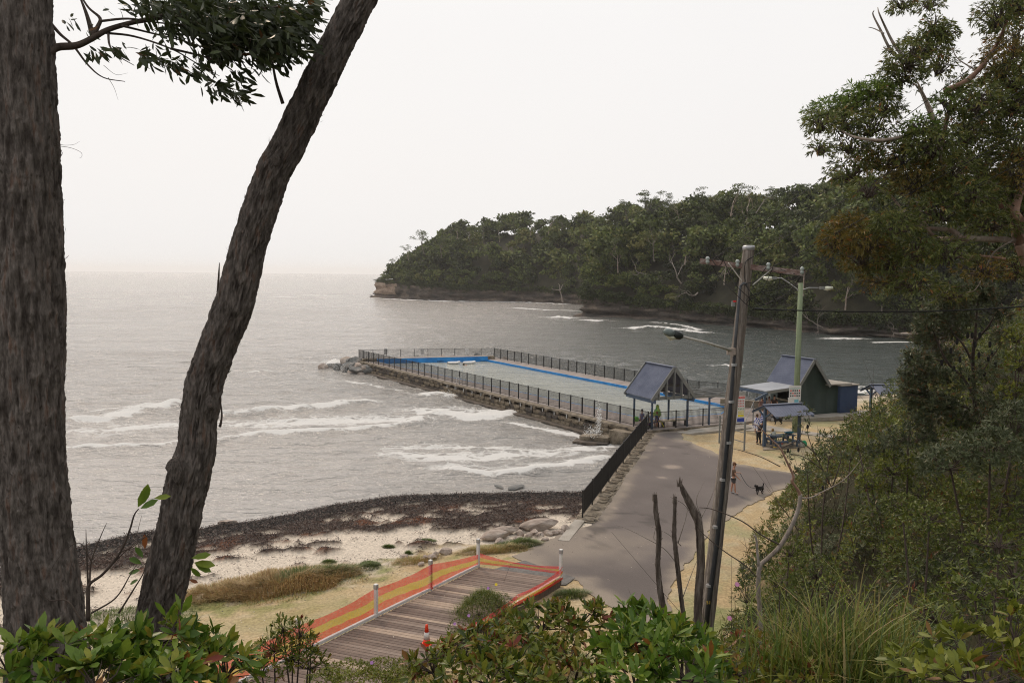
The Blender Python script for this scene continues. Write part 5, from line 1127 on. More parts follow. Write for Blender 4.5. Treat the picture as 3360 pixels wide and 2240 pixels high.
# pale dead trees
def deadtree(px, py, Y, H, label, lean, seed, depth=3, m='dead', group=None, r0=None):
    r = np.random.RandomState(seed); p = at(px, py, Y); root = empty('dead_tree', tuple(p), label, 'dead tree', group); sm = MB(); tips = []
    branch(sm, (0, 0, 0), lean, H * .45, r0 or H * .02, depth, r, tips, .35, 3 if depth < 4 else 2, 0, .6); sm.build('branch', M[m], root); return root
deadtree(1846, 992, 357, 12, 'pale dead trunk leaning above the water at the foot of the far cliff', (-.35, 0, 1), 5, 1, r0=.45)
deadtree(2235, 930, 221, 12, 'bare grey branching tree hanging over the cliff left of the power pole', (-.5, -.6, .5), 6, 4, group=None)
deadtree(2290, 960, 218, 10, 'bare grey branches drooping at the cliff just left of the power pole', (-.6, -.5, -.2), 8, 4)
deadtree(2120, 900, 243, 9, 'bare grey branches at the left corner of the near headland', (-.7, -.5, .3), 9, 4); deadtree(2700, 1075, 178, 7, 'bleached fallen branch beside the water right of the green pole', (-.6, -.3, .4), 10, 3); deadtree(2390, 900, 214, 9, 'bare grey branches behind the pole crossarm', (-.3, -.6, .4), 11, 4); deadtree(2960, 1100, 168, 6, 'bleached driftwood branch on the rocks of the cove', (-.8, -.2, .3), 12, 3); deadtree(2480, 700, 236, 8, 'white bare branches in the middle of the wooded slope', (.5, -.3, .6), 13, 4)
# rock platform in the cove
for px, py, s in ((2850, 1103, 3), (2900, 1106, 4), (2960, 1110, 4), (3010, 1118, 4), (2800, 1098, 2), (2620, 1085, 2), (2560, 1082, 1.5), (3060, 1118, 3)): 
    o = rock(rk, atz(px, py, -.2), s * 1.4, 'flat dark rock awash along the foot of the cove cliff', 'rocks awash in the cove', .3); o.scale = (s * 2, s * 1.2, s * .35)
for px, py, s in ((1232, 972, 5), (1245, 974, 4), (1255, 976, 3.5), (1222, 975, 3)): o = rock(rk, atz(px, py, 0), s, 'broken rock slab at the very tip of the far headland', 'rocks at the headland tip', .3); o.scale = (s, s, s * .4)

# ------------------------------------------------------------------ foreground trunks
def trunk(name, part, pts, label, Y, seed, mat_='bark', ns=112, flakes=900, step=.012, root=None, amp=1.0):
    P = np.array([at(x, y, Y + (dy[0] if dy else 0)) for x, y, r, *dy in pts]); Rr = np.array([r * Y / FPX for x, y, r, *_ in pts])
    d = np.concatenate([[0], np.cumsum(np.linalg.norm(np.diff(P, axis=0), axis=1))]); n = int(d[-1] / step); s = np.linspace(0, d[-1], n)
    # smooth interpolation
    def ip(v):
        from_ = np.interp(s, d, v); k = max(3, int(.18 / step)); ker = np.hanning(k); ker /= ker.sum(); pad = np.concatenate([np.full(k, from_[0]), from_, np.full(k, from_[-1])]); pad[:k] = from_[0] - (from_[1] - from_[0]) * np.arange(k, 0, -1); pad[-k:] = from_[-1] + (from_[-1] - from_[-2]) * np.arange(1, k + 1)
        return np.convolve(pad, ker, 'same')[k:-k]
    C = np.stack([ip(P[:, k]) for k in range(3)], 1); rr = ip(Rr); T = unit(np.gradient(C, axis=0)); A = unit(np.cross(T, np.array((0, 1., 0)))); B = np.cross(T, A)
    th = np.linspace(0, 2 * math.pi, ns, endpoint=False); TH, SS = np.meshgrid(th, s); cx, cy = np.cos(TH), np.sin(TH); k = 8.
    f1 = fbm(cx * k * .6, cy * k * .6, SS * 2.6, s=seed, o=3); ridge = 1 - np.abs(fbm(cx * k * 1.1 + f1, cy * k * 1.1, SS * 4.2, s=seed + 9, o=4)) * 3.0; fine = fbm(cx * 22, cy * 22, SS * 14, s=seed + 5, o=2)
    disp = amp * (.016 * f1 + .026 * np.clip(ridge, -.7, 1) + .007 * fine - .026); rad = rr[:, None] * (1 + .05 * fbm(cx * 1.3, cy * 1.3, SS * .9, s=seed + 2)) + disp
    V = C[:, None] + A[:, None] * (cx * rad)[..., None] + B[:, None] * (cy * rad)[..., None]
    i = np.arange(n - 1)[:, None] * ns + np.arange(ns)[None]; j = np.arange(n - 1)[:, None] * ns + (np.arange(ns)[None] + 1) % ns; F = np.stack([i, j, j + ns, i + ns], -1).reshape(-1, 4)
    root = root or empty(name, tuple(P[-1] if P[-1][2] < P[0][2] else P[0]), label, 'tree'); child(obj(part, mkmesh(part, V.reshape(-1, 3), F, M[mat_], True)), root)
    r = np.random.RandomState(seed); qi = r.randint(5, n - 5, flakes); qj = r.randint(0, ns, flakes); Pn = V[qi, qj]; Nn = unit(Pn - C[qi]); Tn = -T[qi] + Nn * r.uniform(.05, .55, (flakes, 1)) + r.normal(0, .18, (flakes, 3))
    Vf, Fl, kk = leafgeo(Pn, Tn, Nn, r.uniform(.02, .07, flakes), r.uniform(.008, .024, flakes), 0, .0); fo = obj('bark_flakes', joinmesh('bark_flakes', [(Vf, Fl, np.full(len(Vf), .5))], M[mat_])); tag(child(fo, root), kind='stuff')
    return root, C, rr
t_a, Ca, ra = trunk('eucalyptus_tree', 'trunk', [(20, -700, 98), (38, -300, 103), (50, 0, 107), (74, 500, 112), (91, 1000, 112), (100, 1300, 104), (103, 1500, 103), (118, 1750, 112), (145, 2000, 120), (158, 2150, 128), (165, 2500, 150), (165, 3000, 160)], 'thick rough-barked eucalyptus trunk filling the left edge with a leafy branch at the top', 6.4, 11, flakes=1600)
t_b, Cb, rb = trunk('eucalyptus_tree', 'trunk', [(1480, -600, 50), (1300, -230, 50), (1180, 0, 50), (1006, 350, 54), (945, 480, 55), (899, 560, 56), (818, 800, 59), (768, 1000, 63), (718, 1130, 62), (672, 1250, 62), (652, 1380, 60), (645, 1480, 62), (618, 1560, 72), (596, 1660, 69), (588, 1720, 70), (556, 1850, 73), (522, 2000, 72), (500, 2150, 76), (480, 2500, 80), (480, 3000, 85)], 'slender leaning eucalyptus trunk curving up to the right beside the thick trunk', 7.0, 23, flakes=1600)
# knot, burl and dead twigs on the leaning trunk
for (x, y, sz), nm in (((575, 1545, .085), 'burl'), ((690, 1320, .05), 'knot'), ((905, 520, .045), 'knot')): child(obj(nm, rockmesh(int(x), M['bark'], 3, 1.2)), t_b).location = at(x, y, 6.80); sc.collection.objects[-1].scale = (sz * 2, sz * 1.4, sz * 2.4)
def twig(root, pts, r0, m='twig', name='twig', r1=.25): return child(MB().tube(curve(pts, 5), list(np.linspace(r0, r0 * r1, (len(pts) - 1) * 5 + 1)), 6).build(name, M[m], smooth=True), root)
twig(t_b, [at(715, 960, 7), at(718, 900, 7), at(720, 862, 7)], .012, 'twig'); twig(t_b, [at(878, 690, 7), at(895, 650, 7), at(908, 612, 7)], .01); twig(t_b, [at(928, 340, 7), at(905, 265, 7), at(892, 180, 7), at(898, 120, 7)], .016); twig(t_b, [at(722, 1400, 7), at(728, 1360, 7), at(722, 1300, 7)], .012)
# leafy branch from the thick trunk
TOPY = 6.5
twig(t_a, [at(150, 175, 6.4), at(190, 155, TOPY), at(250, 150, TOPY), at(300, 128, TOPY), at(350, 100, TOPY), at(420, 78, TOPY), at(520, 55, TOPY), at(620, 20, TOPY), at(760, -60, TOPY)], .034, 'twig', 'branch', .35)
twig(t_a, [at(300, 128, TOPY), at(320, 90, TOPY), at(328, 60, TOPY), at(290, 25, TOPY), at(255, -30, TOPY)], .02, 'twig', 'branch'); twig(t_a, [at(170, 82, TOPY), at(200, 115, TOPY), at(240, 150, TOPY), at(290, 215, TOPY), at(340, 255, TOPY), at(410, 268, TOPY)], .014, 'twig', 'branch', .2); twig(t_a, [at(305, 120, TOPY), at(285, 50, TOPY), at(258, -20, TOPY)], .022, 'twig', 'branch')
for L in ([(330, 70), (420, 62), (520, 75), (640, 90), (740, 130)], [(340, 108), (440, 120), (560, 160), (640, 205), (720, 250)], [(400, 85), (480, 105), (620, 140), (760, 190)], [(450, 75), (600, 55), (800, 60), (940, 70)], [(355, 95), (360, 150), (390, 185), (440, 215)], [(620, 20), (780, 30), (950, 20), (1030, 10)], [(560, 160), (680, 190), (760, 230), (800, 290)]): twig(t_a, [at(x, y, TOPY + R.uniform(-.1, .1)) for x, y in L], .010, 'twig', 'branch', .25)
for L in ([(178, 455), (200, 475), (240, 475), (262, 464)], [(178, 478), (230, 485), (265, 500), (268, 515), (258, 520)], [(180, 470), (198, 495), (196, 510)], [(355, 255), (375, 290), (388, 330)], [(340, 215), (380, 245), (420, 240)]): twig(t_a, [at(x, y, 6.4) for x, y in L], .0022, 'twig')
def gumleaves(root, blobs, mat_, L, W, parts=0, seed=1, kind=2, dens=1., tint=(.05, .6)):
    r = np.random.RandomState(seed); arr = []
    for px, py, rx, ry, n in blobs:
        n = int(n * dens); Y = TOPY + r.normal(0, .28, n); x = px + r.normal(0, .5, n) * rx; y = py + r.normal(0, .5, n) * ry; P = np.array([at(a, b, c) for a, b, c in zip(x, y, Y)])
        D = unit(np.stack([r.normal(.55, .5, n), r.normal(0, .5, n), r.normal(-.55, .45, n)], 1)); arr.append((P, D, unit(r.normal(size=(n, 3))), L * r.uniform(.6, 1.2, n), W * r.uniform(.7, 1.2, n), np.clip(tint[0] + (tint[1] - tint[0]) * r.rand(n), 0, 1)))
    P, D, N, Ls, Ws, T = [np.concatenate(a) for a in zip(*arr)]; T = np.where(r.rand(len(T)) < .02, .97, T); b0 = np.array(root.location)
    if parts:
        LP = []
        for tv in (.1, .35, .6, .97):
            V, Fl, k = leafgeo(np.zeros((1, 3)), np.array([[1., 0, 0]]), np.array([[0, 0, 1.]]), np.array([1.]), np.array([W / L]), 2, .18); LP.append(mkmesh('leaf', V, Fl, M[mat_], True, {'tint': np.full(len(V), tv)}))
        pick = r.permutation(len(P))[:parts]; mask = np.zeros(len(P), bool); mask[pick] = True
        for i in pick:
            d = Vector(D[i]); s_ = d.cross(Vector(N[i])).normalized(); n_ = s_.cross(d); o = obj('leaf', LP[int(np.argmin(np.abs(np.array((.1, .35, .6, .97)) - T[i])))], root)
            o.matrix_local = Matrix(((d.x, s_.x, n_.x, P[i][0] - b0[0]), (d.y, s_.y, n_.y, P[i][1] - b0[1]), (d.z, s_.z, n_.z, P[i][2] - b0[2]), (0, 0, 0, 1))) @ Matrix.Scale(float(Ls[i]), 4)
        P, D, N, Ls, Ws, T = [a[~mask] for a in (P, D, N, Ls, Ws, T)]
    V, Fl, k = leafgeo(P, D, N, Ls, Ws, kind, .18); tag(child(obj('foliage', joinmesh('foliage', [(V, Fl, np.repeat(T, k))], M[mat_])), root), kind='stuff')
gumleaves(t_a, [(620, 10, 170, 50, 420), (700, 60, 150, 70, 520), (800, 50, 170, 80, 700), (760, 120, 120, 60, 420), (850, 110, 100, 80, 420), (950, 60, 70, 80, 260), (900, 150, 60, 50, 130), (700, 160, 60, 40, 110), (960, 160, 50, 40, 60), (1020, 15, 40, 40, 70), (990, 110, 30, 60, 50), (560, 90, 60, 40, 90), (860, 200, 40, 30, 40),
               (330, 165, 70, 14, 30), (480, 190, 50, 22, 34), (560, 205, 60, 20, 44), (650, 235, 50, 25, 40), (710, 285, 50, 24, 46), (780, 300, 34, 34, 46), (770, 240, 30, 26, 20), (230, 60, 30, 25, 8), (290, 100, 20, 20, 6), (500, 150, 25, 18, 8), (390, 150, 40, 18, 10), (470, 10, 80, 30, 60)], 'dark_gum_leaf', .105, .030, 300, 5)
# ------------------------------------------------------------------ big eucalyptus on the right
be = empty('eucalyptus_tree', (14.5, 19.5, h1(14.5, 19.5)), 'large spreading eucalyptus on the right with pale limbs and reddish foliage', 'tree')
def limb(pts, r0, m='pale_bark', r1=.3, Y=19, nm='limb'): return twig(be, [at(x, y, Y + R.uniform(-.3, .3)) for x, y in pts], r0, m, nm, r1)
twig(be, [G3(14.6, 19.5, 3), at(3470, 1100, 19.3), at(3420, 950, 19), at(3365, 800, 19), at(3345, 790, 19)], .32, 'smooth_bark', 'trunk', .6)
limb([(3400, 850), (3346, 790), (3340, 720), (3330, 690), (3365, 560), (3400, 300), (3380, 60)], .16, 'smooth_bark'); limb([(3346, 788), (3290, 786), (3200, 783), (3120, 783), (3080, 784), (3055, 768), (3035, 735), (3018, 690), (3008, 660)], .085, 'pale_bark'); limb([(3155, 780), (3125, 757), (3090, 752), (3045, 748), (3020, 730), (2990, 705), (2955, 680), (2920, 640), (2880, 620)], .06)
limb([(3330, 690), (3290, 675), (3220, 655), (3160, 648), (3120, 636), (3085, 620), (3040, 602), (3010, 575), (3000, 550)], .085, 'smooth_bark'); limb([(3060, 600), (3030, 540), (3020, 500)], .04); limb([(3320, 670), (3300, 620), (3255, 600), (3230, 590)], .05, 'pale_bark'); limb([(3300, 850), (3220, 840), (3140, 845), (3060, 850), (2960, 860)], .035, 'smooth_bark'); limb([(3320, 790), (3260, 830), (3230, 900), (3200, 950), (3170, 960)], .02, 'dead')
limb([(3100, 560), (3080, 470), (3060, 380), (3040, 330), (3010, 270)], .06, 'pale_bark', Y=18.5); limb([(3070, 420), (3000, 440), (2900, 460), (2830, 455), (2780, 440), (2730, 405)], .05, 'pale_bark', Y=18.5); limb([(3090, 480), (3110, 380), (3120, 320), (3105, 290)], .05, 'smooth_bark'); limb([(3060, 400), (3020, 300), (2990, 270), (2940, 240)], .03)
limb([(2960, 200), (2920, 160), (2890, 100), (2865, 50), (2868, 35)], .04, 'dead', .2, 18.5); limb([(2965, 190), (2930, 140), (2905, 90), (2885, 45), (2880, 25)], .04, 'dead', .2, 18.5); limb([(2955, 192), (2920, 170), (2898, 155)], .03, 'dead', .4, 18.5); limb([(2900, 110), (2870, 95), (2850, 90)], .016, 'dead', .4, 18.5); limb([(3100, 300), (3180, 260), (3250, 180), (3300, 80), (3330, -60)], .07, 'smooth_bark'); limb([(3200, 230), (3140, 190), (3120, 140)], .02)
def bigblobs(root, blobs, Yb, L, W, seed, per=1.0, kind=1):
    r = np.random.RandomState(seed); sm = MB(); allp = {}
    for px, py, rx, ry, n, m in blobs:
        Y = Yb + r.uniform(-.8, .8); c, rad = pxblob(px, py, Y, rx, ry); rad[1] *= 1.3; k = int(n * per / 5)
        d = sphere_dirs(k, r, -.8); lump = 1 + .35 * fbm(d[:, 0] * 2.5 + px, d[:, 1] * 2.5, d[:, 2] * 2.5 + py, s=3)[:, None]; tips = c + d * rad * (r.uniform(.25, 1, (k if len(d) == k else len(d), 1)) ** .5) * lump
        tt = np.clip(.22 + .34 * r.rand(len(d)) + r.normal(0, .14, len(d)), 0, 1); tt = np.where(r.rand(len(d)) < .03, .9, tt)
        a = rosettes(tips, unit(d * (1, 1, .4) + (0, 0, -.1)), 5, L, W, .7, kind, tt, r, .15, .45); allp.setdefault(m, []).append(a)
        for q in range(min(26, len(d))):
            sm.tube([c - (0, 0, rad[2] * .5) + r.normal(0, .1, 3) * rad, c + (tips[q] - c) * .5 + r.normal(0, .12, 3) * rad, tips[q]], [.018, .012, .005], 4, False)
    for m, arr in allp.items():
        P, D, N, Ls, Ws, T = [np.concatenate(a) for a in zip(*arr)]; V, Fl, k = leafgeo(P, D, N, Ls, Ws, kind, .15); tag(child(obj('foliage', joinmesh('foliage', [(V, Fl, np.repeat(T, k))], M[m])), root), kind='stuff')
    child(sm.build('branchlet', M['twig']), root)
g_, rd_, yl_ = 'gum_leaf', 'gum_leaf_red', 'scrub_leaf'
leafmat('lit_gum', [(.055, .085, .016), (.11, .17, .026), (.17, .25, .038), (.26, .32, .06)])  # lighter copy of the gum leaf; light on outer clumps put into its colour
bb = [(2715, 365, 75, 45, 900, 'lit_gum'), (2690, 405, 55, 45, 450, g_), (2770, 400, 80, 60, 800, g_), (2800, 330, 65, 50, 800, 'lit_gum'), (2870, 300, 70, 45, 900, 'lit_gum'), (2900, 345, 70, 60, 800, g_), (2860, 410, 80, 60, 800, g_), (2690, 490, 45, 30, 220, g_), (2790, 480, 70, 40, 420, g_),
      (2980, 190, 75, 70, 1100, g_), (3050, 140, 70, 70, 800, g_), (3090, 110, 50, 40, 350, g_), (2960, 250, 80, 50, 700, g_), (3080, 210, 60, 60, 500, g_), (2960, 15, 50, 26, 260, g_), (3050, 10, 50, 36, 260, g_), (3060, 90, 30, 50, 180, g_), (3150, 285, 50, 40, 420, g_),
      (3275, 50, 70, 75, 900, g_), (3335, 120, 80, 110, 1400, rd_), (3290, 210, 75, 90, 1200, rd_), (3330, 260, 90, 80, 1200, g_), (3340, 20, 70, 60, 700, g_), (3020, 415, 60, 40, 500, 'lit_gum'),
      (2790, 560, 80, 60, 800, g_), (2870, 520, 90, 60, 900, rd_), (2960, 500, 110, 80, 1500, g_), (3060, 470, 100, 70, 1400, g_), (3160, 430, 110, 80, 1600, g_), (3270, 400, 110, 90, 1900, g_), (3340, 480, 80, 90, 1300, g_), (3000, 590, 110, 70, 1500, rd_), (3110, 560, 110, 80, 1700, g_), (3220, 540, 110, 90, 1900, g_), (3320, 620, 80, 80, 1400, g_), (3180, 640, 110, 60, 1400, g_), (3080, 690, 110, 60, 1300, g_), (2850, 620, 70, 50, 400, g_),
      (2740, 790, 60, 60, 900, rd_), (2790, 740, 70, 50, 1000, rd_), (2850, 790, 80, 60, 1200, rd_), (2930, 740, 90, 60, 1100, g_), (2830, 850, 80, 60, 900, rd_), (2920, 850, 80, 70, 900, g_), (3010, 820, 80, 60, 800, g_), (2900, 920, 80, 50, 600, rd_), (3000, 930, 90, 50, 700, g_), (3110, 830, 90, 60, 700, g_), (3250, 730, 110, 50, 1100, g_), (3230, 880, 90, 50, 500, rd_), (3120, 960, 80, 40, 350, g_), (3330, 880, 70, 60, 500, g_), (3330, 330, 80, 90, 1200, g_), (3345, 690, 60, 90, 900, g_), (3345, 560, 60, 80, 900, rd_), (3210, 330, 80, 60, 800, g_), (3120, 340, 70, 50, 600, 'lit_gum'), (3345, 10, 50, 60, 500, g_)]
bigblobs(be, bb, 19, .125, .028, 77, 1.6)
far = [(2980, 700, 150, 90, 1500, 'dark_gum_leaf'), (3150, 760, 160, 90, 1500, 'dark_gum_leaf'), (3280, 860, 120, 90, 1000, 'dark_gum_leaf'), (3200, 500, 180, 110, 1800, 'dark_gum_leaf'), (3320, 700, 80, 120, 1000, 'dark_gum_leaf'), (3050, 560, 140, 90, 1400, 'dark_gum_leaf'), (3300, 320, 120, 120, 1200, 'dark_gum_leaf')]
bt = empty('eucalyptus_tree', (21, 26, h1(21, 26)), 'dark dense eucalyptus crown close behind the large spreading one', 'tree'); bigblobs(bt, far, 25, .20, .05, 78, .8, 0)
twig(bt, [G3(21.5, 26, 4), at(3450, 900, 26), at(3330, 700, 26), at(3200, 560, 26)], .25, 'smooth_bark', 'trunk', .3)

# ------------------------------------------------------------------ bank scrub (stuff)
rs = np.random.RandomState(99); n = 330000; px_ = rs.uniform(3, 46, n); py_ = rs.uniform(8, 75, n)
dn_ = np.hypot(px_, py_); keep = inside(px_, py_, HILL) & (rs.rand(n) < np.clip(24 / dn_, .12, 1) ** 1.1); fd_ = segdist(px_, py_, FOOT); ang_ = np.degrees(np.arctan2(px_, py_)); keep &= (ang_ > 6) & (ang_ < 36) & (fd_ > .15)
px_, py_, fd_ = px_[keep], py_[keep], fd_[keep]; gz = height(px_, py_); lumps = np.clip(.5 + .5 * fbm(px_ * .42, py_ * .42, s=71) * 2.4, 0, 1.2); lump2 = .5 + .5 * fbm(px_ * 1.6, py_ * 1.6, s=72) * 1.3
top = np.clip(.35 + 2.2 * lumps * sst(0, 2.5, fd_) + .6 * lump2 + 1.0 * sst(9, 15, px_) * sst(46, 34, py_), .25, 4) * (1 - .5 * sst(46, 58, py_)); zz_ = gz + top * rs.uniform(.35, 1, len(px_)) ** .6
tips = np.stack([px_, py_, zz_], 1); sizes = .062 + .0022 * np.hypot(px_, py_); tnt = np.clip(.12 + .66 * (.5 + .5 * fbm(px_ * .42, py_ * .42, s=73) * 2.4) + .12 * (lumps - .4) + rs.normal(0, .12, len(px_)), 0, .8); tnt = np.where(rs.rand(len(px_)) < .03, .97, tnt)
kindn = fbm(px_ * .5 + 5, py_ * .5, s=74); gapn = fbm(px_ * .8, py_ * .8, s=75); px_, py_, fd_, gz, top, tips, sizes, tnt, kindn = [q[gapn > -.22] for q in (px_, py_, fd_, gz, top, tips, sizes, tnt, kindn)]; half = {}
for nm, mk in (('bank_scrub', kindn <= .0), ('bank_scrub', (kindn > .0) & (kindn < .10)), ('bank_scrub', kindn >= .10)):
    mname = ['scrub_leaf', 'banksia_leaf', 'yellow_leaf'][len(half)]; half[mname] = 1
    a = rosettes(tips[mk], unit(rs.normal(0, .45, (mk.sum(), 3)) + (-.15, -.3, .9)), 5, 1., .30 if mname != 'banksia_leaf' else .22, .95, 0, tnt[mk], rs); sz = np.repeat(sizes[mk], 5) * (1.35 if mname == 'banksia_leaf' else 1.25)
    V, Fl, k = leafgeo(a[0], a[1], a[2], a[3] * sz, a[4] * sz, 0, .1); o = obj(nm, joinmesh(nm, [(V, Fl, np.repeat(a[5], k))], M[mname])); tag(o, kind='stuff')
# grey bare twigs through the scrub
m = MB(); q = rs.permutation(len(px_))[:600]
for i in q:
    p = np.array((px_[i], py_[i], gz[i])); 
    if kindn[i] > .3: continue
    hh = top[i] * rs.uniform(.9, 1.45) + .2; d = unit(np.array((rs.normal(-.1, .35), rs.normal(-.1, .35), 1.))); a_ = p + d * hh * .5 + rs.normal(0, .08, 3); b_ = a_ + unit(d + rs.normal(0, .3, 3)) * hh * .5
    w_ = .0025 + .0002 * np.hypot(p[0], p[1]); m.tube([p, a_, b_], [w_ * 1.4, w_, w_ * .5], 3, False); m.tube([a_, a_ + unit(d + rs.normal(0, .6, 3)) * hh * .4], [w_ * .8, w_ * .4], 3, False)
o = m.build('bare_twigs', M['dead']); tag(o, kind='stuff'); o.data.materials[0] = M['twig']; o.name = 'scrub_twigs'

# ------------------------------------------------------------------ individual shrubs
def gblob(px, py, rx, ry, lift=.5):
    for Y in np.arange(5, 90, .25):
        c = at(px, py, Y)
        if c[2] < h1(c[0], c[1]) + lift: break
    return pxblob(px, py, Y, rx * 9 / min(Y, 40) if False else rx, ry)
# tall banksia
bx = empty('banksia_tree', (0, 0, 0), 'tall dark banksia with upright seed cones standing right of the far picnic shelter', 'tree'); BY = 24.0
base_b = at(3210, 1380, BY); bx.location = tuple(base_b)
def bl(pts, r0, r1=.3): return twig(bx, [at(x, y, BY + R.uniform(-.25, .25)) for x, y in pts], r0, 'twig', 'branch', r1)
bl([(3210, 1400), (3200, 1330), (3195, 1270), (3192, 1180), (3200, 1100), (3205, 1020), (3215, 960)], .075); bl([(3197, 1300), (3160, 1240), (3110, 1190), (3080, 1130), (3060, 1080)], .05); bl([(3192, 1190), (3160, 1130), (3120, 1080), (3100, 1010)], .04); bl([(3200, 1120), (3250, 1060), (3270, 1000), (3260, 930)], .035); bl([(3110, 1190), (3040, 1170), (2990, 1150)], .03); bl([(3200, 1250), (3250, 1180), (3290, 1120)], .03); bl([(3180, 1340), (3100, 1310), (3020, 1300), (2960, 1290)], .035)
rb_ = np.random.RandomState(31); arr = []
for px, py, rx, ry, n in [(3190, 950, 60, 40, 90), (3130, 970, 60, 40, 80), (3240, 960, 45, 40, 60), (3080, 1030, 60, 45, 90), (3120, 1080, 60, 40, 60), (3040, 1110, 55, 40, 80), (3100, 1160, 60, 40, 60), (3010, 1180, 60, 40, 90), (3000, 1240, 60, 45, 100), (3070, 1230, 60, 45, 70), (3010, 1310, 70, 40, 120), (3090, 1320, 70, 40, 110), (3150, 1370, 80, 40, 110), (3290, 1030, 30, 30, 30), (3290, 1100, 40, 40, 40), (3160, 1040, 60, 50, 50), (3000, 1290, 50, 35, 60), (3240, 1210, 50, 60, 40), (3060, 960, 30, 25, 20), (3160, 1250, 60, 60, 40), (3030, 1060, 40, 40, 40), (3240, 1330, 60, 60, 60), (3030, 1370, 60, 40, 80)]:
    c, rad = pxblob(px, py, BY + rb_.uniform(-.6, .6), rx, ry); n = int(n * 1.9); d = unit(rb_.normal(size=(n, 3))); arr.append(rosettes(c + d * rad * rb_.uniform(.3, 1, (n, 1)), unit(d + (0, 0, .7)), 12, .15, .030, .95, 1, np.clip(.25 + .6 * rb_.rand(n), 0, 1), rb_))
P, D, N, Ls, Ws, T = [np.concatenate(a) for a in zip(*arr)]; T = np.where(rb_.rand(len(T)) < .006, .97, T); V, Fl, k = leafgeo(P, D, N, Ls, Ws, 1, .1); tag(child(obj('foliage', joinmesh('foliage', [(V, Fl, np.repeat(T, k))], M['banksia_leaf'])), bx), kind='stuff')
cm = MB().lathe((0, 0, 0), [(.012, -.07), (.033, -.05), (.038, 0), (.034, .05), (.012, .075)], 8).mesh('seed_cone', M['dark'])
for x, y in [(3190, 1100), (3200, 1130), (3212, 1165), (3175, 1100), (3248, 1130), (3255, 1160), (3243, 1175), (3120, 1150), (3150, 1180), (3155, 1215), (3195, 1210), (3090, 1190), (3230, 1225), (3110, 1250), (3180, 1240), (3215, 1100), (3060, 1180), (3140, 1120), (3266, 1195), (3130, 1210)]:
    o = obj('seed_cone', cm); child(o, bx); o.location = at(x, y, BY - .2); o.scale = (1.1, 1.1, 1.3)
B = pxblob
for i, (px, py, rx, ry, m_, L, W, lab) in enumerate([(2700, 1700, 60, 40, 'scrub_leaf', .075, .03, 'rounded dark olive shrub just right of the bend in the pale dead tree'), (2760, 1800, 70, 45, 'banksia_leaf', .11, .024, 'grey-green spiky shrub low on the bank right of the dead tree fork'), (2870, 1760, 70, 50, 'yellow_leaf', .075, .03, 'yellowish domed shrub in the centre of the bank'),
        (2980, 1850, 80, 50, 'scrub_leaf', .065, .024, 'dark low shrub below the yellowish dome'), (3150, 1620, 90, 50, 'yellow_leaf', .075, .03, 'light yellow-green shrub at mid height near the right edge'), (3210, 1720, 90, 45, 'scrub_leaf', .07, .028, 'olive shrub under the light yellow-green one near the right edge'), (2660, 1590, 45, 35, 'banksia_leaf', .10, .02, 'small spiky shrub on the lawn edge above the dead tree'),
        (2820, 1660, 60, 40, 'banksia_leaf', .11, .024, 'spiky grey shrub on the bank below the slender saplings'), (3060, 1600, 80, 40, 'scrub_leaf', .075, .03, 'dense dark shrub directly below the tall banksia trunk'), (2640, 1980, 60, 40, 'scrub_leaf', .05, .02, 'low fine-leaved shrub left of the strappy grass'), (3120, 1860, 80, 40, 'banksia_leaf', .10, .022, 'grey spiky shrub above the pale corner shrub'), (2930, 1640, 60, 36, 'yellow_leaf', .08, .032, 'bright shrub tucked between two grey spiky shrubs')]):
    b0 = gblob(px, py, rx, ry, .9); bush('coastal_shrub', lab, 'shrub', [b0, gblob(px + rx * .7, py + ry * .4, rx * .7, ry * .8, .7), gblob(px - rx * .6, py + ry * .5, rx * .6, ry * .7, .7)], m_, L, W, 90, 9 if m_ == 'banksia_leaf' else 6, .95, 1, stem=.012, tint=((.1, .6), (.3, .9))[i % 2], seed=400 + i)
bush('banksia_shrub', 'grey-green banksia shrub spreading low at the right edge below the tall banksia', 'shrub', [B(3250, 1480, 18, 130, 80), B(3120, 1520, 18, 110, 70), B(3330, 1400, 19, 80, 90)], 'banksia_leaf', .13, .028, 75, 12, .95, 1, tint=(.15, .8), stem=.02)
bush('banksia_shrub', 'dark banksia shrub at mid bank left of the grey-green one', 'shrub', [B(2980, 1440, 24, 90, 50), B(2900, 1480, 25, 60, 40)], 'banksia_leaf', .14, .030, 60, 11, .95, 1, tint=(.05, .55), stem=.02)
bush('lilly_pilly_shrub', 'yellow-green dense shrub on the crest where the bank meets the lawn', 'shrub', [B(2930, 1540, 24, 60, 60), B(2860, 1590, 24, 50, 50), B(2820, 1470, 27, 40, 30)], 'yellow_leaf', .10, .042, 85, 6, .9, 1, stem=.02)
bush('lilly_pilly_shrub', 'bright olive shrub in the middle of the bank below the dark banksia', 'shrub', [B(3050, 1700, 15, 90, 50), B(2960, 1660, 16, 60, 40)], 'scrub_leaf', .085, .034, 110, 6, .9, 1, stem=.014, tint=(.3, .8))
bush('coastal_shrub', 'rounded light green shrub at the foot of the bank beside the pale dead tree', 'shrub', [B(2590, 1810, 17, 70, 50), B(2680, 1880, 16, 80, 60), B(2560, 1920, 16, 50, 40)], 'scrub_leaf', .08, .032, 110, 6, .9, 1, stem=.012, tint=(.25, .8))
bush('coastal_shrub', 'twiggy dark shrub with pink flowers at the very foot of the bank near the pole', 'shrub', [B(2450, 1960, 17, 55, 60), B(2480, 2040, 16, 60, 50)], 'scrub_leaf', .05, .018, 80, 6, .9, 0, stem=.01, tint=(.0, .5))
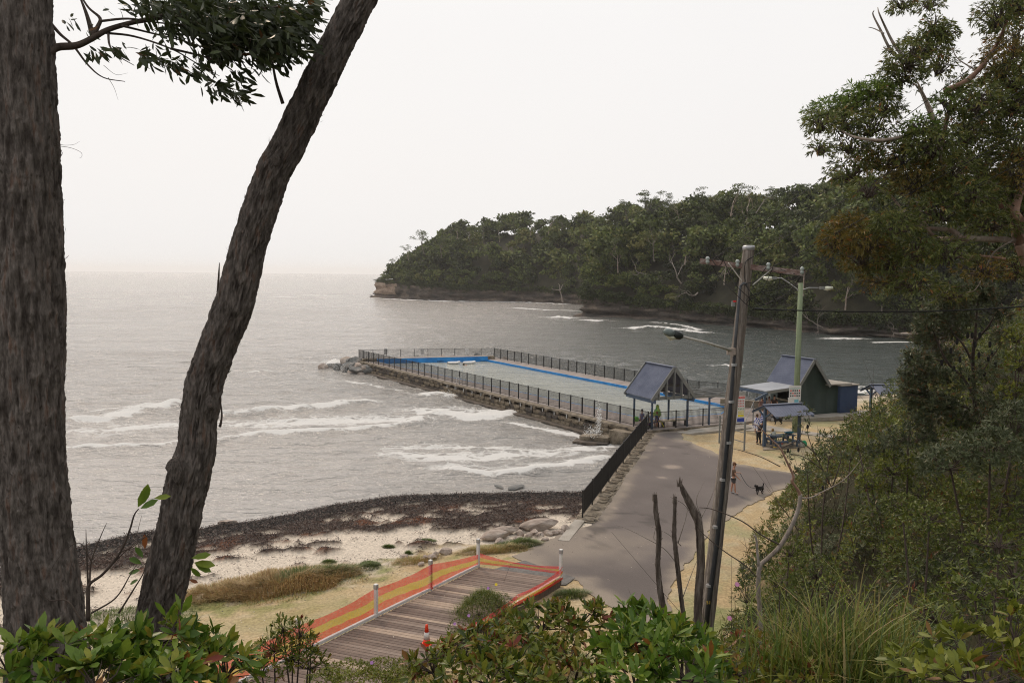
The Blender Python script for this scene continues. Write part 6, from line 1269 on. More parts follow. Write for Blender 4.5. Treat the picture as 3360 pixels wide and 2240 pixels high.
bush('coastal_shrub', 'loose green shrub at the right edge in the middle of the bank', 'shrub', [B(3280, 1780, 10, 110, 60), B(3330, 1880, 9.5, 90, 60)], 'scrub_leaf', .065, .026, 70, 6, .9, 1, stem=.01, tint=(.3, .8))
bush('coastal_shrub', 'upright shrub with reddish and variegated leaves in the lower middle of the bank', 'shrub', [B(2720, 1930, 13, 45, 45), B(2790, 1960, 12.5, 45, 40)], 'yellow_leaf', .06, .024, 70, 6, .9, 1, stem=.01, accent=.15, tint=(.3, .85))
bush('coastal_shrub', 'sparse thin-leaved shrub standing against the lawn left of the tall banksia', 'shrub', [B(2720, 1490, 24, 40, 50), B(2650, 1540, 23, 40, 35), B(2790, 1500, 25, 30, 40)], 'banksia_leaf', .11, .022, 9, 11, .9, 1, stem=.016, tint=(.3, .8), lo=.3)
bush('young_shrub', 'vivid yellow-green foliage at the right edge beside the tall banksia', 'shrub', [B(3335, 1110, 22, 40, 45), B(3345, 1200, 22, 40, 60), B(3310, 1290, 22, 40, 50)], 'yellow_leaf', .11, .045, 80, 6, .9, 1, stem=.014, tint=(.35, .8))
# dead pale branching tree in front of the bank
dt = empty('dead_tree', tuple(at(2492, 2030, 12.5)), 'pale bare forked dead tree curving over the bank in front of the shrubs', 'dead tree'); DY = 12.5
def dl(pts, r0, m='dead', r1=.4, Y=DY): return twig(dt, [at(x, y, Y) for x, y in pts], r0, m, 'branch', r1)
dl([(2495, 2120), (2493, 2000), (2488, 1930), (2493, 1860), (2520, 1830), (2560, 1790), (2600, 1720), (2622, 1660), (2626, 1620)], .038, 'dead', .8); dl([(2626, 1630), (2620, 1610), (2600, 1580), (2603, 1560), (2580, 1510), (2560, 1470), (2530, 1440), (2490, 1400), (2470, 1390)], .028, 'smooth_bark', .2); dl([(2622, 1632), (2660, 1632), (2700, 1612), (2760, 1580), (2800, 1540), (2830, 1500)], .013, 'dead', .2); dl([(2490, 1855), (2485, 1810), (2482, 1770), (2474, 1755)], .022, 'dead', .7)
dl([(2562, 1788), (2500, 1755), (2440, 1712), (2380, 1685), (2330, 1668), (2295, 1664)], .014, 'twig', .3); dl([(2482, 1890), (2440, 1850), (2380, 1810), (2330, 1770), (2290, 1730), (2250, 1660), (2200, 1630)], .012, 'twig', .2); dl([(2560, 1530), (2500, 1500), (2440, 1480), (2400, 1470)], .009, 'twig', .3); dl([(2560, 1472), (2620, 1440), (2640, 1390)], .008, 'twig', .3)
# slender banksia saplings against the lawn
sp = empty('banksia_sapling', tuple(at(2740, 1600, 15)), 'slender banksia sapling whose thin bare stem rises in front of the picnic table', 'sapling')
for L in ([(2740, 1620), (2700, 1540), (2670, 1480), (2650, 1420), (2658, 1380), (2640, 1340)], [(2700, 1540), (2640, 1500), (2600, 1490), (2580, 1500)], [(2680, 1490), (2620, 1440), (2590, 1420)], [(2730, 1600), (2760, 1500), (2740, 1450)]): twig(sp, [at(x, y, 15) for x, y in L], .012, 'twig', 'stem')
arr = []
for x, y, n in ((2640, 1345, 5), (2650, 1400, 3), (2580, 1500, 5), (2600, 1545, 5), (2700, 1440, 5), (2625, 1410, 2), (2740, 1450, 6), (2590, 1390, 4), (2570, 1450, 3), (2660, 1560, 6), (2700, 1570, 8), (2760, 1500, 6)):
    c, rad = pxblob(x, y, 15, 16, 14); d = unit(rb_.normal(size=(n, 3))); arr.append(rosettes(c + d * rad, unit(d + (0, 0, .8)), 12, .11, .024, .8, 1, np.clip(.3 + .5 * rb_.rand(n), 0, 1), rb_))
P, D, N, Ls, Ws, T = [np.concatenate(a) for a in zip(*arr)]; V, Fl, k = leafgeo(P, D, N, Ls, Ws, 1, .1); tag(child(obj('foliage', joinmesh('foliage', [(V, Fl, np.repeat(T, k))], M['banksia_leaf'])), sp), kind='stuff')
for x, y in ((2650, 1400), (2620, 1475), (2617, 1540), (2585, 1478), (2700, 1600)): o = obj('seed_cone', cm); child(o, sp); o.location = at(x, y, 15); o.scale = (.6, .6, .6)
# three dead stumps
for i, (pts, lab) in enumerate([([(2150, 1625, 10), (2152, 1680, 14), (2163, 1750, 15), (2158, 1850, 15), (2165, 1930, 17), (2180, 2020, 19), (2190, 2200, 22)], 'leftmost of three dead trunks, broken off blunt with a side stub'), ([(2215, 1632, 10), (2213, 1700, 11), (2212, 1760, 13), (2222, 1850, 13), (2235, 1960, 13), (2250, 2080, 14), (2260, 2250, 17)], 'middle and thinnest of three dead trunks'), ([(2230, 1578, 5), (2242, 1610, 16), (2262, 1650, 20), (2290, 1700, 23), (2298, 1760, 23), (2300, 1850, 23), (2292, 1950, 24), (2288, 2080, 25), (2285, 2300, 30)], 'rightmost dead trunk, bent left with a sharp splintered tip')]):
    r_, C_, rr_ = trunk('dead_tree', 'trunk', [(x, y, q * .62) for x, y, q in pts], lab, 13, 61 + i * 7, 'stump', 48, 150, .03, amp=.45); r_['category'] = 'dead tree'
    for q in range(7): x, y, w_ = pts[0]; a_ = at(x + R.uniform(-.5, .5) * 14, y + 8, 13 + R.uniform(-.04, .04)); child(MB().tube([a_ - (0, 0, .05), a_ + (R.uniform(-.02, .02), 0, R.uniform(.03, .13))], [.018, .003], 5).build('splinter', M['stump']), r_)
tw_ = [([(2160, 1700), (2145, 1762), (2160, 1775)], 0), ([(2222, 1850), (2180, 1800), (2120, 1765), (2060, 1735), (2020, 1722)], 1), ([(2235, 1790), (2190, 1750), (2120, 1720)], 1), ([(2225, 1780), (2250, 1700), (2260, 1640)], 1), ([(2240, 1960), (2270, 1880), (2290, 1830)], 1), ([(2180, 2000), (2080, 1960), (2060, 1920)], 1), ([(2300, 1690), (2285, 1640), (2310, 1580)], 1), ([(2300, 1700), (2330, 1640), (2345, 1600)], 1)]
rt0 = empty('bare_branch', tuple(at(2225, 1850, 13)), 'tangle of thin bare grey branches crossing between the dead trunks', 'branch')
for L, _ in tw_: twig(rt0, [at(x, y, 13) for x, y in L], .008, 'dead', 'twig', .25)
# bare shrub between the two big trunks
bs_ = empty('bare_shrub', tuple(at(288, 2020, 6)), 'leafless thin shrub between the two trunks with a few big leaves at its tip', 'shrub')
for L, r0 in ([([(290, 2035), (289, 1950), (294, 1915), (340, 1880), (395, 1810), (425, 1740), (440, 1690), (455, 1668)], .016), ([(289, 1930), (286, 1850), (283, 1780), (282, 1735)], .008), ([(294, 1915), (300, 1840), (330, 1760), (350, 1715)], .007), ([(340, 1880), (420, 1800), (490, 1750)], .006), ([(300, 2010), (380, 1960), (430, 1880), (450, 1850)], .008), ([(395, 1810), (440, 1790), (500, 1740), (505, 1730)], .005), ([(300, 1840), (260, 1780), (200, 1820), (150, 1900)], .004), ([(425, 1740), (445, 1760), (465, 1690)], .004), ([(270, 2040), (220, 1970), (150, 1960), (110, 1830)], .007), ([(390, 2010), (440, 1930), (470, 1880), (480, 1840)], .008)]): twig(bs_, [at(x, y, 6) for x, y in L], r0, 'twig', 'stem')
def bigleaf(root, x, y, Y, ang, L, tv=.6, tilt=.3):
    V, Fl, k = leafgeo(np.zeros((1, 3)), np.array([[math.cos(ang), .15, math.sin(ang)]]), np.array([[math.sin(ang) * .8, -1 + tilt, .8]]), np.array([L]), np.array([L * .42]), 2, .08); o = obj('leaf', mkmesh('leaf', V, Fl, M['glossy_leaf'], True, {'tint': np.full(len(V), tv)})); child(o, root); o.location = at(x, y, Y)
for x, y, a_, L, tv in ((452, 1664, 1.1, .17, .5), (460, 1668, .5, .14, .42), (470, 1652, 1.35, .15, .55), (505, 1634, .15, .12, .65)): bigleaf(bs_, x, y, 6, a_, L, tv)
ep = empty('epicormic_shoot', tuple(at(640, 1840, 6.7)), 'cluster of broad green leaves sprouting behind the leaning trunk', 'plant')
for x, y, a_, L, tv in ((628, 1830, .2, .16, .6), (635, 1845, -.15, .18, .65), (640, 1850, -.5, .15, .5), (625, 1860, -.9, .12, .5), (620, 1900, -.4, .08, .97), (470, 1830, 2.2, .12, .3), (465, 1850, 2.7, .13, .3), (460, 1870, 3.4, .12, .35), (475, 1800, 1.6, .12, .97), (455, 1900, 3.6, .10, .4)): bigleaf(ep, x, y, 6.75, a_, L, tv)
twig(ep, [at(610, 1800, 6.9), at(628, 1835, 6.8)], .005, 'twig', 'stem')
# near glossy shrubs
bush('pittosporum_shrub', 'large glossy broad-leaved shrub filling the bottom left corner below the thick trunk', 'shrub', [B(520, 2090, 4.4, 110, 90), B(380, 2150, 4.2, 120, 80), B(200, 2150, 4.0, 130, 70), B(60, 2190, 3.9, 110, 80), B(650, 2150, 4.6, 110, 90), B(740, 2200, 4.8, 90, 80), B(300, 2250, 3.8, 200, 90), B(560, 2260, 4.1, 200, 90)], 'glossy_leaf', .110, .040, 115, 8, .95, 2, parts=300, stem=.010, accent=.02, tint=(.08, .88), seed=3, base=(-1.6, 4.6, 7.9))
bush('nandina_shrub', 'fine-leaved upright shrub in front of the netting right of the big glossy shrub', 'shrub', [B(960, 2150, 9, 90, 70), B(900, 2120, 9, 60, 60), B(1010, 2180, 9, 70, 50), B(930, 2060, 9, 40, 40), B(985, 2080, 9, 40, 50), B(860, 2200, 8.8, 70, 50), B(1020, 2120, 9, 30, 30)], 'glossy_leaf_olive', .075, .02, 130, 7, .8, 2, parts=120, stem=.008, accent=.05, tint=(.1, .75), seed=4, base=(-2.6, 9, 5.6))
bush('pittosporum_shrub', 'wide olive green shrub with red-tinged leaves along the bottom middle', 'shrub', [B(1780, 2045, 7.0, 120, 65), B(1640, 2095, 6.8, 110, 60), B(1900, 2040, 7.0, 120, 65), B(1520, 2150, 6.4, 110, 60), B(1420, 2190, 6.2, 90, 60), B(1700, 2160, 6.0, 160, 80), B(1900, 2160, 6.0, 140, 90), B(1600, 2230, 5.6, 200, 70), B(1850, 2250, 5.4, 200, 70)], 'glossy_leaf_olive', .090, .030, 130, 8, .95, 2, parts=300, stem=.009, accent=.045, tint=(.1, .8), seed=5, base=(.3, 6.4, 7.6))
bush('pittosporum_shrub', 'bright green long-leaved shrub at the bottom just left of the timber pole', 'shrub', [B(2110, 2050, 5.8, 110, 60), B(2240, 2090, 5.6, 90, 55), B(2180, 2140, 5.2, 170, 80), B(2060, 2110, 5.4, 90, 80), B(2260, 2220, 4.8, 150, 80), B(2080, 2240, 4.8, 150, 70)], 'glossy_leaf', .115, .034, 120, 8, .9, 2, parts=300, stem=.010, accent=.02, tint=(.12, .74), seed=6, base=(1.2, 5.4, 8.0))
bush('coastal_shrub', 'yellow-green shrub at the bottom right of the timber pole base', 'shrub', [B(2480, 2120, 6.6, 90, 50), B(2560, 2170, 6.2, 110, 60), B(2420, 2200, 5.8, 120, 60), B(2620, 2230, 5.6, 120, 50)], 'glossy_leaf_olive', .08, .03, 100, 7, .9, 2, parts=150, stem=.008, accent=.05, tint=(.35, .8), seed=8, base=(2.4, 6.2, 7.8))
bush('coastal_shrub', 'pale yellowish leafy shrub nearest the camera in the bottom right corner', 'shrub', [B(3180, 2140, 4.8, 170, 60), B(3330, 2080, 5.0, 90, 80), B(2980, 2190, 4.8, 120, 60), B(3200, 2240, 4.2, 200, 60)], 'yellow_leaf', .10, .036, 90, 7, .95, 2, parts=220, stem=.008, accent=.06, tint=(.3, .85), seed=9, base=(2.9, 4.8, 8.6))
bush('coastal_shrub', 'mid green leafy shrub above the pale yellowish one at the right edge', 'shrub', [B(3200, 1950, 7, 130, 50), B(3330, 1960, 7, 90, 60), B(3080, 2030, 6.4, 120, 50)], 'scrub_leaf', .07, .027, 95, 7, .95, 1, stem=.008, tint=(.3, .8), seed=10)
# grasses: clumps of long blades
def blades(name, pts, Hm, wd, mat_, seed, lean=.35, seg=4, tint=(0, 1), kind='stuff', parent=None, stuff=True):
    r = np.random.RandomState(seed); P = np.array(pts, float); n = len(P); az = r.uniform(0, 6.28, n); ln = np.abs(r.normal(lean, lean * .5, n)); H = Hm * r.uniform(.55, 1.15, n); d = np.stack([np.cos(az), np.sin(az), 0 * az], 1); s = np.stack([-np.sin(az), np.cos(az), 0 * az], 1)
    rows = []
    for k in range(seg + 1):
        u = k / seg; c = P + d * (ln * H * u ** 1.8)[:, None] + np.array((0, 0, 1)) * (H * (u - .35 * ln * u ** 2.5))[:, None]; w_ = wd * (1 - u ** 2) * .5 + .0008; rows += [c - s * w_, c + s * w_]
    V = np.stack(rows, 1).reshape(-1, 3); b_ = (np.arange(n) * (2 * seg + 2))[:, None, None]; q = np.array([[2 * k, 2 * k + 1, 2 * k + 3, 2 * k + 2] for k in range(seg)])[None]; F = (q + b_).reshape(-1, 4)
    t = np.repeat(np.clip(tint[0] + (tint[1] - tint[0]) * r.rand(n), 0, 1), 2 * seg + 2); o = obj(name, mkmesh(name, V, F, M[mat_], False, {'tint': t}), None)
    if parent is not None: child(o, parent)
    if stuff: tag(o, kind='stuff')
    return o
rg = np.random.RandomState(12)
for (px, py, Y, sp_, n, H, lab) in ((2760, 2230, 6.0, .55, 420, .85, 'tall strappy green grass clump at the bottom right with a few brown blades'), (2900, 2190, 6.4, .4, 200, .7, 'second strappy grass clump just right of the tall one'), (2620, 2230, 5.8, .5, 220, .6, 'shorter grass clump left of the tall strappy one')):
    c = at(px, py, Y); cc = empty('grass_clump', tuple(c - (0, 0, .2)), lab, 'grass'); pts = c + rg.normal(0, 1, (n, 3)) * (sp_ * .45, sp_ * .45, .0) - (0, 0, .15); b1 = blades('blade', pts, H, .013, 'blade', int(px), .45, 5, (0, .8), parent=cc); b1['kind'] = 'stuff'
    pk = []
    for i in range(26):   # the broadest blades, each a part
        q = c + rg.normal(0, 1, 3) * (sp_ * .4, sp_ * .3, 0) - (0, 0, .12); blades('blade', [q], H * 1.15, .02, 'blade', int(px) + i, .4, 6, (.2, 1), parent=cc, stuff=False)
# brown grass mound on the beach side
def mound(cx, cy, rx, ry, n, H, mat_, seed, name, tint=(0, 1), wd=.012, rot=.35, hmul=.35):
    r = np.random.RandomState(seed); a = r.uniform(0, 6.28, n); q = r.rand(n) ** .5 * (1 + .35 * fbm(np.cos(a) * 2 + seed, np.sin(a) * 2, s=seed)); x = q * np.cos(a) * rx; y = q * np.sin(a) * ry; c, s = math.cos(rot), math.sin(rot); X_, Y_ = cx + x * c - y * s, cy + x * s + y * c
    Z_ = height(X_, Y_) + np.clip(1 - q ** 2, 0, 1) * hmul * (1 + 1.6 * fbm(X_ * 1.6, Y_ * 1.6, s=seed)) - .05; return blades(name, np.stack([X_, Y_, Z_], 1), H, wd, mat_, seed, .6, 3, tint)
mound(-8.7, 30.7, 3.0, 1.2, 7500, .34, 'dry_blade', 5, 'dune_grass', (0, .8), rot=.52, hmul=.22, wd=.020); mound(-8.9, 30.6, 3.5, 1.5, 3500, .26, 'dry_blade', 55, 'dune_grass', (.3, 1), rot=.52, hmul=.1, wd=.016); mound(-8.0, 31.3, 2.2, .8, 1500, .30, 'green_blade', 56, 'dune_grass', (0, 1), rot=.52, hmul=.25, wd=.016); mound(-10.8, 29.6, 1.3, .6, 3000, .28, 'dry_blade', 6, 'dune_grass', (.1, .9), rot=.5); mound(-7.3, 31.9, 2.6, .4, 3000, .22, 'green_blade', 7, 'dune_grass', (.1, .9), rot=.5, hmul=.15)
mound(-.7, 34.9, 1.6, .45, 4200, .20, 'dry_blade', 8, 'verge_grass', (.4, 1), rot=.25, hmul=.15); mound(.4, 35.6, 1.2, .45, 3000, .20, 'green_blade', 9, 'verge_grass', rot=.3, hmul=.15); mound(2.3, 30.0, .7, .35, 1500, .22, 'green_blade', 10, 'verge_grass', rot=.3, hmul=.1); mound(-3.9, 33.6, 1.0, .4, 1600, .22, 'dry_blade', 11, 'verge_grass', (.3, 1), rot=.5, hmul=.1); mound(-13.5, 27.5, 2.5, .8, 3500, .2, 'green_blade', 12, 'verge_grass', rot=.4, hmul=.05)
for i, (x, y, s) in enumerate(((1080, 1843, .28), (1400, 1774, .42), (1275, 1794, .25), (890, 1885, .3), (1215, 1850, .45), (1340, 1815, .15), (700, 1965, .2))):
    p = atz(x, y, .55); mound(p[0], p[1], s, s * .5, int(900 * s / .3), .13, 'green_blade', 40 + i, 'beach_herb', (.1, .8), .014, 0, .08)
# green mound with flowers on the boardwalk edge and groundcover in front
gm = empty('flowering_groundcover', tuple(atz(1600, 2040, .9)), 'mounded green grass and creeper with mauve flowers spilling onto the boardwalk', 'plant'); p0 = atz(1590, 2010, .9)
r = np.random.RandomState(91); pts = p0 + np.stack([r.normal(0, .62, 2600), r.normal(0, .45, 2600), 0 * np.arange(2600)], 1); pts[:, 2] = .6 + .95 * np.exp(-((pts[:, 0] - p0[0]) ** 2 / .7 + (pts[:, 1] - p0[1]) ** 2 / .4)); child(blades('blade', pts, .34, .011, 'blade', 3, .7, 4, (0, .75)), gm)
bush('flowering_groundcover', 'darker leafy creeper below the green mound at the boardwalk edge', 'plant', [B(1570, 2000, 25.5, 65, 60), B(1510, 2060, 24.5, 50, 45), B(1640, 1980, 26, 50, 40), B(1500, 2100, 24, 40, 40)], 'scrub_leaf', .06, .02, 120, 6, .9, 1, stem=.008, tint=(.3, .75), seed=14)
bush('flowering_groundcover', 'low light green groundcover with tiny flowers at the bottom left of the boardwalk', 'plant', [B(1150, 2205, 20.5, 100, 36), B(1260, 2190, 20.5, 70, 30), B(1070, 2230, 20, 70, 34), B(1200, 2240, 19.5, 130, 36), B(1340, 2180, 21, 50, 22), B(1330, 2225, 20, 80, 34)], 'yellow_leaf', .075, .028, 170, 6, .9, 0, stem=.006, tint=(.2, .8), seed=15, twigs=.3)
mauve = plain('mauve', (.45, .22, .50)); yellowf = plain('yellowflower', (.8, .6, .05))
for i, (x, y, Y, m_, lb) in enumerate(((1538, 2019, 24.2, mauve, 'single mauve flower low on the green mound'), (1602, 1929, 25.3, mauve, 'mauve flower near the top of the green mound'), (1628, 1917, 25.2, yellowf, 'yellow flower at the top of the green mound'), (1220, 2173, 20, mauve, 'mauve flower in the low groundcover left of the cone'), (1492, 2046, 24, mauve, 'small mauve flower at the left rim of the mound'), (2418, 1917, 16, plain('pinkflower', (.6, .25, .42)), 'upper pink flower at the foot of the bank'), (2393, 2028, 15.5, plain('pinkflower', (.6, .25, .42)), 'lower pink flower near the base of the pole'))):
    p = at(x, y, Y); o = MB().lathe((0, 0, 0), [(.008, -.01), (.02, .0), (.045, .02), (.05, .022)], 6).build('flower', m_, loc=tuple(p)); o.rotation_euler = (.9, 0, 0); tag(o, lb, 'flower')
# scrub skirt between boardwalk and bank
mound(-.2, 26.6, 1.8, .8, 5200, .28, 'dry_blade', 71, 'verge_grass', (.3, 1), rot=-.35, hmul=.25); mound(.6, 24.6, 2.4, 1.2, 6000, .28, 'green_blade', 72, 'verge_grass', rot=-.35, hmul=.2); mound(-2.2, 22.8, 2.4, .9, 5200, .25, 'dry_blade', 73, 'verge_grass', (.2, 1), rot=-.5, hmul=.2)
# ------------------------------------------------------------------ litter
def flakes(name, X_, Y_, Z_, size, mat_, seed, asp=.5, lift=.3):
    r = np.random.RandomState(seed); n = len(X_); P = np.stack([X_, Y_, Z_ + .004], 1); D = unit(np.stack([r.normal(size=n), r.normal(size=n), r.normal(0, lift, n)], 1)); N = unit(np.stack([r.normal(0, lift, n), r.normal(0, lift, n), np.ones(n)], 1)); V, Fl, k = leafgeo(P, D, N, size * r.uniform(.5, 1.4, n), size * asp * r.uniform(.5, 1.3, n), 0, .15)
    o = obj(name, joinmesh(name, [(V, Fl, np.repeat(r.rand(n), k))], M[mat_])); return tag(o, kind='stuff')
leafmat('litter', [(.30, .22, .16), (.48, .40, .32), (.60, .54, .46), (.42, .26, .17)], transl=0); leafmat('weed', [(.010, .009, .008), (.022, .015, .012), (.050, .024, .016), (.085, .036, .022), (.016, .013, .012)], transl=0, rough=.5, spec=.5)
r = np.random.RandomState(200); wX, wY, wZ, wW = WEED_XYZ; pr = wW * (wX > -26) * (wX < 5) * (wY > 24) * (wY < 50); pr /= pr.sum(); q = r.choice(len(wX), 42000, p=pr); a, b = wX[q] + r.uniform(-.15, .15, 42000), wY[q] + r.uniform(-.15, .15, 42000)
flakes('seaweed', a, b, wZ[q] + r.uniform(0, .05, 42000), .13, 'weed', 1, .28, .5)
pr = ((segdist(wX, wY, BEACH) < 12) & (wX > -26) & (wX < 4) & inside(wX, wY, LAND)).astype(float) * (.15 + sst(-.1, .4, fbm(wX * .8, wY * 1.1, s=33))); pr /= pr.sum(); q = r.choice(len(wX), 16000, p=pr); flakes('seaweed_scraps', wX[q] + r.uniform(-.15, .15, 16000), wY[q] + r.uniform(-.15, .15, 16000), wZ[q], .09, 'weed', 2, .35, .3)
n = 9000; a, b = r.uniform(-14, 30, n), r.uniform(22, 66, n); k_ = inside(a, b, LAND) & (segdist(a, b, BEACH) > 8) & ~inside(a, b, DECKP); ip_ = inside(a, b, PATHP); k_ &= (~ip_ | (r.rand(n) < .16)); a, b = a[k_], b[k_]; flakes('leaf_litter', a, b, height(a, b) + np.where(inside(a, b, PATHP), .04, .01), .075, 'litter', 3, .45, .25)
n = 70; s_, t_ = r.uniform(0, 11, n), r.uniform(.1, W_ - .1, n); pw_ = np.array([BW(i, j, .91) for i, j in zip(s_, t_)]); flakes('leaf_litter', pw_[:, 0], pw_[:, 1], pw_[:, 2], .09, 'litter', 4, .4, .2)

# ------------------------------------------------------------------ people and animals
skin = plain('skin', (.48, .26, .18)); 
def skinmesh(name, joints, edges, root_i, mat_, parent, sub=2):
    me = bpy.data.meshes.new(name); me.from_pydata([tuple(j[:3]) for j in joints], edges, []); me.update(); o = obj(name, me, parent); me.materials.append(mat_)
    sk = o.modifiers.new('skin', 'SKIN'); sk.use_smooth_shade = True
    for i, j in enumerate(joints):
        v = me.skin_vertices[0].data[i]; v.radius = (j[3], j[4] if len(j) > 4 else j[3]); v.use_root = (i == root_i)
    ss = o.modifiers.new('sub', 'SUBSURF'); ss.levels = sub; ss.render_levels = sub
    dg = bpy.context.evaluated_depsgraph_get(); m2 = bpy.data.meshes.new_from_object(o.evaluated_get(dg)); o.modifiers.clear(); o.data = m2
    if not m2.materials: m2.materials.append(mat_)
    return o
def person(loc, rz, label, pose='stand', H=1.72, shirt=(.1, .1, .1), shorts=(.1, .1, .1), hair=(.1, .05, .03), legs=True, shoes=(.4, .4, .4), towel=None, long=False, hood=None, armL=None, armR=None, hairlen=0, shirtname='shirt', cap=None):
    root = empty('person', loc, label, 'person', rz=rz); k = H / 1.72; hip = .90; lean = 0.; sit = pose == 'sit'
    if sit: hip = .50
    lean = {'bend': .42, 'sit': .10}.get(pose, .02)           # forwards is +x
    def up(h, side=0, f=0): a = h - hip; return np.array((f + a * math.sin(lean), side, hip + a * math.cos(lean)))
    tor = .50; sh_ = hip + tor; pel = up(hip); chest = up(hip + .30); nk = up(hip + .52); hd = up(hip + .62) + (.02, 0, 0); ht = up(hip + .76) + (.03, 0, 0)
    if pose == 'bend': hd = nk + (.09, 0, .06); ht = nk + (.16, 0, .14)
    J = [(*pel, .125, .095), (*up(hip + .15), .115, .085), (*chest, .135, .095), (*nk, .052), (*hd, .072, .078), (*ht, .068, .078)]; E_ = [(0, 1), (1, 2), (2, 3), (3, 4), (4, 5)]
    def arm(side, elbow=None, hand=None):
        s0 = up(hip + .46, side * .17); el = np.array(elbow) if elbow is not None else s0 + (.05, side * .05, -.28); hn = np.array(hand) if hand is not None else el + (.10, 0, -.23)
        b = len(J); d = unit(hn - el); J.extend([(*s0, .052), (*el, .038), (*hn, .026), (*(hn + d * .07), .030, .016)]); E_.extend([(2, b), (b, b + 1), (b + 1, b + 2), (b + 2, b + 3)])
        for q in range(4): c = len(J); f0 = hn + d * .085 + np.array((0, (q - 1.5) * .018, 0)); L = (.055, .07, .065, .05)[q]; J.extend([(*f0, .0085), (*(f0 + d * L * .6 + (.008, 0, -.012)), .007), (*(f0 + d * L + (.012, 0, -.03)), .006)]); E_.extend([(b + 3, c), (c, c + 1), (c + 1, c + 2)])
        c = len(J); J.extend([(*(hn + d * .04 + (.03, -side * .02, 0)), .009), (*(hn + d * .08 + (.045, -side * .02, -.01)), .008)]); E_.extend([(b + 2, c), (c, c + 1)]); return hn + d * .07
    aR = arm(-1, *(armR or (None, None))); aL = arm(1, *(armL or (None, None)))
    feet = []
    for side, f in ((-1, .10), (1, -.06)):
        if sit: kn = pel + (.42, side * .10, .02); an = kn + (.02, 0, -.42)
        else: f = f if pose != 'bend' else f * .6; kn = pel * (1, 0, 0) + (f * .7, side * .10, .49); an = pel * (1, 0, 0) + (f * 1.3, side * .10, .08)
        b = len(J); J.extend([(*(pel + (0, side * .09, -.05)), .088, .085), (*kn, .056), (*(kn * .5 + an * .5 - (.02, 0, 0)), .055), (*an, .034), (*(an + (.13, side * .02, -.05)), .036, .024)]); E_.extend([(0, b), (b, b + 1), (b + 1, b + 2), (b + 2, b + 3), (b + 3, b + 4)]); feet.append((kn, an))
    J = [tuple(v * k for v in j) for j in J]; body = skinmesh('body', J, E_, 0, skin, root)
    def pl(nm, jj, ee, col, sub=1): return skinmesh(nm, [tuple(v * k for v in j) for j in jj], ee, 0, plain(nm + str(col), col), root, sub)
    if shirt is not None:
        jj = [(*up(hip + .0), .150, .118), (*up(hip + .15), .142, .108), (*up(hip + .32), .158, .112), (*up(hip + .46), .10, .08)]; ee = [(0, 1), (1, 2), (2, 3)]
        for i, side in ((6, -1), (6 + 4 + 12 + 2, 1)):
            s0 = np.array(J[i][:3]) / k; el = np.array(J[i + 1][:3]) / k; b = len(jj); jj += [(*s0, .072), (*(s0 + (el - s0) * (1.0 if long else .62)), .060)]; ee += [(2, b), (b, b + 1)]
        pl(shirtname, jj, ee, shirt, 2)
    if shorts is not None:
        jj = [(*(pel + (0, 0, .03)), .150, .125)]; ee = []
        for (kn, an), side in zip(feet, (-1, 1)):
            b = len(jj); a0 = pel + (0, side * .09, -.06); jj += [(*a0, .108, .105), (*(a0 + (kn - a0) * .75), .088, .09)]; ee += [(0, b), (b, b + 1)]
            if long: jj += [(*(kn), .075), (*(an + (0, 0, .02)), .062)]; ee += [(b + 1, b + 2), (b + 2, b + 3)]
        pl('shorts' if not long else 'trousers', jj, ee, shorts, 1)
    if shoes is not None:
        for kn, an in feet: pl('shoe', [(*(an + (-.03, 0, -.01)), .046, .05), (*(an + (.06, 0, -.035)), .046, .04), (*(an + (.16, 0, -.045)), .044, .030)], [(0, 1), (1, 2)], shoes, 1)
    if hair is not None and not hood:
        c = (hd * .35 + ht * .65) * k; m = MB(); m.lathe((0, 0, 0), [(.03, -.11 - hairlen), (.088, -.08 - hairlen), (.098, -.02), (.098, .04), (.075, .095), (.03, .118)], 14); o = m.build('hair' if not cap else 'cap', plain('hair' + str(hair), hair, .8), root, True); o.location = tuple(c + (-.022, 0, .025)); o.scale = (.95, .9, .95)
    ex_ = (hd * .7 + ht * .3) * k
    for s in (-1, 1): MB().lathe((0, 0, 0), [(.004, -.006), (.009, 0), (.004, .006)], 6).build('eye', M['dark'], root, loc=tuple(ex_ + (.078 * k, s * .03, .03)))
    MB().tube([ex_ + (.07, 0, .02), ex_ + (.10, 0, -.01), ex_ + (.08, 0, -.025)], [.008, .014, .010], 6).build('nose', skin, root, True)
    for s in (-1, 1): MB().box(ex_ + (-.005, s * .078, .015), (.035, .014, .05)).build('ear', skin, root)
    MB().box(ex_ + (.080, 0, -.045), (.012, .045, .008)).build('mouth', plain('lip', (.35, .12, .10)), root)
    return root, aL * k, aR * k, (hd * k, ht * k, nk * k, pel * k)
yp = lambda x, y: h1(x, y) + .035
f0 = atz(2405, 1619, yp(12.3, 44.6)); pr_, hL, hR, _ = person(tuple(f0), math.radians(-12), 'person in brown t-shirt and white-topped shorts standing on the path holding a dog lead', 'stand', 1.74, (.13, .075, .05), (.07, .07, .075), (.16, .08, .045), armR=((.10, -.26, 1.08), (.26, -.20, .90)), armL=((.06, .25, 1.12), (.27, .12, 1.15)), shoes=(.36, .36, .37))
skinmesh('waistband', [(0, 0, .86, .168, .135), (0, 0, .95, .160, .128)], [(0, 1)], 0, plain('whiteshort', (.62, .62, .64)), pr_, 1)
MB().box((.12, -.0, 1.66), (.03, .15, .04)).build('sunglasses', M['dark'], pr_)
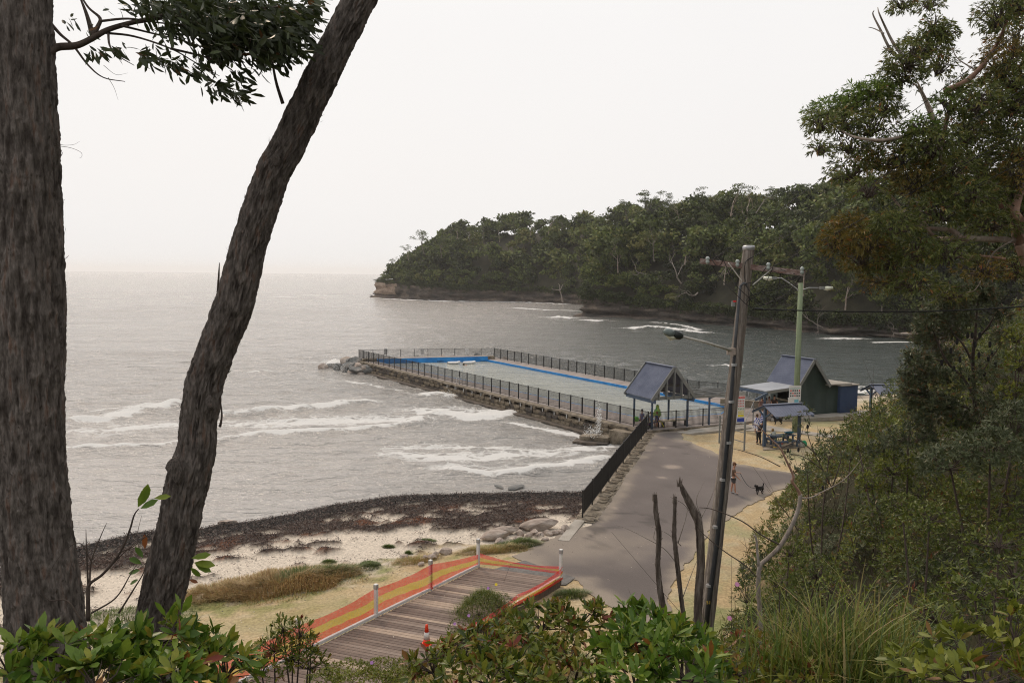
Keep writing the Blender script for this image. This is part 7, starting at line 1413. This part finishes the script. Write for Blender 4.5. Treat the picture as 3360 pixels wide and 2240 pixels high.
# dog: black, curly tail raised, facing the person
dogp = atz(2492, 1619, yp(13.8, 45)); dg_ = empty('dog', tuple(dogp), 'small black dog on a lead, head turned towards its owner', 'dog', rz=math.radians(215)); fur = plain('black_fur', (.018, .017, .018), .9)
J = [(-.20, 0, .30, .085, .09), (0, 0, .31, .09, .10), (.17, 0, .32, .095, .11), (.27, .0, .41, .065), (.33, 0, .50, .065, .065), (.43, 0, .47, .036, .032), (.48, 0, .46, .022), (-.28, 0, .38, .03), (-.33, 0, .49, .035), (-.27, 0, .56, .03)]
E_ = [(0, 1), (1, 2), (2, 3), (3, 4), (4, 5), (5, 6), (0, 7), (7, 8), (8, 9)]
for sx_, par, hind in ((.17, 2, 0), (-.20, 0, 1)):
    for s in (-1, 1):
        b = len(J); st = .05 * s
        if hind: J += [(sx_ - .01, s * .06, .24, .055), (sx_ + .06, s * .06, .17, .035), (sx_ - .05, s * .06, .10, .022), (sx_ - .02 + st, s * .06, .02, .022), (sx_ + .03 + st, s * .06, .012, .022, .014)]; E_ += [(par, b), (b, b + 1), (b + 1, b + 2), (b + 2, b + 3), (b + 3, b + 4)]
        else: J += [(sx_ + .02, s * .06, .24, .045), (sx_ + .01 + st * .5, s * .06, .13, .026), (sx_ + .02 + st, s * .06, .02, .022), (sx_ + .06 + st, s * .06, .012, .022, .014)]; E_ += [(par, b), (b, b + 1), (b + 1, b + 2), (b + 2, b + 3)]
skinmesh('body', J, E_, 1, fur, dg_, 2)
for s in (-1, 1): MB().tube([(.31, s * .05, .55), (.30, s * .085, .50), (.31, s * .09, .43)], [.02, .03, .015], 6).build('ear', fur, dg_, True)
MB().tube([(.25, -.06, .36), (.27, 0, .345), (.25, .06, .36)], .012, 5).build('collar', M['white'], dg_)
w0 = pr_.matrix_basis @ Vector(hL); w1 = dg_.matrix_basis @ Vector((.24, 0, .36)); w0, w1 = np.array(w0), np.array(w1)
tag(MB().tube([w0 + (w1 - w0) * t - (0, 0, .33 * math.sin(math.pi * t) * .9) for t in np.linspace(0, 1, 14)], .013, 5).build('dog_lead', plain('lead_blue', (.03, .045, .06)), smooth=True), 'slack dark blue lead between the person and the black dog', 'lead')
# man bending at the picnic table
mx_ = atz(2488, 1459, GZ + .0); person((mx_[0], mx_[1], GZ), math.radians(15), 'person in black t-shirt and black trousers bending over the end of the picnic table', 'bend', 1.78, (.028, .022, .024), (.018, .018, .02), (.02, .018, .018), long=True, cap=True, armR=((.30, -.22, 1.05), (.42, -.12, .86)), armL=((.30, .22, 1.05), (.45, .12, .88)), shoes=(.1, .1, .1))
c8 = lambda x, y: (2420 + x / 6.03, 1240 + y / 6.03)
p = np.array((18.3, 57.0)); person((p[0], p[1], GZ - .02), math.radians(-70), 'blond child seated behind a plastic bag on the far side of the picnic table', 'sit', 1.35, (.45, .5, .48), (.1, .12, .2), (.45, .28, .12))
# towels: wrapped people by the gate
def towelmat(name, kind):
    m = bpy.data.materials.new(name); m.use_nodes = True; t = m.node_tree; b = t.nodes['Principled BSDF']; l = t.links.new; co = t.nodes.new('ShaderNodeTexCoord'); b.inputs['Roughness'].default_value = .95
    if kind == 'stripe': n = t.nodes.new('ShaderNodeTexWave'); n.bands_direction = 'Z'; n.inputs['Scale'].default_value = 2.6
    elif kind == 'floral': n = t.nodes.new('ShaderNodeTexVoronoi'); n.inputs['Scale'].default_value = 9
    else: n = t.nodes.new('ShaderNodeTexNoise'); n.inputs['Scale'].default_value = 3.5
    l(co.outputs['Object'], n.inputs['Vector']); r_ = t.nodes.new('ShaderNodeValToRGB'); r_.color_ramp.interpolation = 'CONSTANT' if kind != 'green' else 'LINEAR'
    A_, B_ = ((.02, .03, .30), (.62, .62, .66)) if kind != 'green' else ((.10, .32, .10), (.35, .42, .10)); r_.color_ramp.elements[0].color = (*A_, 1); r_.color_ramp.elements[1].position = .5 if kind == 'stripe' else .42 if kind == 'floral' else .6; r_.color_ramp.elements[0].position = .0 if kind != 'green' else .4; r_.color_ramp.elements[1].color = (*B_, 1)
    l(n.outputs[0], r_.inputs[0]); l(r_.outputs[0], b.inputs['Base Color']); return m
def towel(root, m, z0, z1, r0=.24, r1=.19, hood=False):
    pf = [(r0, z0), (r0 * .98, z0 + (z1 - z0) * .4), (r1, z1 - .1), (r1 * .8, z1)] + ([(.12, z1 + .10), (.13, z1 + .22), (.08, z1 + .32), (.02, z1 + .35)] if hood else [])
    V = []; F = []; n = 20
    for i, (rr_, z) in enumerate(pf):
        for q in range(n): a = 2 * math.pi * q / n; w_ = rr_ * (1 + .07 * math.sin(a * 5 + i)); V.append((w_ * .82 * math.cos(a), w_ * math.sin(a), z))
    F = [(i * n + q, i * n + (q + 1) % n, (i + 1) * n + (q + 1) % n, (i + 1) * n + q) for i in range(len(pf) - 1) for q in range(n)]
    return obj('towel', mkmesh('towel', np.array(V), F, m, True), root)
G0 = lambda x, y: (x, y, 1.1)
p = at(*c8(505, 930), 61.2); a_ = person((p[0], p[1], 1.06), math.radians(60), 'person in a white top with a blue and white striped towel round the waist', 'stand', 1.72, (.66, .66, .68), (.05, .05, .2), (.04, .03, .025))[0]; towel(a_, towelmat('striped_towel', 'stripe'), .52, 1.12)
p = at(*c8(380, 985), 59.6); a_ = person((p[0], p[1], 1.04), math.radians(40), 'person draped in a blue towel with white flowers standing left of the striped towel', 'stand', 1.45, (.05, .08, .4), (.25, .1, .35), (.08, .05, .03))[0]; towel(a_, towelmat('floral_towel', 'floral'), .42, 1.22, .26, .2)
for (x, Y, H, lab, col, hr, pose) in ((2540, 66.2, 1.80, 'tall person with dark hair standing at the kiosk counter with folded arms', (.05, .025, .02), (.02, .015, .012), 'stand'), (2523, 66.4, 1.62, 'person with a pale top standing left of the tall one at the kiosk', (.42, .34, .32), (.12, .06, .04), 'stand'), (2499, 66.0, 1.66, 'person in a brown top half hidden behind the veranda post', (.20, .11, .09), (.05, .03, .02), 'stand'), (2513, 66.8, 1.45, 'shorter dark-haired person between the veranda post and the counter', (.08, .07, .08), (.03, .02, .02), 'stand')):
    p = at(x, 1330, Y); person((p[0], p[1], 1.2), math.radians(-100), lab, pose, H, col, (.06, .06, .08), hr)
pg_ = S(.35, .35, 1.2); p = at(2156, 1395, 61.0); a_ = person((p[0], p[1], 1.2), math.radians(95), 'person hidden under a green hooded towel standing by the bench under the shelter', 'stand', 1.72, (.2, .3, .15), (.02, .03, .07), (.1, .05, .03), hood=True)[0]; towel(a_, towelmat('green_towel', 'green'), .90, 1.38, .30, .2, True)
for x, Y, H, lab, col, hr in ((2104, 61.6, 1.65, 'dark-haired seated person with sunburnt shoulders under the left side of the shelter', (.30, .30, .48), (.02, .015, .012)), (2134, 61.4, 1.45, 'seated brown-haired child next to the shelter post', (.25, .3, .42), (.12, .06, .03)), (2155, 60.8, 1.2, 'small red-haired child in front of the green hooded towel', (.05, .07, .2), (.20, .07, .04))):
    p = at(x, 1390, Y); person((p[0], p[1], 1.2), math.radians(-60), lab, 'sit' if H > 1.3 else 'stand', H, col, (.1, .1, .2), hr)
def bag(p, s, col, lab, nm='bag'):
    r_ = empty(nm, tuple(p), lab, 'bag'); V = []; F = []; n = 14; pf = [(.55, 0), (.62, .15), (.58, .55), (.50, .85), (.40, 1.0)]
    for i, (q, z) in enumerate(pf):
        for j in range(n): a = 2 * math.pi * j / n; w_ = q * (1 + .10 * math.sin(3 * a + i * 1.3)); V.append((w_ * math.cos(a) * s, w_ * math.sin(a) * s * .62, z * s * 1.05))
    F = [(i * n + j, i * n + (j + 1) % n, (i + 1) * n + (j + 1) % n, (i + 1) * n + j) for i in range(4) for j in range(n)] + [tuple(range(n - 1, -1, -1)), tuple(4 * n + j for j in range(n))]
    obj('bag_body', mkmesh('bag_body', np.array(V), F, plain('bag' + str(col), col), True), r_); MB().tube([(-.2 * s, 0, s), (-.12 * s, 0, 1.35 * s), (.12 * s, 0, 1.35 * s), (.2 * s, 0, s)], .03 * s, 5).build('handle', plain('bag' + str(col), col), r_); return r_
tz = GZ + .77; ta = math.atan2(1.0, 2.75); TT = lambda u, v, z: (18.75 + u * math.cos(ta) - v * math.sin(ta), 56.25 + u * math.sin(ta) + v * math.cos(ta), z)
bag(TT(-.72, -.05, tz), .24, (.52, .55, .52), 'crumpled white plastic shopping bag on the left end of the picnic table', 'plastic_bag'); bag(TT(1.35, -.62, GZ), .36, (.03, .30, .14), 'green reusable bag on the ground right of the picnic table'); bag(TT(1.05, -.78, GZ), .30, (.40, .38, .34), 'beige cloth bag leaning against the green bag')
bag(tuple(at(2087, 1385, 61.5) * (1, 1, 0) + (0, 0, 1.55)), .34, (.20, .52, .08), 'lime green beach bag on the bench under the shelter'); bag(tuple(at(2121, 1392, 60.9) * (1, 1, 0) + (0, 0, 1.35)), .30, (.60, .13, .05), 'orange beach bag beside the seated person under the shelter')
o = obj('towel', rockmesh(41, plain('teal_towel', (.03, .16, .24)), 3, .5)); o.location = TT(.6, .1, tz + .10); o.scale = (.9, .55, .4); tag(o, 'bunched blue and teal towel on the right end of the picnic table', 'towel')
for (x, y, c_, lb, z) in ((2533, 1469, (.015, .015, .015), 'pair of dark thongs lying on the lawn in front of the picnic slab', GZ), (2542, 1470, (.65, .40, .03), 'small yellow object on the lawn beside the dark thongs', GZ), (2563, 1457, (.6, .03, .02), 'small red object under the picnic table', GZ + .05), (2730, 1474, (.65, .40, .03), 'orange toy half hidden by saplings on the lawn', GZ)):
    p = atz(x, y, z); o = MB().tube([p + (-.12, 0, .03), p + (0, .04, .04), p + (.13, -.02, .03)], [.04, .06, .035], 7).build('flip_flop' if c_[0] < .1 else 'beach_toy', plain('c' + str(c_), c_), smooth=True); tag(o, lb, 'shoe' if c_[0] < .1 else 'toy')
# pool noodles
for pts, c_, lb in (([(2118, 1398), (2132, 1391), (2150, 1385), (2162, 1386)], (.16, .06, .45), 'purple pool noodle arching behind the fence'), ([(2155, 1383), (2168, 1383), (2174, 1392), (2178, 1401)], (.70, .60, .05), 'yellow pool noodle curving down behind the fence')):
    o = MB().tube(curve([at(x, y, 60.9) for x, y in pts], 4), .035, 7).build('pool_noodle', plain('n' + str(c_), c_), smooth=True); tag(o, lb, 'pool noodle')
# white dog with dark patches near the kiosk step
p = at(2553, 1385, 63.2); d2 = empty('dog', (p[0], p[1], 1.12), 'black and white dog standing beside the kiosk step behind the picnic roof', 'dog', rz=math.radians(195))
for ch in [x for x in sc.collection.objects if x.parent == dg_]: cc_ = ch.copy(); link(cc_, d2)
d2.scale = (1.3,) * 3
# gulls on the far shore
gmesh = MB().tube([(-.2, 0, .10), (-.08, 0, .13), (.06, 0, .15), (.14, 0, .20), (.19, 0, .24)], [.02, .06, .07, .035, .03], 8).mesh('body', M['white'], True); lm_ = MB().tube([(0, 0, 0), (0, 0, .10)], .008, 4).mesh('leg', plain('gull_leg', (.4, .06, .03))); bk_ = MB().tube([(.21, 0, .24), (.26, 0, .23)], [.012, .004], 5).mesh('beak', plain('gull_leg', (.4, .06, .03)))
for i, (x, y) in enumerate(((2846, 1292), (2870, 1289), (2902, 1290), (2906, 1290), (2926, 1286), (2862, 1290), (3060, 1240))):
    q_ = atz(x, y, .25); o = empty('seagull', tuple(q_), 'white gull standing on the weedy far shore beyond the second picnic shelter', 'bird', 'gulls on the far shore', R.uniform(0, 6)); obj('body', gmesh, o); obj('leg', lm_, o); obj('leg', lm_, o).location = (.0, .04, 0); obj('beak', bk_, o)
# wave splash and floating scraps
sp_v = []; r = np.random.RandomState(8)
for (x, y, Y, w_, h_, n) in ((1104, 1198, 101, 1.5, 1.5, 500), (1965, 1385, 61.6, .22, 1.9, 700), (1945, 1415, 60.6, .6, .5, 300), (1470, 1296, 77, .5, .5, 200)):
    c = at(x, y, Y); sp_v.append(c + r.normal(0, 1, (n, 3)) * (w_ * .5, w_ * .5, h_ * .4))
P = np.concatenate(sp_v); P = P[P[:, 2] > -.1]; V, Fl, k = leafgeo(P, unit(r.normal(size=P.shape)), unit(r.normal(size=P.shape)), r.uniform(.03, .10, len(P)), r.uniform(.03, .08, len(P)), 0, 0); M['spray'] = plain('spray', (.80, .80, .79)); o = obj('spray', mkmesh('spray', V, Fl, M['spray'])); tag(o, kind='stuff')
for x, y, s in ((1690, 1600, .9), (1640, 1599, .5), (745, 1715, .8), (1010, 1716, .3)):
    p = atz(x, y, .02); o = rock(rk if y < 1700 else rt, p, s, 'seaweed covered stone just breaking the surface near the beach' if y < 1700 else 'small weedy stone awash at the left of the beach', 'weedy stones in the shallows' if y < 1700 else 'weedy stones at the left', .8); o.scale = (s * 1.5, s, s * .35)
# ------------------------------------------------------------------ smoky haze
hz = MB().box((0, 6200, 37), (18600, 12800, 82)).build('haze', None); hz.name = 'haze'; tag(hz, kind='stuff')
hm = bpy.data.materials.new('haze'); hm.use_nodes = True; t = hm.node_tree; t.nodes.clear(); pv = t.nodes.new('ShaderNodeVolumePrincipled'); pv.inputs['Color'].default_value = (1, .99, .98, 1); pv.inputs['Density'].default_value = HAZE; pv.inputs['Anisotropy'].default_value = .3
ho = t.nodes.new('ShaderNodeOutputMaterial'); t.links.new(pv.outputs[0], ho.inputs['Volume']); hz.data.materials.clear(); hz.data.materials.append(hm)
